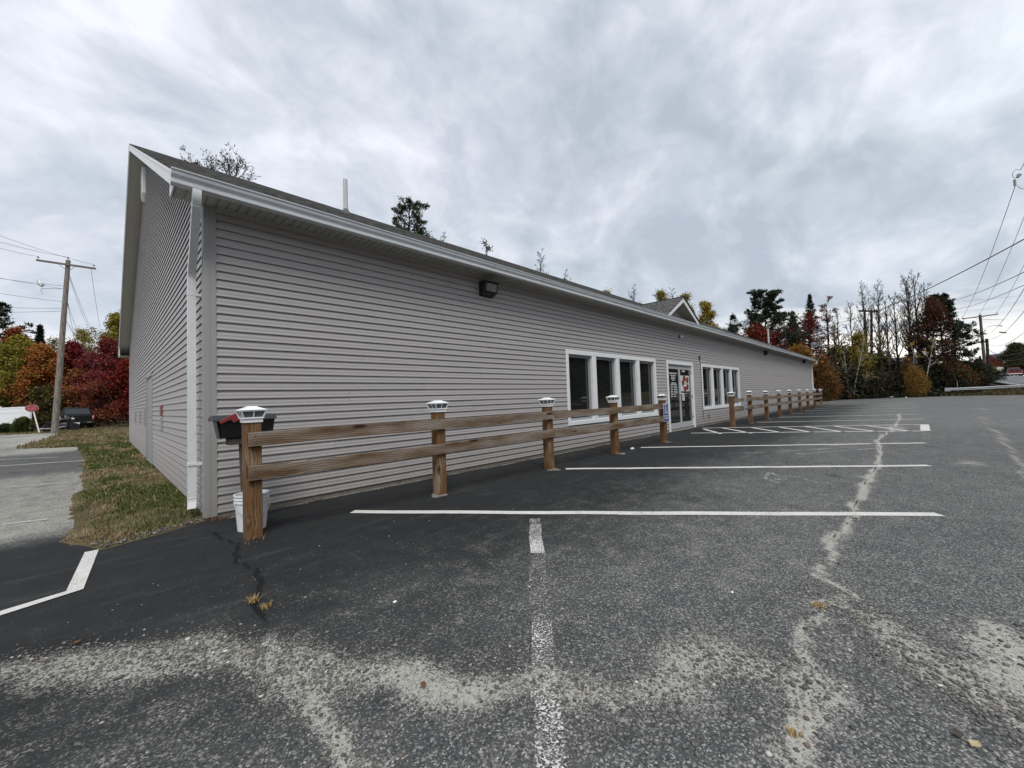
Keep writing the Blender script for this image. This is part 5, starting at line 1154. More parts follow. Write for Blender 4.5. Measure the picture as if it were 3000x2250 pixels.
# ================================================================ MAILBOX, BUCKET
def mailbox():
    t = thing('mailbox', 'black plastic mailbox with raised red flag on a thin wooden post', 'mailbox', (1.10, 5.22, 0))
    y0, y1 = 5.10, 5.34; x0, x1 = 0.855, 1.375; zb, zt = 0.955, 1.165
    m = MB(); m.hexa([(x0 + 0.03, y0 + 0.02, zb), (x1 - 0.02, y0 + 0.02, zb), (x1 - 0.02, y1 - 0.02, zb), (x0 + 0.03, y1 - 0.02, zb)], [(x0, y0, zt), (x1, y0, zt), (x1, y1, zt), (x0, y1, zt)]); part('body', m, 'black_plastic', t, bevel=0.01)
    m = MB(); yc = (y0 + y1) / 2; pr = [(y0 - 0.014, zt - 0.028), (y0 - 0.006, zt + 0.004), (y0 + 0.05, zt + 0.026), (yc, zt + 0.034), (y1 - 0.05, zt + 0.026), (y1 + 0.006, zt + 0.004), (y1 + 0.014, zt - 0.028), (y1, zt - 0.024), (y0, zt - 0.024)]
    m.prism(pr, x0 - 0.055, x1 + 0.012, lambda p, q, tt: (tt, p, q)); part('lid', m, 'lid_grey', t, bevel=0.004)
    m = MB(); m.hexa([(x0 + 0.012, y0 + 0.03, zb - 0.004), (x0 + 0.029, y0 + 0.03, zb - 0.004), (x0 + 0.029, y1 - 0.03, zb - 0.004), (x0 + 0.012, y1 - 0.03, zb - 0.004)], [(x0 - 0.02, y0 + 0.008, zt - 0.03), (x0 - 0.002, y0 + 0.008, zt - 0.03), (x0 - 0.002, y1 - 0.008, zt - 0.03), (x0 - 0.02, y1 - 0.008, zt - 0.03)]); part('door', m, 'black_plastic', t, bevel=0.005)
    pr = [(0.0, -0.012), (0.10, -0.012), (0.105, -0.055), (0.215, -0.055), (0.215, 0.028), (0.05, 0.028), (0.0, 0.012)]; m = MB(); m.prism(pr, -0.006, 0.006, lambda p, q, tt: (p, tt, q))
    m.xf(Matrix.Translation((x0 + 0.005, y0 - 0.012, 1.120)) @ Matrix.Rotation(-math.radians(26), 4, 'Y')); part('flag', m, 'flag_red', t, bevel=0.002)
    q = text_mb('2', 0.10); q.v = [(1.075 + v[0], y0 + 0.002 - v[2], 1.085 + v[1]) for v in q.v]; part('numeral', q, 'sign_white', t)
    m = MB(); m.box(x0 + 0.09, x1 - 0.06, y0 + 0.04, y1 - 0.04, zb - 0.075, zb - 0.006); part('support_board', m, 'old_board', t, bevel=0.003)
    m = MB(); m.hexa([(1.085, 5.18, -0.02), (1.165, 5.18, -0.02), (1.165, 5.26, -0.02), (1.085, 5.26, -0.02)], [(1.055, 5.18, 0.878), (1.135, 5.18, 0.878), (1.135, 5.26, 0.878), (1.055, 5.26, 0.878)]); part('post', m, 'old_board', t, bevel=0.004)
mailbox()
def bucket():
    c = (1.115, 4.985, 0.004); t = thing('bucket', 'white plastic pail standing behind the first fence post', 'bucket', c)
    m = MB(); m.lathe([(0.001, 0.012), (0.125, 0.012), (0.128, 0.0), (0.150, 0.285), (0.158, 0.287), (0.158, 0.300), (0.152, 0.302), (0.153, 0.318), (0.160, 0.320), (0.160, 0.331), (0.154, 0.333), (0.155, 0.352), (0.162, 0.354), (0.162, 0.370), (0.150, 0.370), (0.126, 0.03), (0.001, 0.025)], c, 28); part('pail', m, 'bucket_plastic', t, smooth=False)
    m = MB(); pts = [(c[0] + 0.162 * math.cos(a), c[1] - 0.164 * abs(math.sin(a)) * 0.9 - 0.01, c[2] + 0.30 - 0.16 * math.sin(a)) for a in np.linspace(0, math.pi, 14)]; m.tube(pts, 0.0035, 6); part('wire_handle', m, 'galvanized', t)
bucket()

# ================================================================ VEHICLES
def wheel(mb_t, mb_r, x, y, r, w):
    mb_t.lathe([(r * 0.62, -w / 2), (r * 0.93, -w / 2), (r, -w * 0.36), (r, w * 0.36), (r * 0.93, w / 2), (r * 0.62, w / 2)], (x, y, r), 20, 'y')
    mb_r.lathe([(0.02, -w * 0.47), (r * 0.2, -w * 0.47), (r * 0.58, -w * 0.40), (r * 0.63, -w * 0.44), (r * 0.63, w * 0.44), (r * 0.58, w * 0.40), (r * 0.2, w * 0.47), (0.02, w * 0.47)], (x, y, r), 20, 'y')
def pickup(label, loc, rz, paint_, tailgate_txt=False, cap=False, group=None, name='pickup_truck'):
    """local axes: +x forward, y left; rear bumper at x = 0"""
    t = thing(name, label, 'truck', loc, group)
    M = Matrix.Rotation(rz, 4, 'Z'); L, Wd = 5.6, 1.0
    def P(nm, mb, mat, par=t, **k):
        mb.xf(Matrix.Translation(loc) @ M); return part(nm, mb, mat, par, **k)
    def arch(cx_, r):
        return [(cx_ + r * math.cos(a), 0.40 + r * math.sin(a)) for a in np.linspace(math.pi, 0, 9)]
    low = [(0.12, 0.62)] + [(0.12, 0.55)] + arch(1.25, 0.46) + arch(4.55, 0.46) + [(5.45, 0.45), (5.55, 0.62), (5.55, 0.95), (5.40, 1.06), (4.05, 1.14), (3.75, 1.17), (0.12, 1.17)]
    m = MB(); m.prism(low, -Wd, Wd, lambda p, q, s: (p, s, q)); body = P('body', m, paint_, bevel=0.02)
    def ring(x0, x1, w, z): return [(x0, -w, z), (x1, -w, z), (x1, w, z), (x0, w, z)]
    m = MB(); m.hexa(ring(1.95, 4.15, 0.96, 1.15), ring(2.10, 3.45, 0.76, 1.84)); m.hexa(ring(2.10, 3.45, 0.76, 1.8405), ring(2.22, 3.3, 0.70, 1.885)); P('cab', m, paint_, bevel=0.03)
    m = MB(); m.add([(1.955, -0.84, 1.30), (1.955, 0.84, 1.30), (2.082, 0.73, 1.76), (2.082, -0.73, 1.76)], [(0, 1, 2, 3)]); m.v = [(x - 0.018, y, z) for x, y, z in m.v]; P('rear_window', m, 'truck_glass')
    for s in (1, -1):
        m = MB(); m.add([(2.2, s * 0.935, 1.25), (3.0, s * 0.935, 1.25), (3.0, s * 0.795, 1.75), (2.3, s * 0.795, 1.75)], [(0, 1, 2, 3)]); P('side_window', m, 'truck_glass')
        m = MB(); m.add([(3.06, s * 0.935, 1.25), (3.9, s * 0.935, 1.25), (3.42, s * 0.795, 1.75), (3.06, s * 0.795, 1.75)], [(0, 1, 2, 3)]); P('side_window', m, 'truck_glass')
        m = MB(); m.box(3.55, 3.72, s * 1.02 if s > 0 else -1.30, 1.30 if s > 0 else -1.02, 1.22, 1.42); P('mirror', m, 'black_plastic', bevel=0.02)
        m = MB(); m.box(0.085, 0.20, s * 0.88 if s > 0 else -1.008, 1.008 if s > 0 else -0.88, 0.78, 1.14); tl = P('taillight', m, 'tail_red', bevel=0.01)
        m = MB(); m.box(0.078, 0.1, s * 0.90 if s > 0 else -0.99, 0.99 if s > 0 else -0.90, 0.97, 1.12); P('taillight_lens', m, 'tail_white', tl)
    m = MB(); m.add([(4.17, -0.88, 1.2), (4.17, 0.88, 1.2), (3.5, 0.74, 1.78), (3.5, -0.74, 1.78)], [(0, 1, 2, 3)]); P('windshield', m, 'truck_glass')
    m = MB(); m.box(0.09, 0.14, -0.86, 0.86, 0.64, 1.19); tg = P('tailgate', m, paint_, bevel=0.015)
    m = MB(); m.box(0.078, 0.092, -0.13, 0.13, 0.99, 1.03); P('tailgate_handle', m, 'rim_grey', tg); m = MB(); m.box(0.082, 0.092, 0.42, 0.72, 1.00, 1.025); P('tailgate_badge', m, 'galvanized', tg)
    m = MB(); m.box(-0.05, 0.13, -0.98, 0.98, 0.46, 0.64); bp = P('bumper', m, 'chrome' if paint_ == 'truck_red' else paint_, bevel=0.03)
    for s in (-0.72, 0.72): m = MB(); m.box(-0.056, -0.04, s - 0.13, s + 0.13, 0.575, 0.605); P('reflector', m, 'galvanized', bp)
    m = MB(); m.box(-0.062, -0.045, -0.16, 0.16, 0.46, 0.60); P('licence_plate', m, 'sign_white', bp)
    m = MB(); m.box(0.5, 5.0, -0.75, 0.75, 0.34, 0.58); P('chassis', m, 'tyre')
    for x in (1.25, 4.55):
        for y in (-0.86, 0.86):
            a, b = MB(), MB(); wheel(a, b, x, y, 0.40, 0.27); w = P('wheel', a, 'tyre', smooth=False); P('rim', b, 'rim_grey', w)
    return t
tx, ty = -1.42, 49.5
pickup('black pickup truck seen from behind next to the leaning utility pole', (tx, ty, h1(tx, ty)), math.radians(92.5), 'truck_black')
p = W(2975, 1101, 82); pickup('red pickup truck driving away up the road', (p[0], p[1], h1(p[0], p[1]) + 0.055), math.radians(-4), 'truck_red')
def box_truck():
    p = W(2914, 1111, 92); x, y = p[0], p[1]; z = h1(x, y) + 0.04
    t = thing('delivery_truck', 'white truck with cream front parked behind the guardrail', 'truck', (x, y, z)); M = Matrix.Translation((x, y, z)) @ Matrix.Rotation(math.radians(160), 4, 'Z')
    def P(nm, mb, mat, **k): mb.xf(M); return part(nm, mb, mat, t, **k)
    m = MB(); m.box(-2.6, 1.2, -1.1, 1.1, 0.55, 2.3); P('cargo_box', m, 'truck_white', bevel=0.04)
    m = MB(); m.box(1.2, 1.9, -1.0, 1.0, 0.5, 2.1); P('cab', m, 'truck_cream', bevel=0.06); m = MB(); m.hexa([(1.9, -1, 0.5), (2.7, -0.95, 0.5), (2.7, 0.95, 0.5), (1.9, 1, 0.5)], [(1.9, -1, 1.35), (2.65, -0.9, 1.2), (2.65, 0.9, 1.2), (1.9, 1, 1.35)]); P('hood', m, 'truck_cream', bevel=0.05)
    m = MB(); m.add([(1.91, -0.9, 1.4), (1.91, 0.9, 1.4), (1.905, 0.85, 2.0), (1.905, -0.85, 2.0)], [(0, 1, 2, 3)]); P('windshield', m, 'truck_glass'); m = MB(); m.box(-2.2, -0.2, 1.1, 1.115, 0.9, 1.8); P('side_panel', m, 'car_grey'); m = MB(); m.box(2.65, 2.8, -1.0, 1.0, 0.4, 0.6); P('bumper', m, 'galvanized')
    for xx in (-1.7, 1.9):
        for yy in (-0.95, 0.95): a, b = MB(), MB(); wheel(a, b, xx, yy, 0.4, 0.25); P('wheel', a, 'tyre'); P('rim', b, 'rim_grey')
box_truck()
def car(px, py, Z, rz, mat, lb):
    p = W(px, py, Z); x, y = p[0], p[1]; z = h1(x, y) + 0.055; t = thing('car', lb, 'car', (x, y, z)); M = Matrix.Translation((x, y, z)) @ Matrix.Rotation(rz, 4, 'Z')
    def P(nm, mb, mt, **k): mb.xf(M); return part(nm, mb, mt, t, **k)
    m = MB(); m.prism([(0, 0.35), (0, 0.9), (0.9, 0.98), (3.2, 0.95), (4.3, 0.75), (4.4, 0.4)], -0.88, 0.88, lambda a, b, s: (a, s, b)); P('body', m, mat, bevel=0.05)
    m = MB(); m.hexa([(0.5, -0.82, 0.95), (3.2, -0.82, 0.95), (3.2, 0.82, 0.95), (0.5, 0.82, 0.95)], [(0.95, -0.64, 1.42), (2.4, -0.64, 1.42), (2.4, 0.64, 1.42), (0.95, 0.64, 1.42)]); P('cabin', m, 'truck_glass', bevel=0.04)
    for s in (-0.8, 0.6): m = MB(); m.box(-0.02, 0.04, s, s + 0.2, 0.7, 0.86); P('taillight', m, 'tail_red')
    for xx in (0.85, 3.5):
        for yy in (-0.78, 0.78): a, b = MB(), MB(); wheel(a, b, xx, yy, 0.32, 0.2); P('wheel', a, 'tyre'); P('rim', b, 'rim_grey')
car(2934, 1098, 128, math.radians(-5), 'truck_red', 'small red car far up the road ahead of the pickup')
def boat(px, py, Z, L, rz, lb):
    p = W(px, py, Z); x, y = p[0], p[1]; z = h1(x, y); t = thing('covered_boat', lb, 'boat', (x, y, z), 'boats wrapped in white film'); M = Matrix.Translation((x, y, z)) @ Matrix.Rotation(rz, 4, 'Z'); m = MB(); n = 10; vs = []; fs = []
    for i in range(n + 1):
        u = i / n; w = 1.15 * (1 - u ** 3) + 0.05; xx = L * (u - 0.5); top = 2.5 - 0.9 * abs(u - 0.45) * 1.2; keel = 0.7 + 0.8 * u ** 4
        vs += [(xx, -w * 0.5, keel), (xx, -w, keel + 0.75), (xx, 0, top), (xx, w, keel + 0.75), (xx, w * 0.5, keel)]
    for i in range(n):
        for k in range(4): o = 5 * i + k; fs.append((o, o + 1, o + 6, o + 5))
        fs.append((5 * i + 4, 5 * i, 5 * i + 5, 5 * i + 9))
    fs += [(0, 1, 2, 3, 4), (5 * n + 4, 5 * n + 3, 5 * n + 2, 5 * n + 1, 5 * n)]; m.add(vs, fs); m.xf(M); part('wrap', m, 'boat_wrap', t)
    for xx in (-L * 0.3, L * 0.1):
        for yy in (-0.5, 0.5): m = MB(); m.box(xx - 0.06, xx + 0.06, yy - 0.06, yy + 0.06, -0.05, 0.95); m.xf(M); part('stand', m, 'black_metal', t)
boat(2952, 1082, 118, 8, math.radians(60), 'pale green wrapped boat on stands beyond the red pickup'); boat(2997, 1076, 112, 8, math.radians(75), 'white wrapped boat on stands at the roadside beyond the red pickup')
def motorcycle():
    p = W(143, 1262, 30.0); x, y = p[0], p[1]; z = h1(x, y); t = thing('motorcycle', 'dark motorcycle with chrome exhaust parked beside the utility pole', 'motorcycle', (x, y, z)); M = Matrix.Translation((x, y, z)) @ Matrix.Rotation(math.radians(20), 4, 'Z')
    def P(nm, mb, mt, **k): mb.xf(M); return part(nm, mb, mt, t, **k)
    for xx in (-0.05, 1.35): a, b = MB(), MB(); wheel(a, b, xx, 0, 0.31, 0.14); P('wheel', a, 'tyre'); P('rim', b, 'rim_grey')
    m = MB(); m.tube([(-0.05, 0, 0.31), (0.35, 0, 0.55), (0.95, 0, 0.85), (1.12, 0, 0.95), (1.35, 0, 0.31)], 0.05, 8); m.tube([(0.35, 0, 0.55), (0.45, 0, 0.35), (0.95, 0, 0.35), (1.0, 0, 0.85)], 0.05, 8); P('frame', m, 'black_metal')
    m = MB(); m.lathe([(0.02, -0.28), (0.13, -0.2), (0.17, 0.05), (0.12, 0.26), (0.02, 0.3)], (0.72, 0, 0.86), 12, 'x'); P('fuel_tank', m, 'truck_black', smooth=True)
    m = MB(); m.hexa([(-0.1, -0.13, 0.62), (0.5, -0.13, 0.66), (0.5, 0.13, 0.66), (-0.1, 0.13, 0.62)], [(-0.2, -0.11, 0.80), (0.48, -0.12, 0.74), (0.48, 0.12, 0.74), (-0.2, 0.11, 0.80)]); P('seat', m, 'black_plastic', bevel=0.03)
    m = MB(); m.box(0.45, 0.95, -0.18, 0.18, 0.28, 0.62); P('engine', m, 'rim_grey', bevel=0.05)
    m = MB(); m.tube([(0.8, -0.18, 0.4), (0.3, -0.2, 0.26), (-0.55, -0.22, 0.30)], [0.03, 0.045, 0.05], 8); P('exhaust', m, 'chrome')
    m = MB(); m.tube([(1.12, -0.38, 1.10), (1.12, -0.2, 1.02), (1.12, 0.2, 1.02), (1.12, 0.38, 1.10)], 0.018, 8); P('handlebar', m, 'chrome'); m = MB(); m.box(1.0, 1.03, 0.38, 0.56, 1.10, 1.20); P('mirror', m, 'galvanized', bevel=0.01); m = MB(); m.lathe([(0.02, -0.1), (0.09, -0.05), (0.1, 0.08), (0.02, 0.09)], (1.25, 0, 0.92), 12, 'x'); P('headlight', m, 'chrome')
motorcycle()

# ================================================================ LEFT BACKGROUND: pole, stop sign, white fence
def util_pole(name, lb, base, top, r0, r1, arm=None, mat='pole_wood', pins=True, group=None):
    base = np.array(base, float); top = np.array(top, float); t = thing(name, lb, 'utility pole', tuple(base), group)
    m = MB(); ax = (top - base); pts = [base - ax / np.linalg.norm(ax) * 0.3] + [base + ax * k / 8 for k in range(9)]; m.tube(pts, [r0 * 1.03] + [r0 + (r1 - r0) * k / 8 for k in range(9)], 14); part('pole', m, mat, t, smooth=False)
    out = []
    if arm is not None:
        d, half, drop = np.array(arm[0], float), arm[1], arm[2]; c = top - ax / np.linalg.norm(ax) * drop; d /= np.linalg.norm(d)
        nn = np.cross(d, (0, 0, 1)); nn /= np.linalg.norm(nn); c2 = c - nn * (r1 + 0.05) * (1 if nn @ (CPOS - base) < 0 else -1)
        m = MB(); m.rtube([c2 - d * half, c2 + d * half], 0.09, 0.12, side=tuple(nn)); part('crossarm', m, mat if mat != 'pole_wood' else 'pole_brown', t)
        for s in (-1, 1): m = MB(); m.tube([c2 + d * s * half * 0.32, c - np.array((0, 0, 0.42))], 0.018, 5); part('brace', m, 'galvanized', t)
        for s in (-0.94, 0.0, 0.94):
            q = c2 + d * s * half + np.array((0, 0, 0.06)); q = q if s else top.copy()
            m = MB(); m.lathe([(0.012, 0), (0.012, 0.10), (0.045, 0.11), (0.055, 0.13), (0.03, 0.15), (0.055, 0.17), (0.045, 0.20), (0.02, 0.22)], tuple(q), 10); part('insulator', m, 'porcelain', t); out.append(q + np.array((0, 0, 0.2)))
    return t, out
def wire(a, b, sag, r, lb, mat='wire_black', n=14, group=None):
    a = np.array(a, float); b = np.array(b, float); m = MB(); m.tube([a + (b - a) * t + np.array((0, 0, -sag * 4 * t * (1 - t))) for t in np.linspace(0, 1, n + 1)], r, 5)
    return single('overhead_wire', m, mat, lb, 'wire', group)
pb = W(160, 1266, 28.0); pb[2] = h1(pb[0], pb[1]); pt = W(200, 762, 28.0)
lp, pins = util_pole('utility_pole', 'leaning bleached wooden utility pole with crossarm beside the black pickup', pb, pt, 0.185, 0.12, ((W(276, 782, 28.4) - W(107, 757, 27.0)), 1.45, 0.36))
m = MB(); a = W(178, 846, 27.9); m.rtube([a, W(122, 845, 27.7)], 0.05, 0.05, side=(0, 0, 1)); m.tube([W(122, 845, 27.7), W(118, 855, 27.7), W(122, 862, 27.7), W(127, 856, 27.7), W(122, 845, 27.7)], 0.012, 6); part('bracket', m, 'galvanized', lp)
m = MB(); m.tube([W(113, 820, 27.7), W(118, 832, 27.7), W(124, 838, 27.7)], [0.10, 0.14, 0.09], 10); m.tube([W(113, 820, 27.7), W(131, 833, 27.7)], 0.05, 8); part('lamp_head', m, 'galvanized', lp)
for i, (q, (ex, ey)) in enumerate(zip(pins, ((-320, 610), (-320, 600), (-320, 560)))): wire(q, W(ex, ey, 20), 0.3, 0.010, ['thin wire from the far end of the leaning pole crossarm', 'thin wire from the top of the leaning pole', 'thin wire from the near end of the leaning pole crossarm'][i], 'wire_grey')
for y0, y1, Z, lb, mt in ((846, 742, 28.0, 'upper grey cable running off the leaning pole', 'wire_grey'), (838, 760, 28.0, 'second grey cable running off the leaning pole', 'wire_grey'), (884, 800, 28.0, 'thick black cable running off the leaning pole', 'wire_black'), (903, 880, 28.1, 'low black cable off the leaning pole towards the pine', 'wire_black'), (911, 905, 28.1, 'lowest black cable off the leaning pole', 'wire_black')): wire(W(186, y0, Z), W(-330, y1, 26), 0.15, 0.011, lb, mt)
for i, (ex, ey, sy) in enumerate(((300, 990, 790), (262, 960, 795), (240, 985, 886), (222, 985, 888), (292, 1010, 792))): wire(W(192 + (6 if i else 75), sy, 28.0), W(ex, ey, 56), 0.5, 0.011, ['thin wire from the crossarm into the red maples', 'thin wire from the pole top into the yellow trees', 'thin lower wire from the pole into the trees', 'lowest thin wire from the pole into the trees', 'thin slanting wire from the pole to the red trees'][i], 'wire_grey')
wire(W(186, 925, 28.0), W(376, 1250, 34), 0.1, 0.013, 'grey guy wire slanting from the leaning pole to the ground by the red bushes', 'wire_grey')

def stop_sign():
    c = W(93, 1196, 29.0); b = gyp(118, 1266, c[1]); b[2] = h1(b[0], b[1]); t = thing('stop_sign', 'dark red octagonal STOP sign on a leaning white post', 'sign', tuple(b))
    face = np.array([0.02, -1.0, 0.0]); face /= np.linalg.norm(face); rt = np.cross((0, 0, 1), -face); rt = np.cross(-face, (0, 0, 1)); rt /= np.linalg.norm(rt); up = np.array([0, 0, 1.0])
    def pl(u, v, d): return tuple(c + rt * u + up * v + face * d)
    def octa(r, d0, d1, mat, nm, par): m = MB(); m.prism([(r * math.cos(math.pi / 8 + k * math.pi / 4), r * 0.80 * math.sin(math.pi / 8 + k * math.pi / 4)) for k in range(8)], d0, d1, lambda p, q, s: pl(p, q, s)); return part(nm, m, mat, par)
    octa(0.345, 0.02, 0.026, 'sign_pale_red', 'sign_border', t); pn = octa(0.318, 0.0262, 0.030, 'sign_red', 'sign_panel', t)
    q = text_mb('STOP', 0.21); q.v = [pl(v[0], v[1] + 0.085, 0.033 + v[2]) for v in q.v]; part('lettering', q, 'sign_pale_red', t)
    m = MB()
    for z, w, h in ((-0.035, 0.44, 0.030), (-0.10, 0.40, 0.022), (-0.165, 0.24, 0.022)):
        x = -w / 2
        while x < w / 2 - 0.02: k = random.uniform(0.018, 0.034); m.prism([(x, z - h / 2), (x + k, z - h / 2), (x + k, z + h / 2), (x, z + h / 2)], 0.0302, 0.033, lambda p, q_, s: pl(p, q_, s)); x += k + 0.006
    part('small_lettering', m, 'sign_pale_red', t)
    m = MB(); tp = c + up * 0.2 - face * 0.02; bb = np.array(b) - np.array((0, 0, 0.2)); m.rtube([bb, tp], 0.07, 0.05, side=(1, 0, 0)); part('post', m, 'vinyl_white', t)
stop_sign()
def vinyl_fence():
    a = W(-160, 1262, 36.0); b = W(88, 1258, 32.5); a[2] = h1(a[0], a[1]); b[2] = h1(b[0], b[1]); t = thing('vinyl_fence', 'white vinyl privacy fence behind the stop sign', 'fence', tuple(b)); d = b - a; d[2] = 0; L = np.linalg.norm(d); d /= L; n = np.array((-d[1], d[0], 0)); n0 = 3
    ht = 2.02
    def bx(u0, u1, w, z0, z1, nm, mat='vinyl_white'):
        m = MB(); z = a[2] + (b[2] - a[2]) * 0.5; q = [a + d * u0 - n * w, a + d * u1 - n * w, a + d * u1 + n * w, a + d * u0 + n * w]; m.hexa([(p[0], p[1], z + z0) for p in q], [(p[0], p[1], z + z1) for p in q]); return part(nm, m, mat, t, bevel=0.006)
    for k in range(n0 + 1): u = L * k / n0; bx(u - 0.065, u + 0.065, 0.065, -0.05, ht + 0.10, 'post'); bx(u - 0.075, u + 0.075, 0.075, ht + 0.10, ht + 0.13, 'post_cap')
    for k in range(n0):
        u0, u1 = L * k / n0 + 0.066, L * (k + 1) / n0 - 0.066; bx(u0, u1, 0.025, ht - 0.1, ht + 0.02, 'rail'); bx(u0, u1, 0.025, ht - 0.46, ht - 0.37, 'rail'); bx(u0, u1, 0.025, 0.04, 0.14, 'rail')
        w = (u1 - u0) / 10
        for j in range(10): bx(u0 + j * w + 0.0015, u0 + (j + 1) * w - 0.0015, 0.012, 0.142, ht - 0.462, 'board'); bx(u0 + j * w + 0.0015, u0 + (j + 1) * w - 0.0015, 0.012, ht - 0.368, ht - 0.102, 'board')
vinyl_fence()

# ================================================================ RIGHT BACKGROUND: poles, wires, guardrail
rb = W(2890, 1120, 52); rb[2] = h1(rb[0], rb[1]); rtp = W(2871, 922, 52); arm_d = W(2911, 920.6, 51) - W(2838.5, 930, 53)
rp, rpins = util_pole('utility_pole', 'grey wooden utility pole with crossarm and street light arms by the guardrail', rb, rtp, 0.17, 0.13, (arm_d, 1.6, 0.25), 'pole_brown')
m = MB(); m.tube([W(2882, 966, 52), W(2895, 957, 52), W(2910, 954, 52), W(2928, 954, 52)], 0.035, 6); m.rtube([W(2928, 954, 52), W(2936, 955, 52)], 0.12, 0.10, side=(0, 0, 1)); part('lamp_arm', m, 'galvanized', rp)
m = MB(); m.tube([W(2879, 936, 52), W(2942, 937, 52)], 0.022, 5); part('stay_rod', m, 'wire_grey', rp)
m = MB(); m.rtube([W(2928, 973, 50), W(2948, 975, 50)], 0.14, 0.10, side=(0, 0, 1)); part('lamp_head', m, 'lid_grey', rp)
kb = W(2898, 1118, 55); kb[2] = h1(kb[0], kb[1]); kp, _ = util_pole('utility_pole', 'short dark utility pole stub beside the taller grey pole', kb, W(2891, 993, 55), 0.17, 0.15, None, 'pole_dark')
nbx = W(3056, 560, 20); nb = np.array((nbx[0], nbx[1], 0.0)); ntop = W(3056, 505, 20)
npole, npins = util_pole('utility_pole', 'tall roadside utility pole whose crossarm end shows at the picture edge', nb, ntop, 0.18, 0.13, (W(3130, 512, 20.3) - W(2978, 527, 19.7), 1.36, 0.22), 'pole_brown')
m = MB(); e = W(2976, 530, 19.8)
m.tube([W(2974, 545, 19.8), W(2972, 526, 19.8)], 0.05, 8); m.tube([W(2986, 512, 19.8), W(2981, 520, 19.8)], [0.09, 0.05], 8); part('dead_end_insulator', m, 'porcelain', npole)
m = MB(); m.tube([W(2990, 498, 19.8), W(2975, 497, 19.8), W(2966, 508, 19.8), W(2968, 519, 19.8), W(2975, 522, 19.8)], 0.011, 6); m.tube([W(2980, 545, 19.8), W(2990, 552, 19.8), W(3004, 554, 19.8)], 0.011, 6); part('jumper_wire', m, 'wire_grey', npole)
G = 'power lines along the road'
wire(W(2974, 545, 19.8), rpins[0], 0.6, 0.013, 'power line dropping from the near crossarm end to the left insulator of the grey pole', 'wire_grey'); wire(npins[1], rpins[1], 0.6, 0.013, 'power line to the top of the grey pole', 'wire_grey'); wire(npins[2], rpins[2], 0.6, 0.013, 'power line to the right insulator of the grey pole', 'wire_grey')
wire(W(2990, 498, 19.8), W(3060, 330, 12), 0.1, 0.013, 'power line leaving the near crossarm end upwards', 'wire_grey')
for i, (y0, y1) in enumerate(((700, 985), (790, 992), (880, 1005), (960, 1017), (985, 1028))): wire(W(3060, y0 + 40, 20), W(2889 if i > 0 else 2880, y1, 54), 0.9, 0.016 if i < 3 else 0.024, ['highest telephone cable between the two roadside poles', 'second telephone cable between the roadside poles', 'middle telephone cable between the roadside poles', 'fourth telephone cable between the roadside poles', 'lowest thick telephone cable between the roadside poles'][i], 'wire_grey' if i < 3 else 'wire_black')
wire(W(3060, 668, 20), W(2400, 955, 62), 1.0, 0.030, 'thick black service cable crossing in front of the bare trees', 'wire_black', 20)
wire(W(3060, 768, 20), W(2781, 882, 60), 0.3, 0.024, 'grey cable running from the near pole towards the rust coloured oak', 'wire_grey'); wire(W(3060, 808, 20), W(2800, 905, 60), 0.3, 0.020, 'thinner grey cable running towards the rust coloured oak', 'wire_grey')
wire(W(2781, 882, 60), W(3080, 850, 80), 0.4, 0.016, 'faint distant wire above the guardrail', 'wire_grey')
for i, (ya, yb) in enumerate(((960, 990), (985, 1010), (1000, 1024), (1017, 1030), (1030, 1040))): wire(W(2884, ya, 52.3), W(2800, yb + 10, 62), 0.2, 0.014, ['faint wire behind the rust coloured oak, topmost of five', 'faint wire behind the rust coloured oak, second of five', 'faint wire behind the rust coloured oak, third of five', 'faint wire behind the rust coloured oak, fourth of five', 'faint wire behind the rust coloured oak, lowest of five'][i], 'wire_grey')
# pole behind the oak and the double pole among the bare trees
b_ = W(2797, 1100, 60); b_[2] = h1(b_[0], b_[1]); util_pole('utility_pole', 'distant pole with short crossarm half hidden by the rust coloured oak', b_, W(2797, 965, 60), 0.15, 0.12, (W(2822, 963, 60) - W(2770, 968, 60), 1.1, 0.05), 'pole_dark')
t = None
for k, px in enumerate((2533, 2553)):
    q = W(px, 1110, 64); q[2] = h1(q[0], q[1]); top = W(px, 912, 64)
    if k == 0: t = thing('transformer_frame', 'dark double pole frame with a flat top among the bare trees', 'utility pole', tuple(q))
    m = MB(); m.tube([q, top], 0.16, 8); part('pole', m, 'pole_dark', t)
m = MB(); m.rtube([W(2517, 911, 64), W(2570, 911.5, 64)], 0.25, 0.22, side=(0, 0, 1)); part('crossbeam', m, 'pole_dark', t)
for px in (2528, 2536, 2552): m = MB(); q = W(px, 909, 64); m.lathe([(0.05, 0), (0.09, 0.05), (0.09, 0.2), (0.03, 0.25)], tuple(q), 8); part('insulator', m, 'porcelain', t)

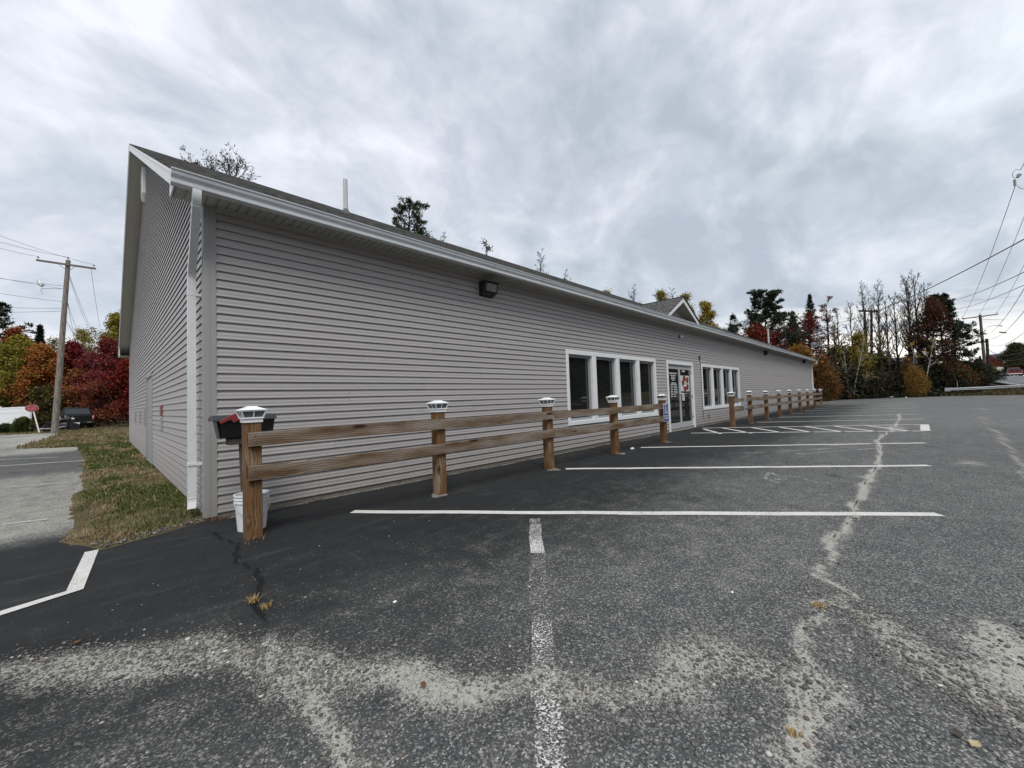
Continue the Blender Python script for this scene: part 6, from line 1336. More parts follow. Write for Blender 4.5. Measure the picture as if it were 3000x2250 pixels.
def guardrail():
    p0 = W(2786, 1141, 47); p1 = W(2900, 1136, 45.0); p2 = W(3060, 1127, 42.0)
    P = [p0 + (p1 - p0) * k / 5 for k in range(5)] + [p1 + (p2 - p1) * k / 8 for k in range(9)]
    t = thing('guardrail', 'galvanized steel guardrail with flared end at the edge of the lot', 'guardrail', (p0[0], p0[1], h1(p0[0], p0[1])))
    pr = [(0.0, -0.155), (-0.05, -0.14), (-0.08, -0.10), (-0.08, -0.07), (-0.01, -0.03), (-0.01, 0.03), (-0.08, 0.07), (-0.08, 0.10), (-0.05, 0.14), (0.0, 0.155)]
    m = MB(); vs = []; n = len(pr)
    for i, p in enumerate(P):
        d = P[min(i + 1, len(P) - 1)] - P[max(i - 1, 0)]; d[2] = 0; d /= np.linalg.norm(d); nn = np.array((d[1], -d[0], 0)); s = 1 if nn @ (CPOS - p) < 0 else -1; nn = nn * s
        for u, v in pr: vs.append(tuple(p + nn * u * 1.0 + np.array((0, 0, v))))
    m.add(vs, [(i * n + k, i * n + k + 1, (i + 1) * n + k + 1, (i + 1) * n + k) for i in range(len(P) - 1) for k in range(n - 1)]); part('beam', m, 'galvanized', t)
    m = MB(); d = P[1] - P[0]; d /= np.linalg.norm(d); q = P[0] - d * 0.5; m.rtube([q, P[0] + d * 0.02], 0.42, 0.06, side=(0, 0, 1)); part('end_terminal', m, 'galvanized', t, bevel=0.01)
    for i in range(0, len(P), 2): g = h1(P[i][0], P[i][1]); m = MB(); m.box(P[i][0] + 0.02, P[i][0] + 0.18, P[i][1] - 0.07, P[i][1] + 0.07, min(g, P[i][2]) - 0.5, P[i][2] + 0.14); part('post', m, 'old_board', t)
guardrail()
q = W(2805, 1133, 46); q[2] = h1(q[0], q[1]); m = MB(); m.rtube([q - np.array((0, 0, .1)), W(2804, 1116, 46)], 0.09, 0.03, side=(1, 0, 0)); single('marker_post', m, 'tail_white', 'thin pale marker post behind the guardrail end', 'post')
def house(px, py, Z, w, d, h, rh, wall, lb, rz=0.3):
    p = W(px, py, Z); x, y = p[0], p[1]; z = h1(x, y) if h1(x, y) < p[2] else p[2]; z = p[2]; t = thing('house', lb, 'house', (x, y, z)); M = Matrix.Translation((x, y, z)) @ Matrix.Rotation(rz, 4, 'Z')
    def P(nm, mb, mt, **k): mb.xf(M); return part(nm, mb, mt, t, **k)
    m = MB(); m.box(-w / 2, w / 2, -d / 2, d / 2, -3, h); m.prism([(-d / 2, h), (d / 2, h), (0, h + rh)], -w / 2, w / 2, lambda a, b, s: (s, a, b)); P('wall', m, wall)
    m = MB(); m.prism([(-d / 2 - 0.4, h - 0.15), (0, h + rh + 0.12), (d / 2 + 0.4, h - 0.15), (d / 2 + 0.4, h), (0, h + rh + 0.3), (-d / 2 - 0.4, h)], -w / 2 - 0.4, w / 2 + 0.4, lambda a, b, s: (s, a, b)); P('roof', m, 'house_roof')
    for xx in (-w * 0.3, 0, w * 0.3): m = MB(); m.box(xx - 0.5, xx + 0.5, -d / 2 - 0.04, -d / 2, h * 0.35, h * 0.8); P('window', m, 'window_glass')
    m = MB(); m.box(-w / 2 - 0.04, -w / 2, -0.5, 0.5, h * 0.35, h * 0.8); P('window', m, 'window_glass')
house(2612, 1098, 95, 9, 7, 2.4, 1.2, 'house_grey', 'low grey house glimpsed between the bare trunks', 0.9); house(2938, 1078, 150, 8, 7, 3.0, 2.2, 'house_yellow', 'pale yellow house at the far end of the road', 0.5)

# ================================================================ TREES
def nrm(v): return v / (np.linalg.norm(v) + 1e-9)
def tilt(d, ang, az, flat=0.0):
    a = np.array((0, 0, 1.0)) if abs(d[2]) < 0.9 else np.array((1.0, 0, 0)); u = nrm(np.cross(d, a)); v = np.cross(d, u)
    s = math.cos(az) * u + math.sin(az) * v; s[2] *= (1 - flat); return nrm(math.cos(ang) * d + math.sin(ang) * nrm(s))
class Sk:
    def __init__(s, seed): s.r = np.random.default_rng(seed); s.tubes = []; s.anch = []
def limb(sk, p, d, L, r, lev, c):
    R = sk.r; n = c['seg'][lev]; pts = [p]; rr = [r]; ds = [d]; wig = c['wig'][lev]; up = c['up'][lev]; last = lev == c['lev'] - 1
    for i in range(n):
        d = nrm(d + R.normal(0, wig, 3) + np.array((0, 0, up))); p = p + d * (L / n); pts.append(p); ds.append(d); rr.append(max(c['rmin'], r * (1 - 0.78 * (i + 1) / n)))
    sk.tubes.append((pts, rr, lev))
    if last:
        for i in range(1, n + 1): sk.anch.append((pts[i], ds[i]))
        return
    for k in range(c['n'][lev + 1]):
        t = R.uniform(c['t0'][lev + 1], 1.0); f = t * n; i = min(int(f), n - 1); q = pts[i] + (pts[i + 1] - pts[i]) * (f - i)
        cd = tilt(ds[i + 1], c['ang'][lev + 1] * R.uniform(0.7, 1.3), R.uniform(0, 2 * math.pi), c.get('flat', 0))
        limb(sk, q, cd, L * c['lr'][lev + 1] * R.uniform(0.7, 1.2) * (1.2 - 0.5 * t), max(c['rmin'], rr[i] * 0.62), lev + 1, c)
def grow(seed, H, prof, c):
    """trunk with primaries whose reach follows prof(t) (metres) over the crown"""
    sk = Sk(seed); R = sk.r; n = 10; p = np.array((0, 0, -0.15)); d = np.array((0, 0, 1.0)); pts = [p]; lean = R.normal(0, c.get('lean', 0.015), 2)
    for i in range(n): d = nrm(np.array((0, 0, 1.0)) + np.array((*(R.normal(0, c.get('twig', 0.03), 2) + lean), 0))); p = p + d * (H / n); pts.append(p)
    r0 = c['r0']; rr = [r0 * (1 - 0.9 * (i / n)) + 0.01 for i in range(n + 1)]; trunk = (pts, rr)
    az = R.uniform(0, 6.28)
    for k in range(c['n'][0]):
        t = c['cb'] + (0.985 - c['cb']) * ((k + R.random() * 0.8) / c['n'][0]) if not c.get('whorl') else c['cb'] + (0.985 - c['cb']) * (math.floor(k / c['whorl']) / math.ceil(c['n'][0] / c['whorl'])) + R.uniform(-.006, .006)
        az += 2.4 + R.normal(0, 0.3) if not c.get('whorl') else 6.283 / c['whorl'] + R.normal(0, 0.25)
        f = t * n; i = min(int(f), n - 1); q = pts[i] + (pts[i + 1] - pts[i]) * (f - i); el = c['el'](t) + R.normal(0, 0.08)
        dd = np.array((math.cos(az) * math.cos(el), math.sin(az) * math.cos(el), math.sin(el)))
        u = (t - c['cb']) / (1 - c['cb']); L = prof(u) * R.uniform(0.78, 1.15)
        if L > 0.05: limb(sk, q, dd, L, max(c['rmin'], min(rr[i] * 0.7, 0.02 + 0.022 * L)), 0, c)
    return sk, trunk
def foliage(sk, k, spread, size, pal, kind='leaf', frac=1.0):
    A = np.array([a for a, _ in sk.anch]); Dr = np.array([d for _, d in sk.anch]); R = sk.r
    if frac < 1: s = R.random(len(A)) < frac; A, Dr = A[s], Dr[s]
    if len(A) == 0: return np.zeros((0, 3)), np.zeros((0, 4), int), np.zeros((0, 3))
    m = len(A) * k; P = np.repeat(A, k, 0); DD = np.repeat(Dr, k, 0)
    cl = np.repeat(R.random(len(A)), k)
    if kind == 'leaf':
        P = P + R.normal(0, spread, (m, 3)) * np.array((1, 1, 0.8)); nn = R.normal(0, 1, (m, 3)) + np.array((0, 0, 0.8)); nn /= np.linalg.norm(nn, axis=1)[:, None]
        a = np.cross(nn, R.normal(0, 1, (m, 3))); a /= np.linalg.norm(a, axis=1)[:, None] + 1e-9; b = np.cross(nn, a); s = size * R.uniform(0.6, 1.3, m)[:, None]
        V = np.stack([P - a * s * 0.6, P + b * s * 0.42, P + a * s * 0.6 - nn * s * 0.15, P - b * s * 0.42], 1)
    else:
        dv = DD * 0.8 + R.normal(0, 0.7, (m, 3)) * np.array((1, 1, 0.55)) + np.array((0, 0, 0.25)); dv /= np.linalg.norm(dv, axis=1)[:, None]; P = P + R.normal(0, spread, (m, 3)); s = size * R.uniform(0.6, 1.3, m)[:, None]
        b = np.cross(dv, R.normal(0, 1, (m, 3))); b /= np.linalg.norm(b, axis=1)[:, None] + 1e-9; w = s * 0.16
        V = np.stack([P - b * w * 0.5, P + dv * s * 0.55 - b * w, P + dv * s, P + dv * s * 0.5 + b * w], 1)
    pal = np.array(pal); idx = np.clip((cl * len(pal) + R.normal(0, 0.55, m)).astype(int), 0, len(pal) - 1); C = pal[idx] * R.uniform(0.65, 1.35, (m, 1))
    return V.reshape(-1, 3), np.arange(m * 4).reshape(-1, 4), np.repeat(C, 4, 0)
def tree_meshes(sk, trunk, fol, leafmat, bark='bark', bark_c=(0.05, 0.043, 0.036)):
    tm = MB(); tm.tube(trunk[0], trunk[1], 9); tme = tm.mesh('trunk', smooth=True); tme.materials.append(MAT[bark])
    cm = MB()
    for pts, rr, lev in sk.tubes: cm.tube(pts, rr, 5 if lev == 0 else (4 if lev == 1 else 3), cap=False)
    V1 = np.array(cm.v) if cm.v else np.zeros((0, 3)); F1 = np.array(cm.f) if cm.f else np.zeros((0, 4), int); V2, F2, C2 = fol
    V = np.concatenate([V1, V2]); F = np.concatenate([F1, F2 + len(V1)]); mi = np.concatenate([np.zeros(len(F1), int), np.ones(len(F2), int)])
    me = np_mesh('crown', V, F, mi, np.concatenate([np.full((len(V1), 3), bark_c), C2]), smooth=mi == 0); me.materials.append(MAT[bark]); me.materials.append(MAT[leafmat]); return tme, me
def plant(name, lb, meshes, x, y, sc=1.0, rz=0.0, cat='tree', group=None, sz=None, z=None):
    t = thing(name, lb, cat, (x, y, h1(x, y) if z is None else z), group); t.scale = (sc, sc, sz if sz else sc); t.rotation_euler[2] = rz
    put('trunk', meshes[0], None, t); put('crown', meshes[1], None, t); return t
def spot(px, Z): p = W(px, 1160, Z); return p[0], p[1]
def height_for(px, top, Z): p = W(px, top, Z); return p[2] - h1(p[0], p[1])

DEC = dict(lev=3, seg=[5, 4, 3], wig=[0.13, 0.2, 0.25], up=[0.06, 0.05, 0.03], n=[20, 6, 5], t0=[0, .25, .2], ang=[0, 0.75, 0.8], lr=[0, .5, .5], rmin=0.006, el=lambda t: 0.35 + 0.9 * t, cb=0.16, r0=0.14)
def dec(seed, H, Rm, pal, k=7, size=0.15, spread=0.22, cb=0.16, nprim=20, frac=1.0, shape=0.75, bark='bark', upright=0.0, r0=None):
    c = dict(DEC, cb=cb, n=[nprim, 6, 5], r0=r0 or 0.012 * H + 0.02, el=lambda t: 0.30 + upright + (0.85 - 0.4 * upright) * t)
    prof = lambda u: Rm * (0.55 + 0.45 * math.sin(math.pi * min(1, u * 0.9 + 0.12))) * (1 - 0.72 * max(u, 0) ** 2.2) * (1 + 0.0 * shape)
    sk, tr = grow(seed, H * 0.94, prof, c); return tree_meshes(sk, tr, foliage(sk, k, spread, size, pal, 'leaf', frac), 'leaf', bark)
def bare(seed, H, Rm, nprim=16, el0=0.75, pal=None, frac=0.0, cb=0.3, stems=1):
    c = dict(lev=4, seg=[5, 4, 3, 2], wig=[0.10, 0.13, 0.16, 0.2], up=[0.09, 0.07, 0.05, 0.04], n=[nprim, 5, 4, 3], t0=[0, .25, .2, .2], ang=[0, 0.55, 0.6, 0.6], lr=[0, .5, .52, .5], rmin=0.009, el=lambda t: el0 + 0.45 * t, cb=cb, r0=0.011 * H + 0.02, twig=0.035)
    prof = lambda u: Rm * (1.15 - 0.75 * u); sk, tr = grow(seed, H * 0.9, prof, c)
    return tree_meshes(sk, tr, foliage(sk, 2, 0.12, 0.14, pal, 'leaf', frac) if frac else (np.zeros((0, 3)), np.zeros((0, 4), int), np.zeros((0, 3))), 'leaf', 'bark_grey' if frac == 0 else 'bark')
def pine(seed, H, Rm, pal, cb=0.25, nprim=46, k=9, size=0.30, whorl=5, droop=0.12, gap=1.0, flat_top=False):
    c = dict(lev=3, seg=[5, 3, 2], wig=[0.06, 0.12, 0.15], up=[0.05, 0.03, 0.05], n=[nprim, 7, 4], t0=[0, .3, .2], ang=[0, 0.75, 0.7], lr=[0, .36, .5], rmin=0.007, el=lambda t: -droop + 0.75 * max(0, t - 0.25), cb=cb, r0=0.011 * H + 0.03, whorl=whorl, flat=0.75)
    prof = lambda u: (flat_top and Rm * (1.0 - 0.35 * u) or Rm * (0.86 + 0.22 * math.sin(u * 13 + seed)) * max(0.03, 1.03 - u) ** 0.72) + 0.2
    sk, tr = grow(seed, H * 0.97, prof, c); return tree_meshes(sk, tr, foliage(sk, k, 0.07, size, pal, 'needle', gap), 'needle')
def spruce(seed, H, Rm, pal, k=6, size=0.24):
    c = dict(lev=2, seg=[4, 3], wig=[0.05, 0.12], up=[0.03, 0.0], n=[int(H * 9), 9], t0=[0, .1], ang=[0, 0.8], lr=[0, .34], rmin=0.006, el=lambda t: -0.22 + 0.6 * t, cb=0.06, r0=0.01 * H + 0.03, flat=0.6)
    prof = lambda u: Rm * max(0.0, 1.0 - u) ** 1.3 + 0.02; sk, tr = grow(seed, H, prof, c); return tree_meshes(sk, tr, foliage(sk, k, 0.06, size, pal, 'needle'), 'needle')

RED_D = [(0.075, 0.006, 0.008), (0.11, 0.008, 0.010), (0.15, 0.014, 0.013)]; RED = [(0.13, 0.012, 0.014), (0.20, 0.024, 0.020), (0.25, 0.035, 0.024)]; RED_B = [(0.21, 0.018, 0.012), (0.29, 0.032, 0.018), (0.23, 0.05, 0.02)]
REDP = [(0.16, 0.045, 0.045), (0.21, 0.065, 0.06), (0.12, 0.025, 0.027)]; ORA = [(0.26, 0.075, 0.02), (0.22, 0.06, 0.018), (0.30, 0.11, 0.03)]; ORB = [(0.17, 0.075, 0.02), (0.22, 0.09, 0.022), (0.12, 0.06, 0.018)]
YEG = [(0.125, 0.115, 0.014), (0.17, 0.14, 0.018), (0.085, 0.095, 0.016)]; YEL = [(0.24, 0.17, 0.028), (0.30, 0.21, 0.035), (0.18, 0.135, 0.028)]; YELP = [(0.26, 0.20, 0.06), (0.20, 0.17, 0.055), (0.13, 0.13, 0.04)]
GRN = [(0.030, 0.046, 0.014), (0.045, 0.062, 0.020), (0.022, 0.034, 0.013)]; GRND = [(0.016, 0.026, 0.013), (0.024, 0.036, 0.017), (0.012, 0.019, 0.011)]; RUST = [(0.10, 0.032, 0.016), (0.075, 0.028, 0.015), (0.13, 0.05, 0.022)]; BRN = [(0.06, 0.045, 0.022), (0.085, 0.06, 0.028), (0.045, 0.042, 0.02)]

def gain(p, k): return [tuple(c * k for c in q) for q in p]
RED_D, RED, RED_B, REDP, ORA, ORB, YEG, YEL, YELP = [gain(p, k) for p, k in ((RED_D, 1.35), (RED, 1.35), (RED_B, 1.3), (REDP, 1.25), (ORA, 1.35), (ORB, 1.45), (YEG, 1.75), (YEL, 1.35), (YELP, 1.4))]
def trees_left():
    def T(fn, px, top, Z, lb, name='maple_tree', rz=0.0, **k):
        Z = Z * 1.42; x, y = spot(px, Z); H = height_for(px, top, Z); plant(name, lb, fn(H), x, y, 1, rz)
    T(lambda H: pine(5, H, 4.6, gain(GRND, 1.3), 0.2, 60, 7, 0.28), -25, 862, 31, 'dark white pine reaching in above the white fence', 'pine_tree')
    T(lambda H: dec(21, H, 2.8, RED_B[2:] + ORA, 7), 38, 945, 31, 'rusty orange maple between the pine and the spruce', 'maple_tree')
    T(lambda H: spruce(6, H, 2.6, GRND), 108, 938, 37, 'dark pointed spruce behind the orange maple', 'spruce_tree')
    T(lambda H: dec(22, H, 3.4, YEG + gain(YEL, .7)[:1], 7, 0.17, 0.26, 0.10, 24), 62, 985, 28, 'large yellow green maple behind the stop sign')
    T(lambda H: dec(23, H, 2.3, ORA + YEL[:1], 6, cb=0.12), 120, 1003, 27.6, 'orange maple half hidden by the yellow green one')
    T(lambda H: dec(24, H, 2.4, YELP + GRN, 3, 0.14, 0.3, 0.2, 18, 0.7), 150, 972, 40, 'thin pale leaved tree with sky showing through, left of the utility pole', 'birch_tree')
    T(lambda H: dec(25, H, 2.9, RED_D, 7, 0.17, 0.25, 0.08, 24), 205, 992, 29.5, 'deep crimson maple directly behind the pickup')
    T(lambda H: dec(26, H, 2.6, YELP, 5, 0.14, 0.28, 0.2, 20, 0.8), 248, 945, 40, 'pale yellow tree behind the crimson maple', 'birch_tree')
    T(lambda H: dec(27, H, 3.4, YEG + YEL[:1], 8, 0.17, 0.28, 0.2, 24), 335, 895, 38, 'tall yellow green maple next to the gable edge')
    T(lambda H: dec(28, H, 3.0, gain(RED, .75) + REDP, 7, 0.16, 0.26, 0.08, 24), 318, 985, 29, 'broad red maple right of the pickup')
    T(lambda H: dec(29, H, 2.2, gain(RED_B, .7) + RED_D, 7, 0.15, 0.22, 0.06, 20), 380, 1050, 27, 'bright scarlet maple against the gable wall edge')
    T(lambda H: dec(30, H, 2.2, REDP + gain(ORA, .7), 6, 0.13, 0.22, 0.05, 18), 290, 1120, 26.2, 'dusty red sapling in front of the broad red maple')
    T(lambda H: dec(31, H, 2.4, gain(ORA, .7) + ORB + BRN[:1], 6, 0.14, 0.24, 0.05, 18), 232, 1085, 28.2, 'brownish orange young maple above the pickup cab')
    T(lambda H: dec(32, H, 1.6, BRN + YEG[:1], 7, 0.13, 0.22, 0.05, 16), 132, 1130, 27, 'olive brown sapling behind the motorcycle', 'young_tree')
    T(lambda H: dec(35, H, 2.4, RED_D + BRN, 8, 0.16, 0.25, 0.05, 22), 150, 1075, 30, 'dull dark red maple left of the utility pole')
    T(lambda H: dec(36, H, 2.6, YEG, 8, 0.16, 0.25, 0.05, 22), 5, 1030, 29.5, 'yellow green maple over the white fence at the picture edge')
    T(lambda H: bare(33, H, 3.0, 14), 372, 820, 46, 'bare tree whose twigs stick out past the rake edge', 'bare_tree')
trees_left()

def woods(name, lb, box, n, size, pal, seed, zf, trunks=0):
    R = np.random.default_rng(seed); x0, x1, y0, y1 = box; x = R.uniform(x0, x1, n); y = R.uniform(y0, y1, n); u = R.random(n)
    g = fbm(x * 0.18, y * 0.18, seed); top = zf(x, y) * (0.55 + 0.75 * g); z = hfun(x, y) + top * u ** 0.8
    P = np.stack([x, y, z], 1); nn = R.normal(0, 1, (n, 3)); nn /= np.linalg.norm(nn, axis=1)[:, None]; a = np.cross(nn, R.normal(0, 1, (n, 3))); a /= np.linalg.norm(a, axis=1)[:, None]; b = np.cross(nn, a); s = size * R.uniform(0.5, 1.3, n)[:, None]
    V = np.stack([P - a * s * 0.6, P + b * s * 0.4, P + a * s * 0.6, P - b * s * 0.4], 1).reshape(-1, 3); pal = np.array(pal); ci = np.clip((fbm(x * 0.35, y * 0.35 + z * 0.2, seed + 4) * 1.6 - 0.3) * len(pal) + R.normal(0, 0.5, n), 0, len(pal) - 1).astype(int)
    me = np_mesh(name, V, np.arange(4 * n).reshape(-1, 4), tint=np.repeat(pal[ci] * R.uniform(0.6, 1.3, (n, 1)), 4, 0)); o = put(name, me, 'leaf'); o['kind'] = 'stuff'; o['label'] = lb; o['category'] = 'woods'
woods('woodland', 'dark mixed autumn woods behind the pickup and the maples', (-26, 10, 66, 84), 60000, 0.30, GRND + BRN + RED_D, 101, lambda x, y: 9.0 + 0 * x)
woods('woodland', 'dark wooded slope across the road, mirrored in the windows', (-30, 260, -70, -42), 60000, 2.0, GRND + BRN + ORB, 102, lambda x, y: 17 + 0 * x)

def trees_roof():
    """crowns that stand behind the building and show above its roof"""
    def T(me, px, top, Z, lb, name, Hm, rz=0.0):
        x, y = spot(px, Z); H = height_for(px, top, Z); plant(name, lb, me, x, y, H / Hm, rz)
    T(pine(41, 20, 2.5, [(0.045, 0.043, 0.03), (0.03, 0.032, 0.02)], 0.86, 11, 2, 0.20, 4, -0.45, 0.6, True), 700, 442, 33, 'sparse pine crown above the roof near the gable', 'pine_tree', 20)
    T(pine(42, 20, 3.6, GRN, 0.6, 44, 6, 0.20, 4, 0.05, 0.9), 1200, 552, 40, 'green pine top above the roof right of the vent pipe', 'pine_tree', 20)
    T(pine(43, 20, 2.2, [(0.045, 0.043, 0.03)], 0.88, 10, 3, 0.20, 4, -0.4, 0.7, True), 596, 462, 34, 'pine twigs just peeping over the roof near the gable', 'pine_tree', 20, 2.0)
    T(dec(44, 20, 2.4, BRN, 2, 0.15, 0.2, 0.5, 12, 0.25), 1430, 655, 42, 'spindly twig with few leaves above the roof', 'young_tree', 20)
    b1 = bare(45, 15, 2.6); b2 = bare(46, 15, 2.4, 14, 0.9)
    T(b1, 1600, 715, 48, 'bare fan of twigs above the middle of the roof', 'bare_tree', 15); T(b2, 1670, 762, 50, 'small bare twigs beside the larger fan above the roof', 'bare_tree', 15, 1.0); T(b2, 1866, 808, 52, 'thin bare twigs left of the entry gable', 'bare_tree', 15, 2.0); T(b1, 1985, 822, 56, 'bare twigs behind the yellow tree over the entry gable', 'bare_tree', 15, 3.0)
    y1 = dec(47, 14, 2.6, YELP + YEL[:1], 5, 0.15, 0.26, 0.25, 20, 0.9)
    T(y1, 1782, 832, 50, 'olive leaf tips over the roof left of the entry gable', 'birch_tree', 14, 1.0); T(y1, 1948, 832, 54, 'yellow green tree rising behind the entry gable', 'birch_tree', 14, 0.3); T(y1, 2015, 840, 56, 'yellow green treetop at the peak of the entry gable', 'birch_tree', 14, 2.2)
    T(dec(48, 14, 2.0, YEL, 6, 0.15, 0.22, 0.3, 20, 0.9), 2092, 856, 52, 'golden tree standing free right of the entry gable', 'birch_tree', 14)
trees_roof()

def trees_right():
    def T(me, px, top, Z, lb, name, Hm, rz=0.0, wide=1.0):
        x, y = spot(px, Z); H = height_for(px, top, Z); s = H / Hm; t = plant(name, lb, me, x, y, s * wide, rz, sz=s)
    T(spruce(51, 9, 2.3, gain(GRND, 1.3), 5, 0.22), 2160, 908, 56, 'small spruce behind the two pale dishes', 'spruce_tree', 9)
    T(pine(52, 15, 6.2, gain(GRND, 1.4) + GRN[:1], 0.10, 100, 9, 0.25), 2256, 838, 50, 'broad dark white pine behind the roof', 'pine_tree', 15)
    T(dec(53, 8, 2.0, gain(RED_B, .55), 2, 0.15, 0.3), 2222, 940, 47, 'red maple at the foot of the broad pine', 'maple_tree', 8); T(dec(54, 8, 1.9, gain(RED, .6), 2, 0.14, 0.3), 2275, 958, 48, 'dark red maple under the right side of the broad pine', 'maple_tree', 8)
    T(spruce(55, 14, 4.2, gain(GRND, 1.3), 5, 0.17), 2377, 852, 54, 'tall pointed spruce past the end of the roof', 'spruce_tree', 14); T(spruce(56, 10, 2.8, gain(GRND, 1.3), 5, 0.17), 2340, 902, 55, 'small pointed spruce left of the tall one', 'spruce_tree', 10)
    T(dec(57, 9, 1.8, gain(RED, .6), 2, 0.14, 0.3), 2342, 932, 51, 'crimson maple in front of the small spruce', 'maple_tree', 9); T(dec(58, 10, 2.0, gain(RED, .6) + RUST[:1], 2, 0.14, 0.32), 2378, 905, 51, 'crimson maple in front of the tall spruce', 'maple_tree', 10)
    T(dec(59, 5.5, 2.0, ORB + YEL[:1], 8, 0.15), 2352, 1010, 46, 'golden brown bush tree behind the end of the roof', 'young_tree', 5.5)
    bs = [bare(60 + i, 13, 2.3 + 0.2 * i, 14 + i, 0.75 + 0.06 * i) for i in range(4)]; br = bare(66, 13, 2.3, 15, 0.8, [(0.16, 0.06, 0.055), (0.2, 0.08, 0.07)], 0.35); bo = bare(67, 13, 2.0, 14, 0.8, YELP, 0.3)
    T(br, 2432, 852, 53, 'bare tree with a few pink leaves right of the tall spruce', 'bare_tree', 13)
    rows = [(2470, 880, 55, 0, 'slender bare tree left of the dark double pole'), (2505, 862, 57, 1, 'bare tree close to the dark double pole'), (2548, 808, 54, 2, 'tall bare tree behind the dark double pole'), (2577, 812, 56, 3, 'tall bare tree just right of the dark double pole'),
            (2612, 842, 53, 0, 'thin forked bare tree midway to the oak'), (2638, 835, 55, 1, 'bare tree in the gap left of the tallest tree'), (2667, 800, 52, 2, 'tall bare tree left of the tallest one'), (2688, 790, 54, 3, 'tall many stemmed bare tree beside the tallest one'), (2702, 764, 51, 1, 'tallest bare tree rising over the rust coloured oak'), (2728, 800, 55, 0, 'bare tree topping out behind the oak')]
    for i, (px, top, Z, k, lb) in enumerate(rows): T(bs[k], px, top, Z, lb, 'bare_tree', 13, i * 1.1, 0.85)
    T(bo, 2455, 930, 52, 'sparse bare tree with yellow leaf remnants right of the roof end', 'bare_tree', 13); T(bo, 2590, 960, 52, 'low bare tree with yellow leaf remnants by the birches', 'bare_tree', 13, 2)
    T(dec(70, 13, 3.0, RUST + RUST + GRND[:1], 3, 0.17, 0.32, 0.14, 26, 0.8), 2742, 858, 49.5, 'rust leaved oak mixed into the pine by the guardrail', 'oak_tree', 13)
    T(pine(71, 13, 4.2, gain(GRND, 1.2), 0.12, 85, 9, 0.25), 2772, 850, 51, 'dark pine entwined with the rust coloured oak', 'pine_tree', 13)
    T(dec(72, 7.5, 1.4, gain(YEL, .7) + YEG, 3, 0.14, 0.22, 0.3, 16, 0.9, bark='birch_bark', r0=0.06), 2522, 962, 49, 'yellow leaved birch below the dark double pole', 'birch_tree', 7.5)
    sh1 = dec(73, 3.2, 1.4, gain(ORB, .75) + BRN[:1], 3, 0.13, 0.34, 0.03, 22); sh2 = dec(74, 3.2, 1.3, gain(YEL, .75) + ORB, 3, 0.13, 0.34, 0.03, 18); sh3 = dec(75, 3.2, 1.5, GRND + BRN, 3, 0.13, 0.34, 0.03, 18); sh4 = dec(76, 3.2, 1.4, gain(ORB, .7) + BRN, 3, 0.13, 0.34, 0.03, 18)
    for i, (px, top, Z, me, lb, w) in enumerate([(2412, 1050, 45, sh1, 'tall orange bush right of the far downspout', 0.7), (2428, 1095, 43.5, sh1, 'low orange bush by the last fence post', 0.8), (2395, 1060, 46.5, sh4, 'brownish yellow bush behind the end of the building', 1.0), (2682, 1075, 45.5, sh2, 'golden yellow bush left of the leaning birch', 0.62), (2664, 1052, 47, sh1, 'orange bush behind the golden one', 0.35),
            (2700, 1090, 46.5, sh2, 'yellow bush at the foot of the leaning birch', 0.6), (2796, 1062, 49, sh4, 'large yellow brown bush left of the guardrail end', 0.9), (2830, 1082, 49, sh4, 'yellow brown bush behind the guardrail end', 1.2), (2760, 1075, 49, sh3, 'dark bush under the oak', 1.3), (2865, 1068, 50, sh3, 'dark green low juniper behind the guardrail', 1.2), (2895, 1070, 51.5, sh3, 'dark green low juniper at the foot of the grey pole', 1.1),
            (2450, 1085, 47, sh3, 'dark shrub right of the orange bushes', 1.4), (2490, 1075, 48, sh3, 'dark evergreen shrub left of the yellow birch', 1.4), (2545, 1088, 48, sh3, 'dark shrub right of the yellow birch', 1.4), (2590, 1098, 48, sh3, 'dark olive shrub under the thin forked tree', 1.3), (2630, 1092, 48, sh3, 'dark shrub left of the golden bush', 1.3), (2570, 1040, 56, sh3, 'dark evergreen mass behind the birches', 1.5), (2480, 1020, 57, sh3, 'tall dark evergreen mass behind the bare tree', 1.4)]):
        T(me, px, top, Z, lb, 'shrub', 3.2, i * 0.9, w)
    for i, (xa, ya, xb, yb, lb) in enumerate([(2497, 1146, 2531, 985, 'white birch trunk leaning right under the yellow leaves'), (2521, 1146, 2545, 1085, 'short white birch stem leaning right'), (2487, 1140, 2470, 1025, 'thin pale stem leaning left of the birches'), (2704, 1156, 2736, 985, 'white leaning birch trunk in front of the oak'), (2688, 1120, 2668, 1000, 'thin pale birch stem behind the golden bush')]):
        Z = 46.5; a = W(xa, ya, Z); a[2] = h1(a[0], a[1]); b = W(xb, yb, Z); H = b[2] - a[2]; c = dict(DEC, n=[5, 3, 3], cb=0.5, r0=0.055, el=lambda t: 0.8); sk, tr = grow(80 + i, H, lambda u: 1.0 * (1 - u) + 0.3, c)
        off = b - a
        def sh(v): return np.array((v[0] + off[0] * v[2] / H, v[1] + off[1] * v[2] / H, v[2]))
        tr = ([sh(p) for p in tr[0]], tr[1]); sk.tubes = [([sh(p) for p in pts], rr, lv) for pts, rr, lv in sk.tubes]; sk.anch = [(sh(p), d) for p, d in sk.anch]
        plant('birch_tree', lb, tree_meshes(sk, tr, foliage(sk, 2, 0.15, 0.12, YEL, 'leaf', 0.4), 'leaf', 'birch_bark'), a[0], a[1])
    far = dec(90, 9, 3.4, [(0.24, 0.07, 0.045), (0.2, 0.05, 0.035)], 8, 0.24, 0.35, 0.08, 22); farg = dec(91, 9, 3.6, GRN + BRN, 8, 0.24, 0.35, 0.08, 22); farr = dec(92, 9, 3.6, RED_D + BRN, 7, 0.24, 0.35, 0.08, 22)
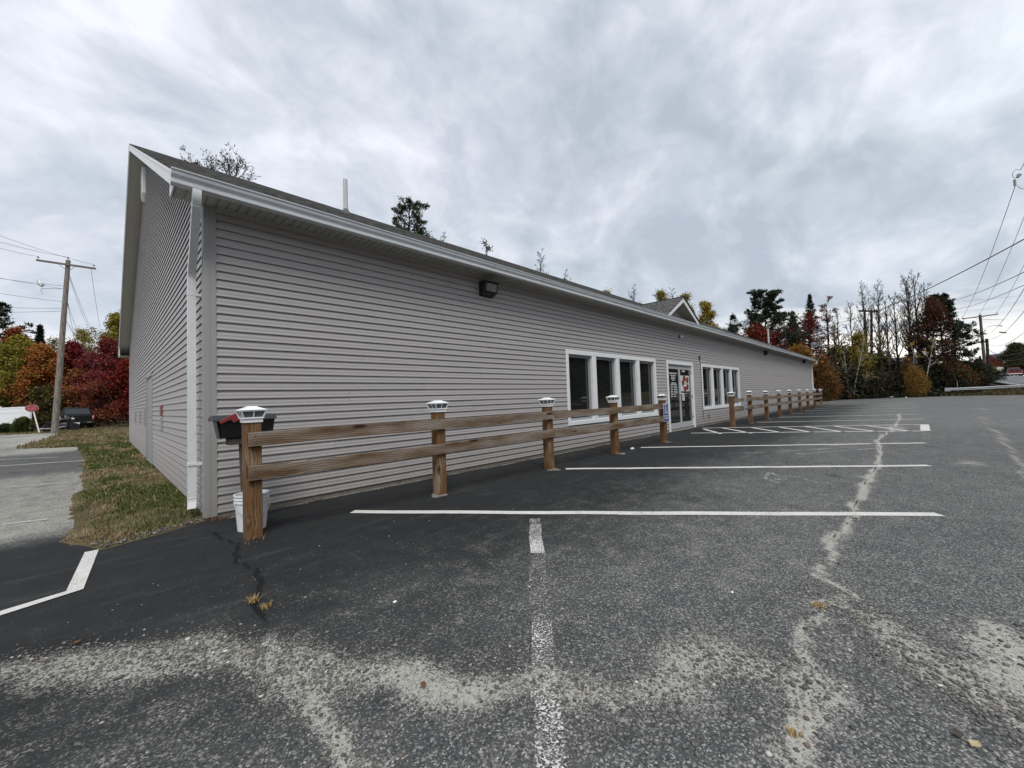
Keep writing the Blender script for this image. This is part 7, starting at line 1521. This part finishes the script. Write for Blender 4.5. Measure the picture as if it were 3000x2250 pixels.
    for i, (px, top, Z, me, lb, w) in enumerate([(2907, 1042, 110, far, 'round orange red maple far up the road', 0.9), (2928, 1052, 125, farr, 'dull maroon tree far up the road', 1.0), (2870, 1052, 105, farr, 'maroon tree behind the grey pole', 1.0), (2845, 1058, 100, farg, 'dark tree behind the juniper', 1.0), (2960, 1062, 120, farg, 'dark rounded tree beside the road far off', 1.2), (2982, 1005, 92, farg, 'tall olive tree at the picture edge', 1.0), (3010, 1010, 94, farr, 'brown tree at the picture edge behind the boats', 1.0), (2995, 1045, 90, farg, 'low dark tree behind the boats', 1.5), (2878, 1040, 100, spruce(93, 9, 2.0, GRND), 'thin dark spruce just left of the grey pole', 1.0)]): T(me, px, top, Z, lb, 'roadside_tree', 9, i * 0.7, w)
trees_right()
# bush by the white fence, undergrowth, bank grass
x, y = spot(68, 30.5); plant('shrub', 'green leafy bush in front of the white vinyl fence', dec(95, 1.25, 0.62, [(0.07, 0.085, 0.018), (0.11, 0.12, 0.025), (0.045, 0.06, 0.015)], 7, 0.075, 0.09, 0.03, 14), x, y, cat='shrub')
x, y = spot(22, 31.0); plant('shrub', 'low green hedge plant along the foot of the white vinyl fence', dec(96, 0.75, 0.8, GRN, 7, 0.07, 0.10, 0.02, 14), x, y, 1.0, 1.0, 'shrub', sz=0.8)
x, y = spot(45, 31.0); plant('shrub', 'low dark green plant between the hedge plant and the leafy bush', dec(97, 0.75, 0.7, GRN, 7, 0.07, 0.10, 0.02, 14), x, y, 0.9, 2.0, 'shrub', sz=0.7)
a, b = spot(2380, 52), spot(2870, 52)
def under():
    n = 26000; R = np.random.default_rng(7); t = R.random(n); Z = R.uniform(45.5, 60, n); px = 2390 + 480 * t; lat = (px - CX) / FPX * Z
    x = RM[0, 0] * lat + RM[0, 2] * Z; y = RM[1, 0] * lat + RM[1, 2] * Z; h = (0.5 + 2.2 * sstep(46, 52, Z)) * (0.4 + 1.0 * fbm(px * 0.03, Z * 0.4, 55)); z = hfun(x, y) + h * R.random(n) ** 0.9
    P = np.stack([x, y, z], 1); nn = R.normal(0, 1, (n, 3)); nn /= np.linalg.norm(nn, axis=1)[:, None]; a = np.cross(nn, R.normal(0, 1, (n, 3))); a /= np.linalg.norm(a, axis=1)[:, None]; b = np.cross(nn, a); s = 0.20 * R.uniform(0.5, 1.4, n)[:, None]
    V = np.stack([P - a * s * 0.7, P + b * s * 0.35, P + a * s * 0.7, P - b * s * 0.35], 1).reshape(-1, 3); pal = np.array(BRN + GRND + BRN[:1] + ORB[:1]); ci = np.clip(fbm(px * 0.02, Z * 0.3, 66) * len(pal) * 1.1 + R.normal(0, 0.9, n), 0, len(pal) - 1).astype(int)
    o = put('undergrowth', np_mesh('undergrowth', V, np.arange(4 * n).reshape(-1, 4), tint=np.repeat(pal[ci] * R.uniform(0.5, 1.3, (n, 1)), 4, 0)), 'leaf'); o['kind'] = 'stuff'; o['label'] = 'tangled brown and dark green undergrowth along the far edge of the lot'; o['category'] = 'undergrowth'
    n = 15000; px = R.uniform(2400, 3080, n); Z = R.uniform(43.0, 50, n) - np.clip(px - 2850, 0, 300) * 0.012; lat = (px - CX) / FPX * Z; x = RM[0, 0] * lat + RM[0, 2] * Z; y = RM[1, 0] * lat + RM[1, 2] * Z
    ok = ~(lot_keep(x, y)); x, y = x[ok], y[ok]; n = len(x); c = np.where(R.random((n, 1)) < 0.45, np.array((0.06, 0.06, 0.02)), np.array((0.17, 0.125, 0.06))) * R.uniform(0.5, 1.3, (n, 1))
    blades('bank_grass', np.stack([x, y, hfun(x, y)], 1), R.uniform(0.10, 0.45, n), c, 'rough brown and olive grass on the bank below the guardrail', 'grass', 0.022, 0.7)
under()
for px, py, Z, r, lb in ((2612, 1165, 45.5, 0.28, 'grey boulder at the far edge of the lot'), (2655, 1168, 45, 0.12, 'pale stone at the far edge of the lot')):
    p = W(px, py, Z); mb = MB(); mb.add(ICO_V * np.array([1.6, 1.0, 0.6]) * r * (1 + 0.3 * (RNG.random((len(ICO_V), 1)) - 0.5)) + np.array([p[0], p[1], h1(p[0], p[1]) + r * 0.25]), [tuple(f) for f in ICO_F]); single('boulder', mb, 'concrete' if r > .2 else 'sign_white', lb, 'stone')
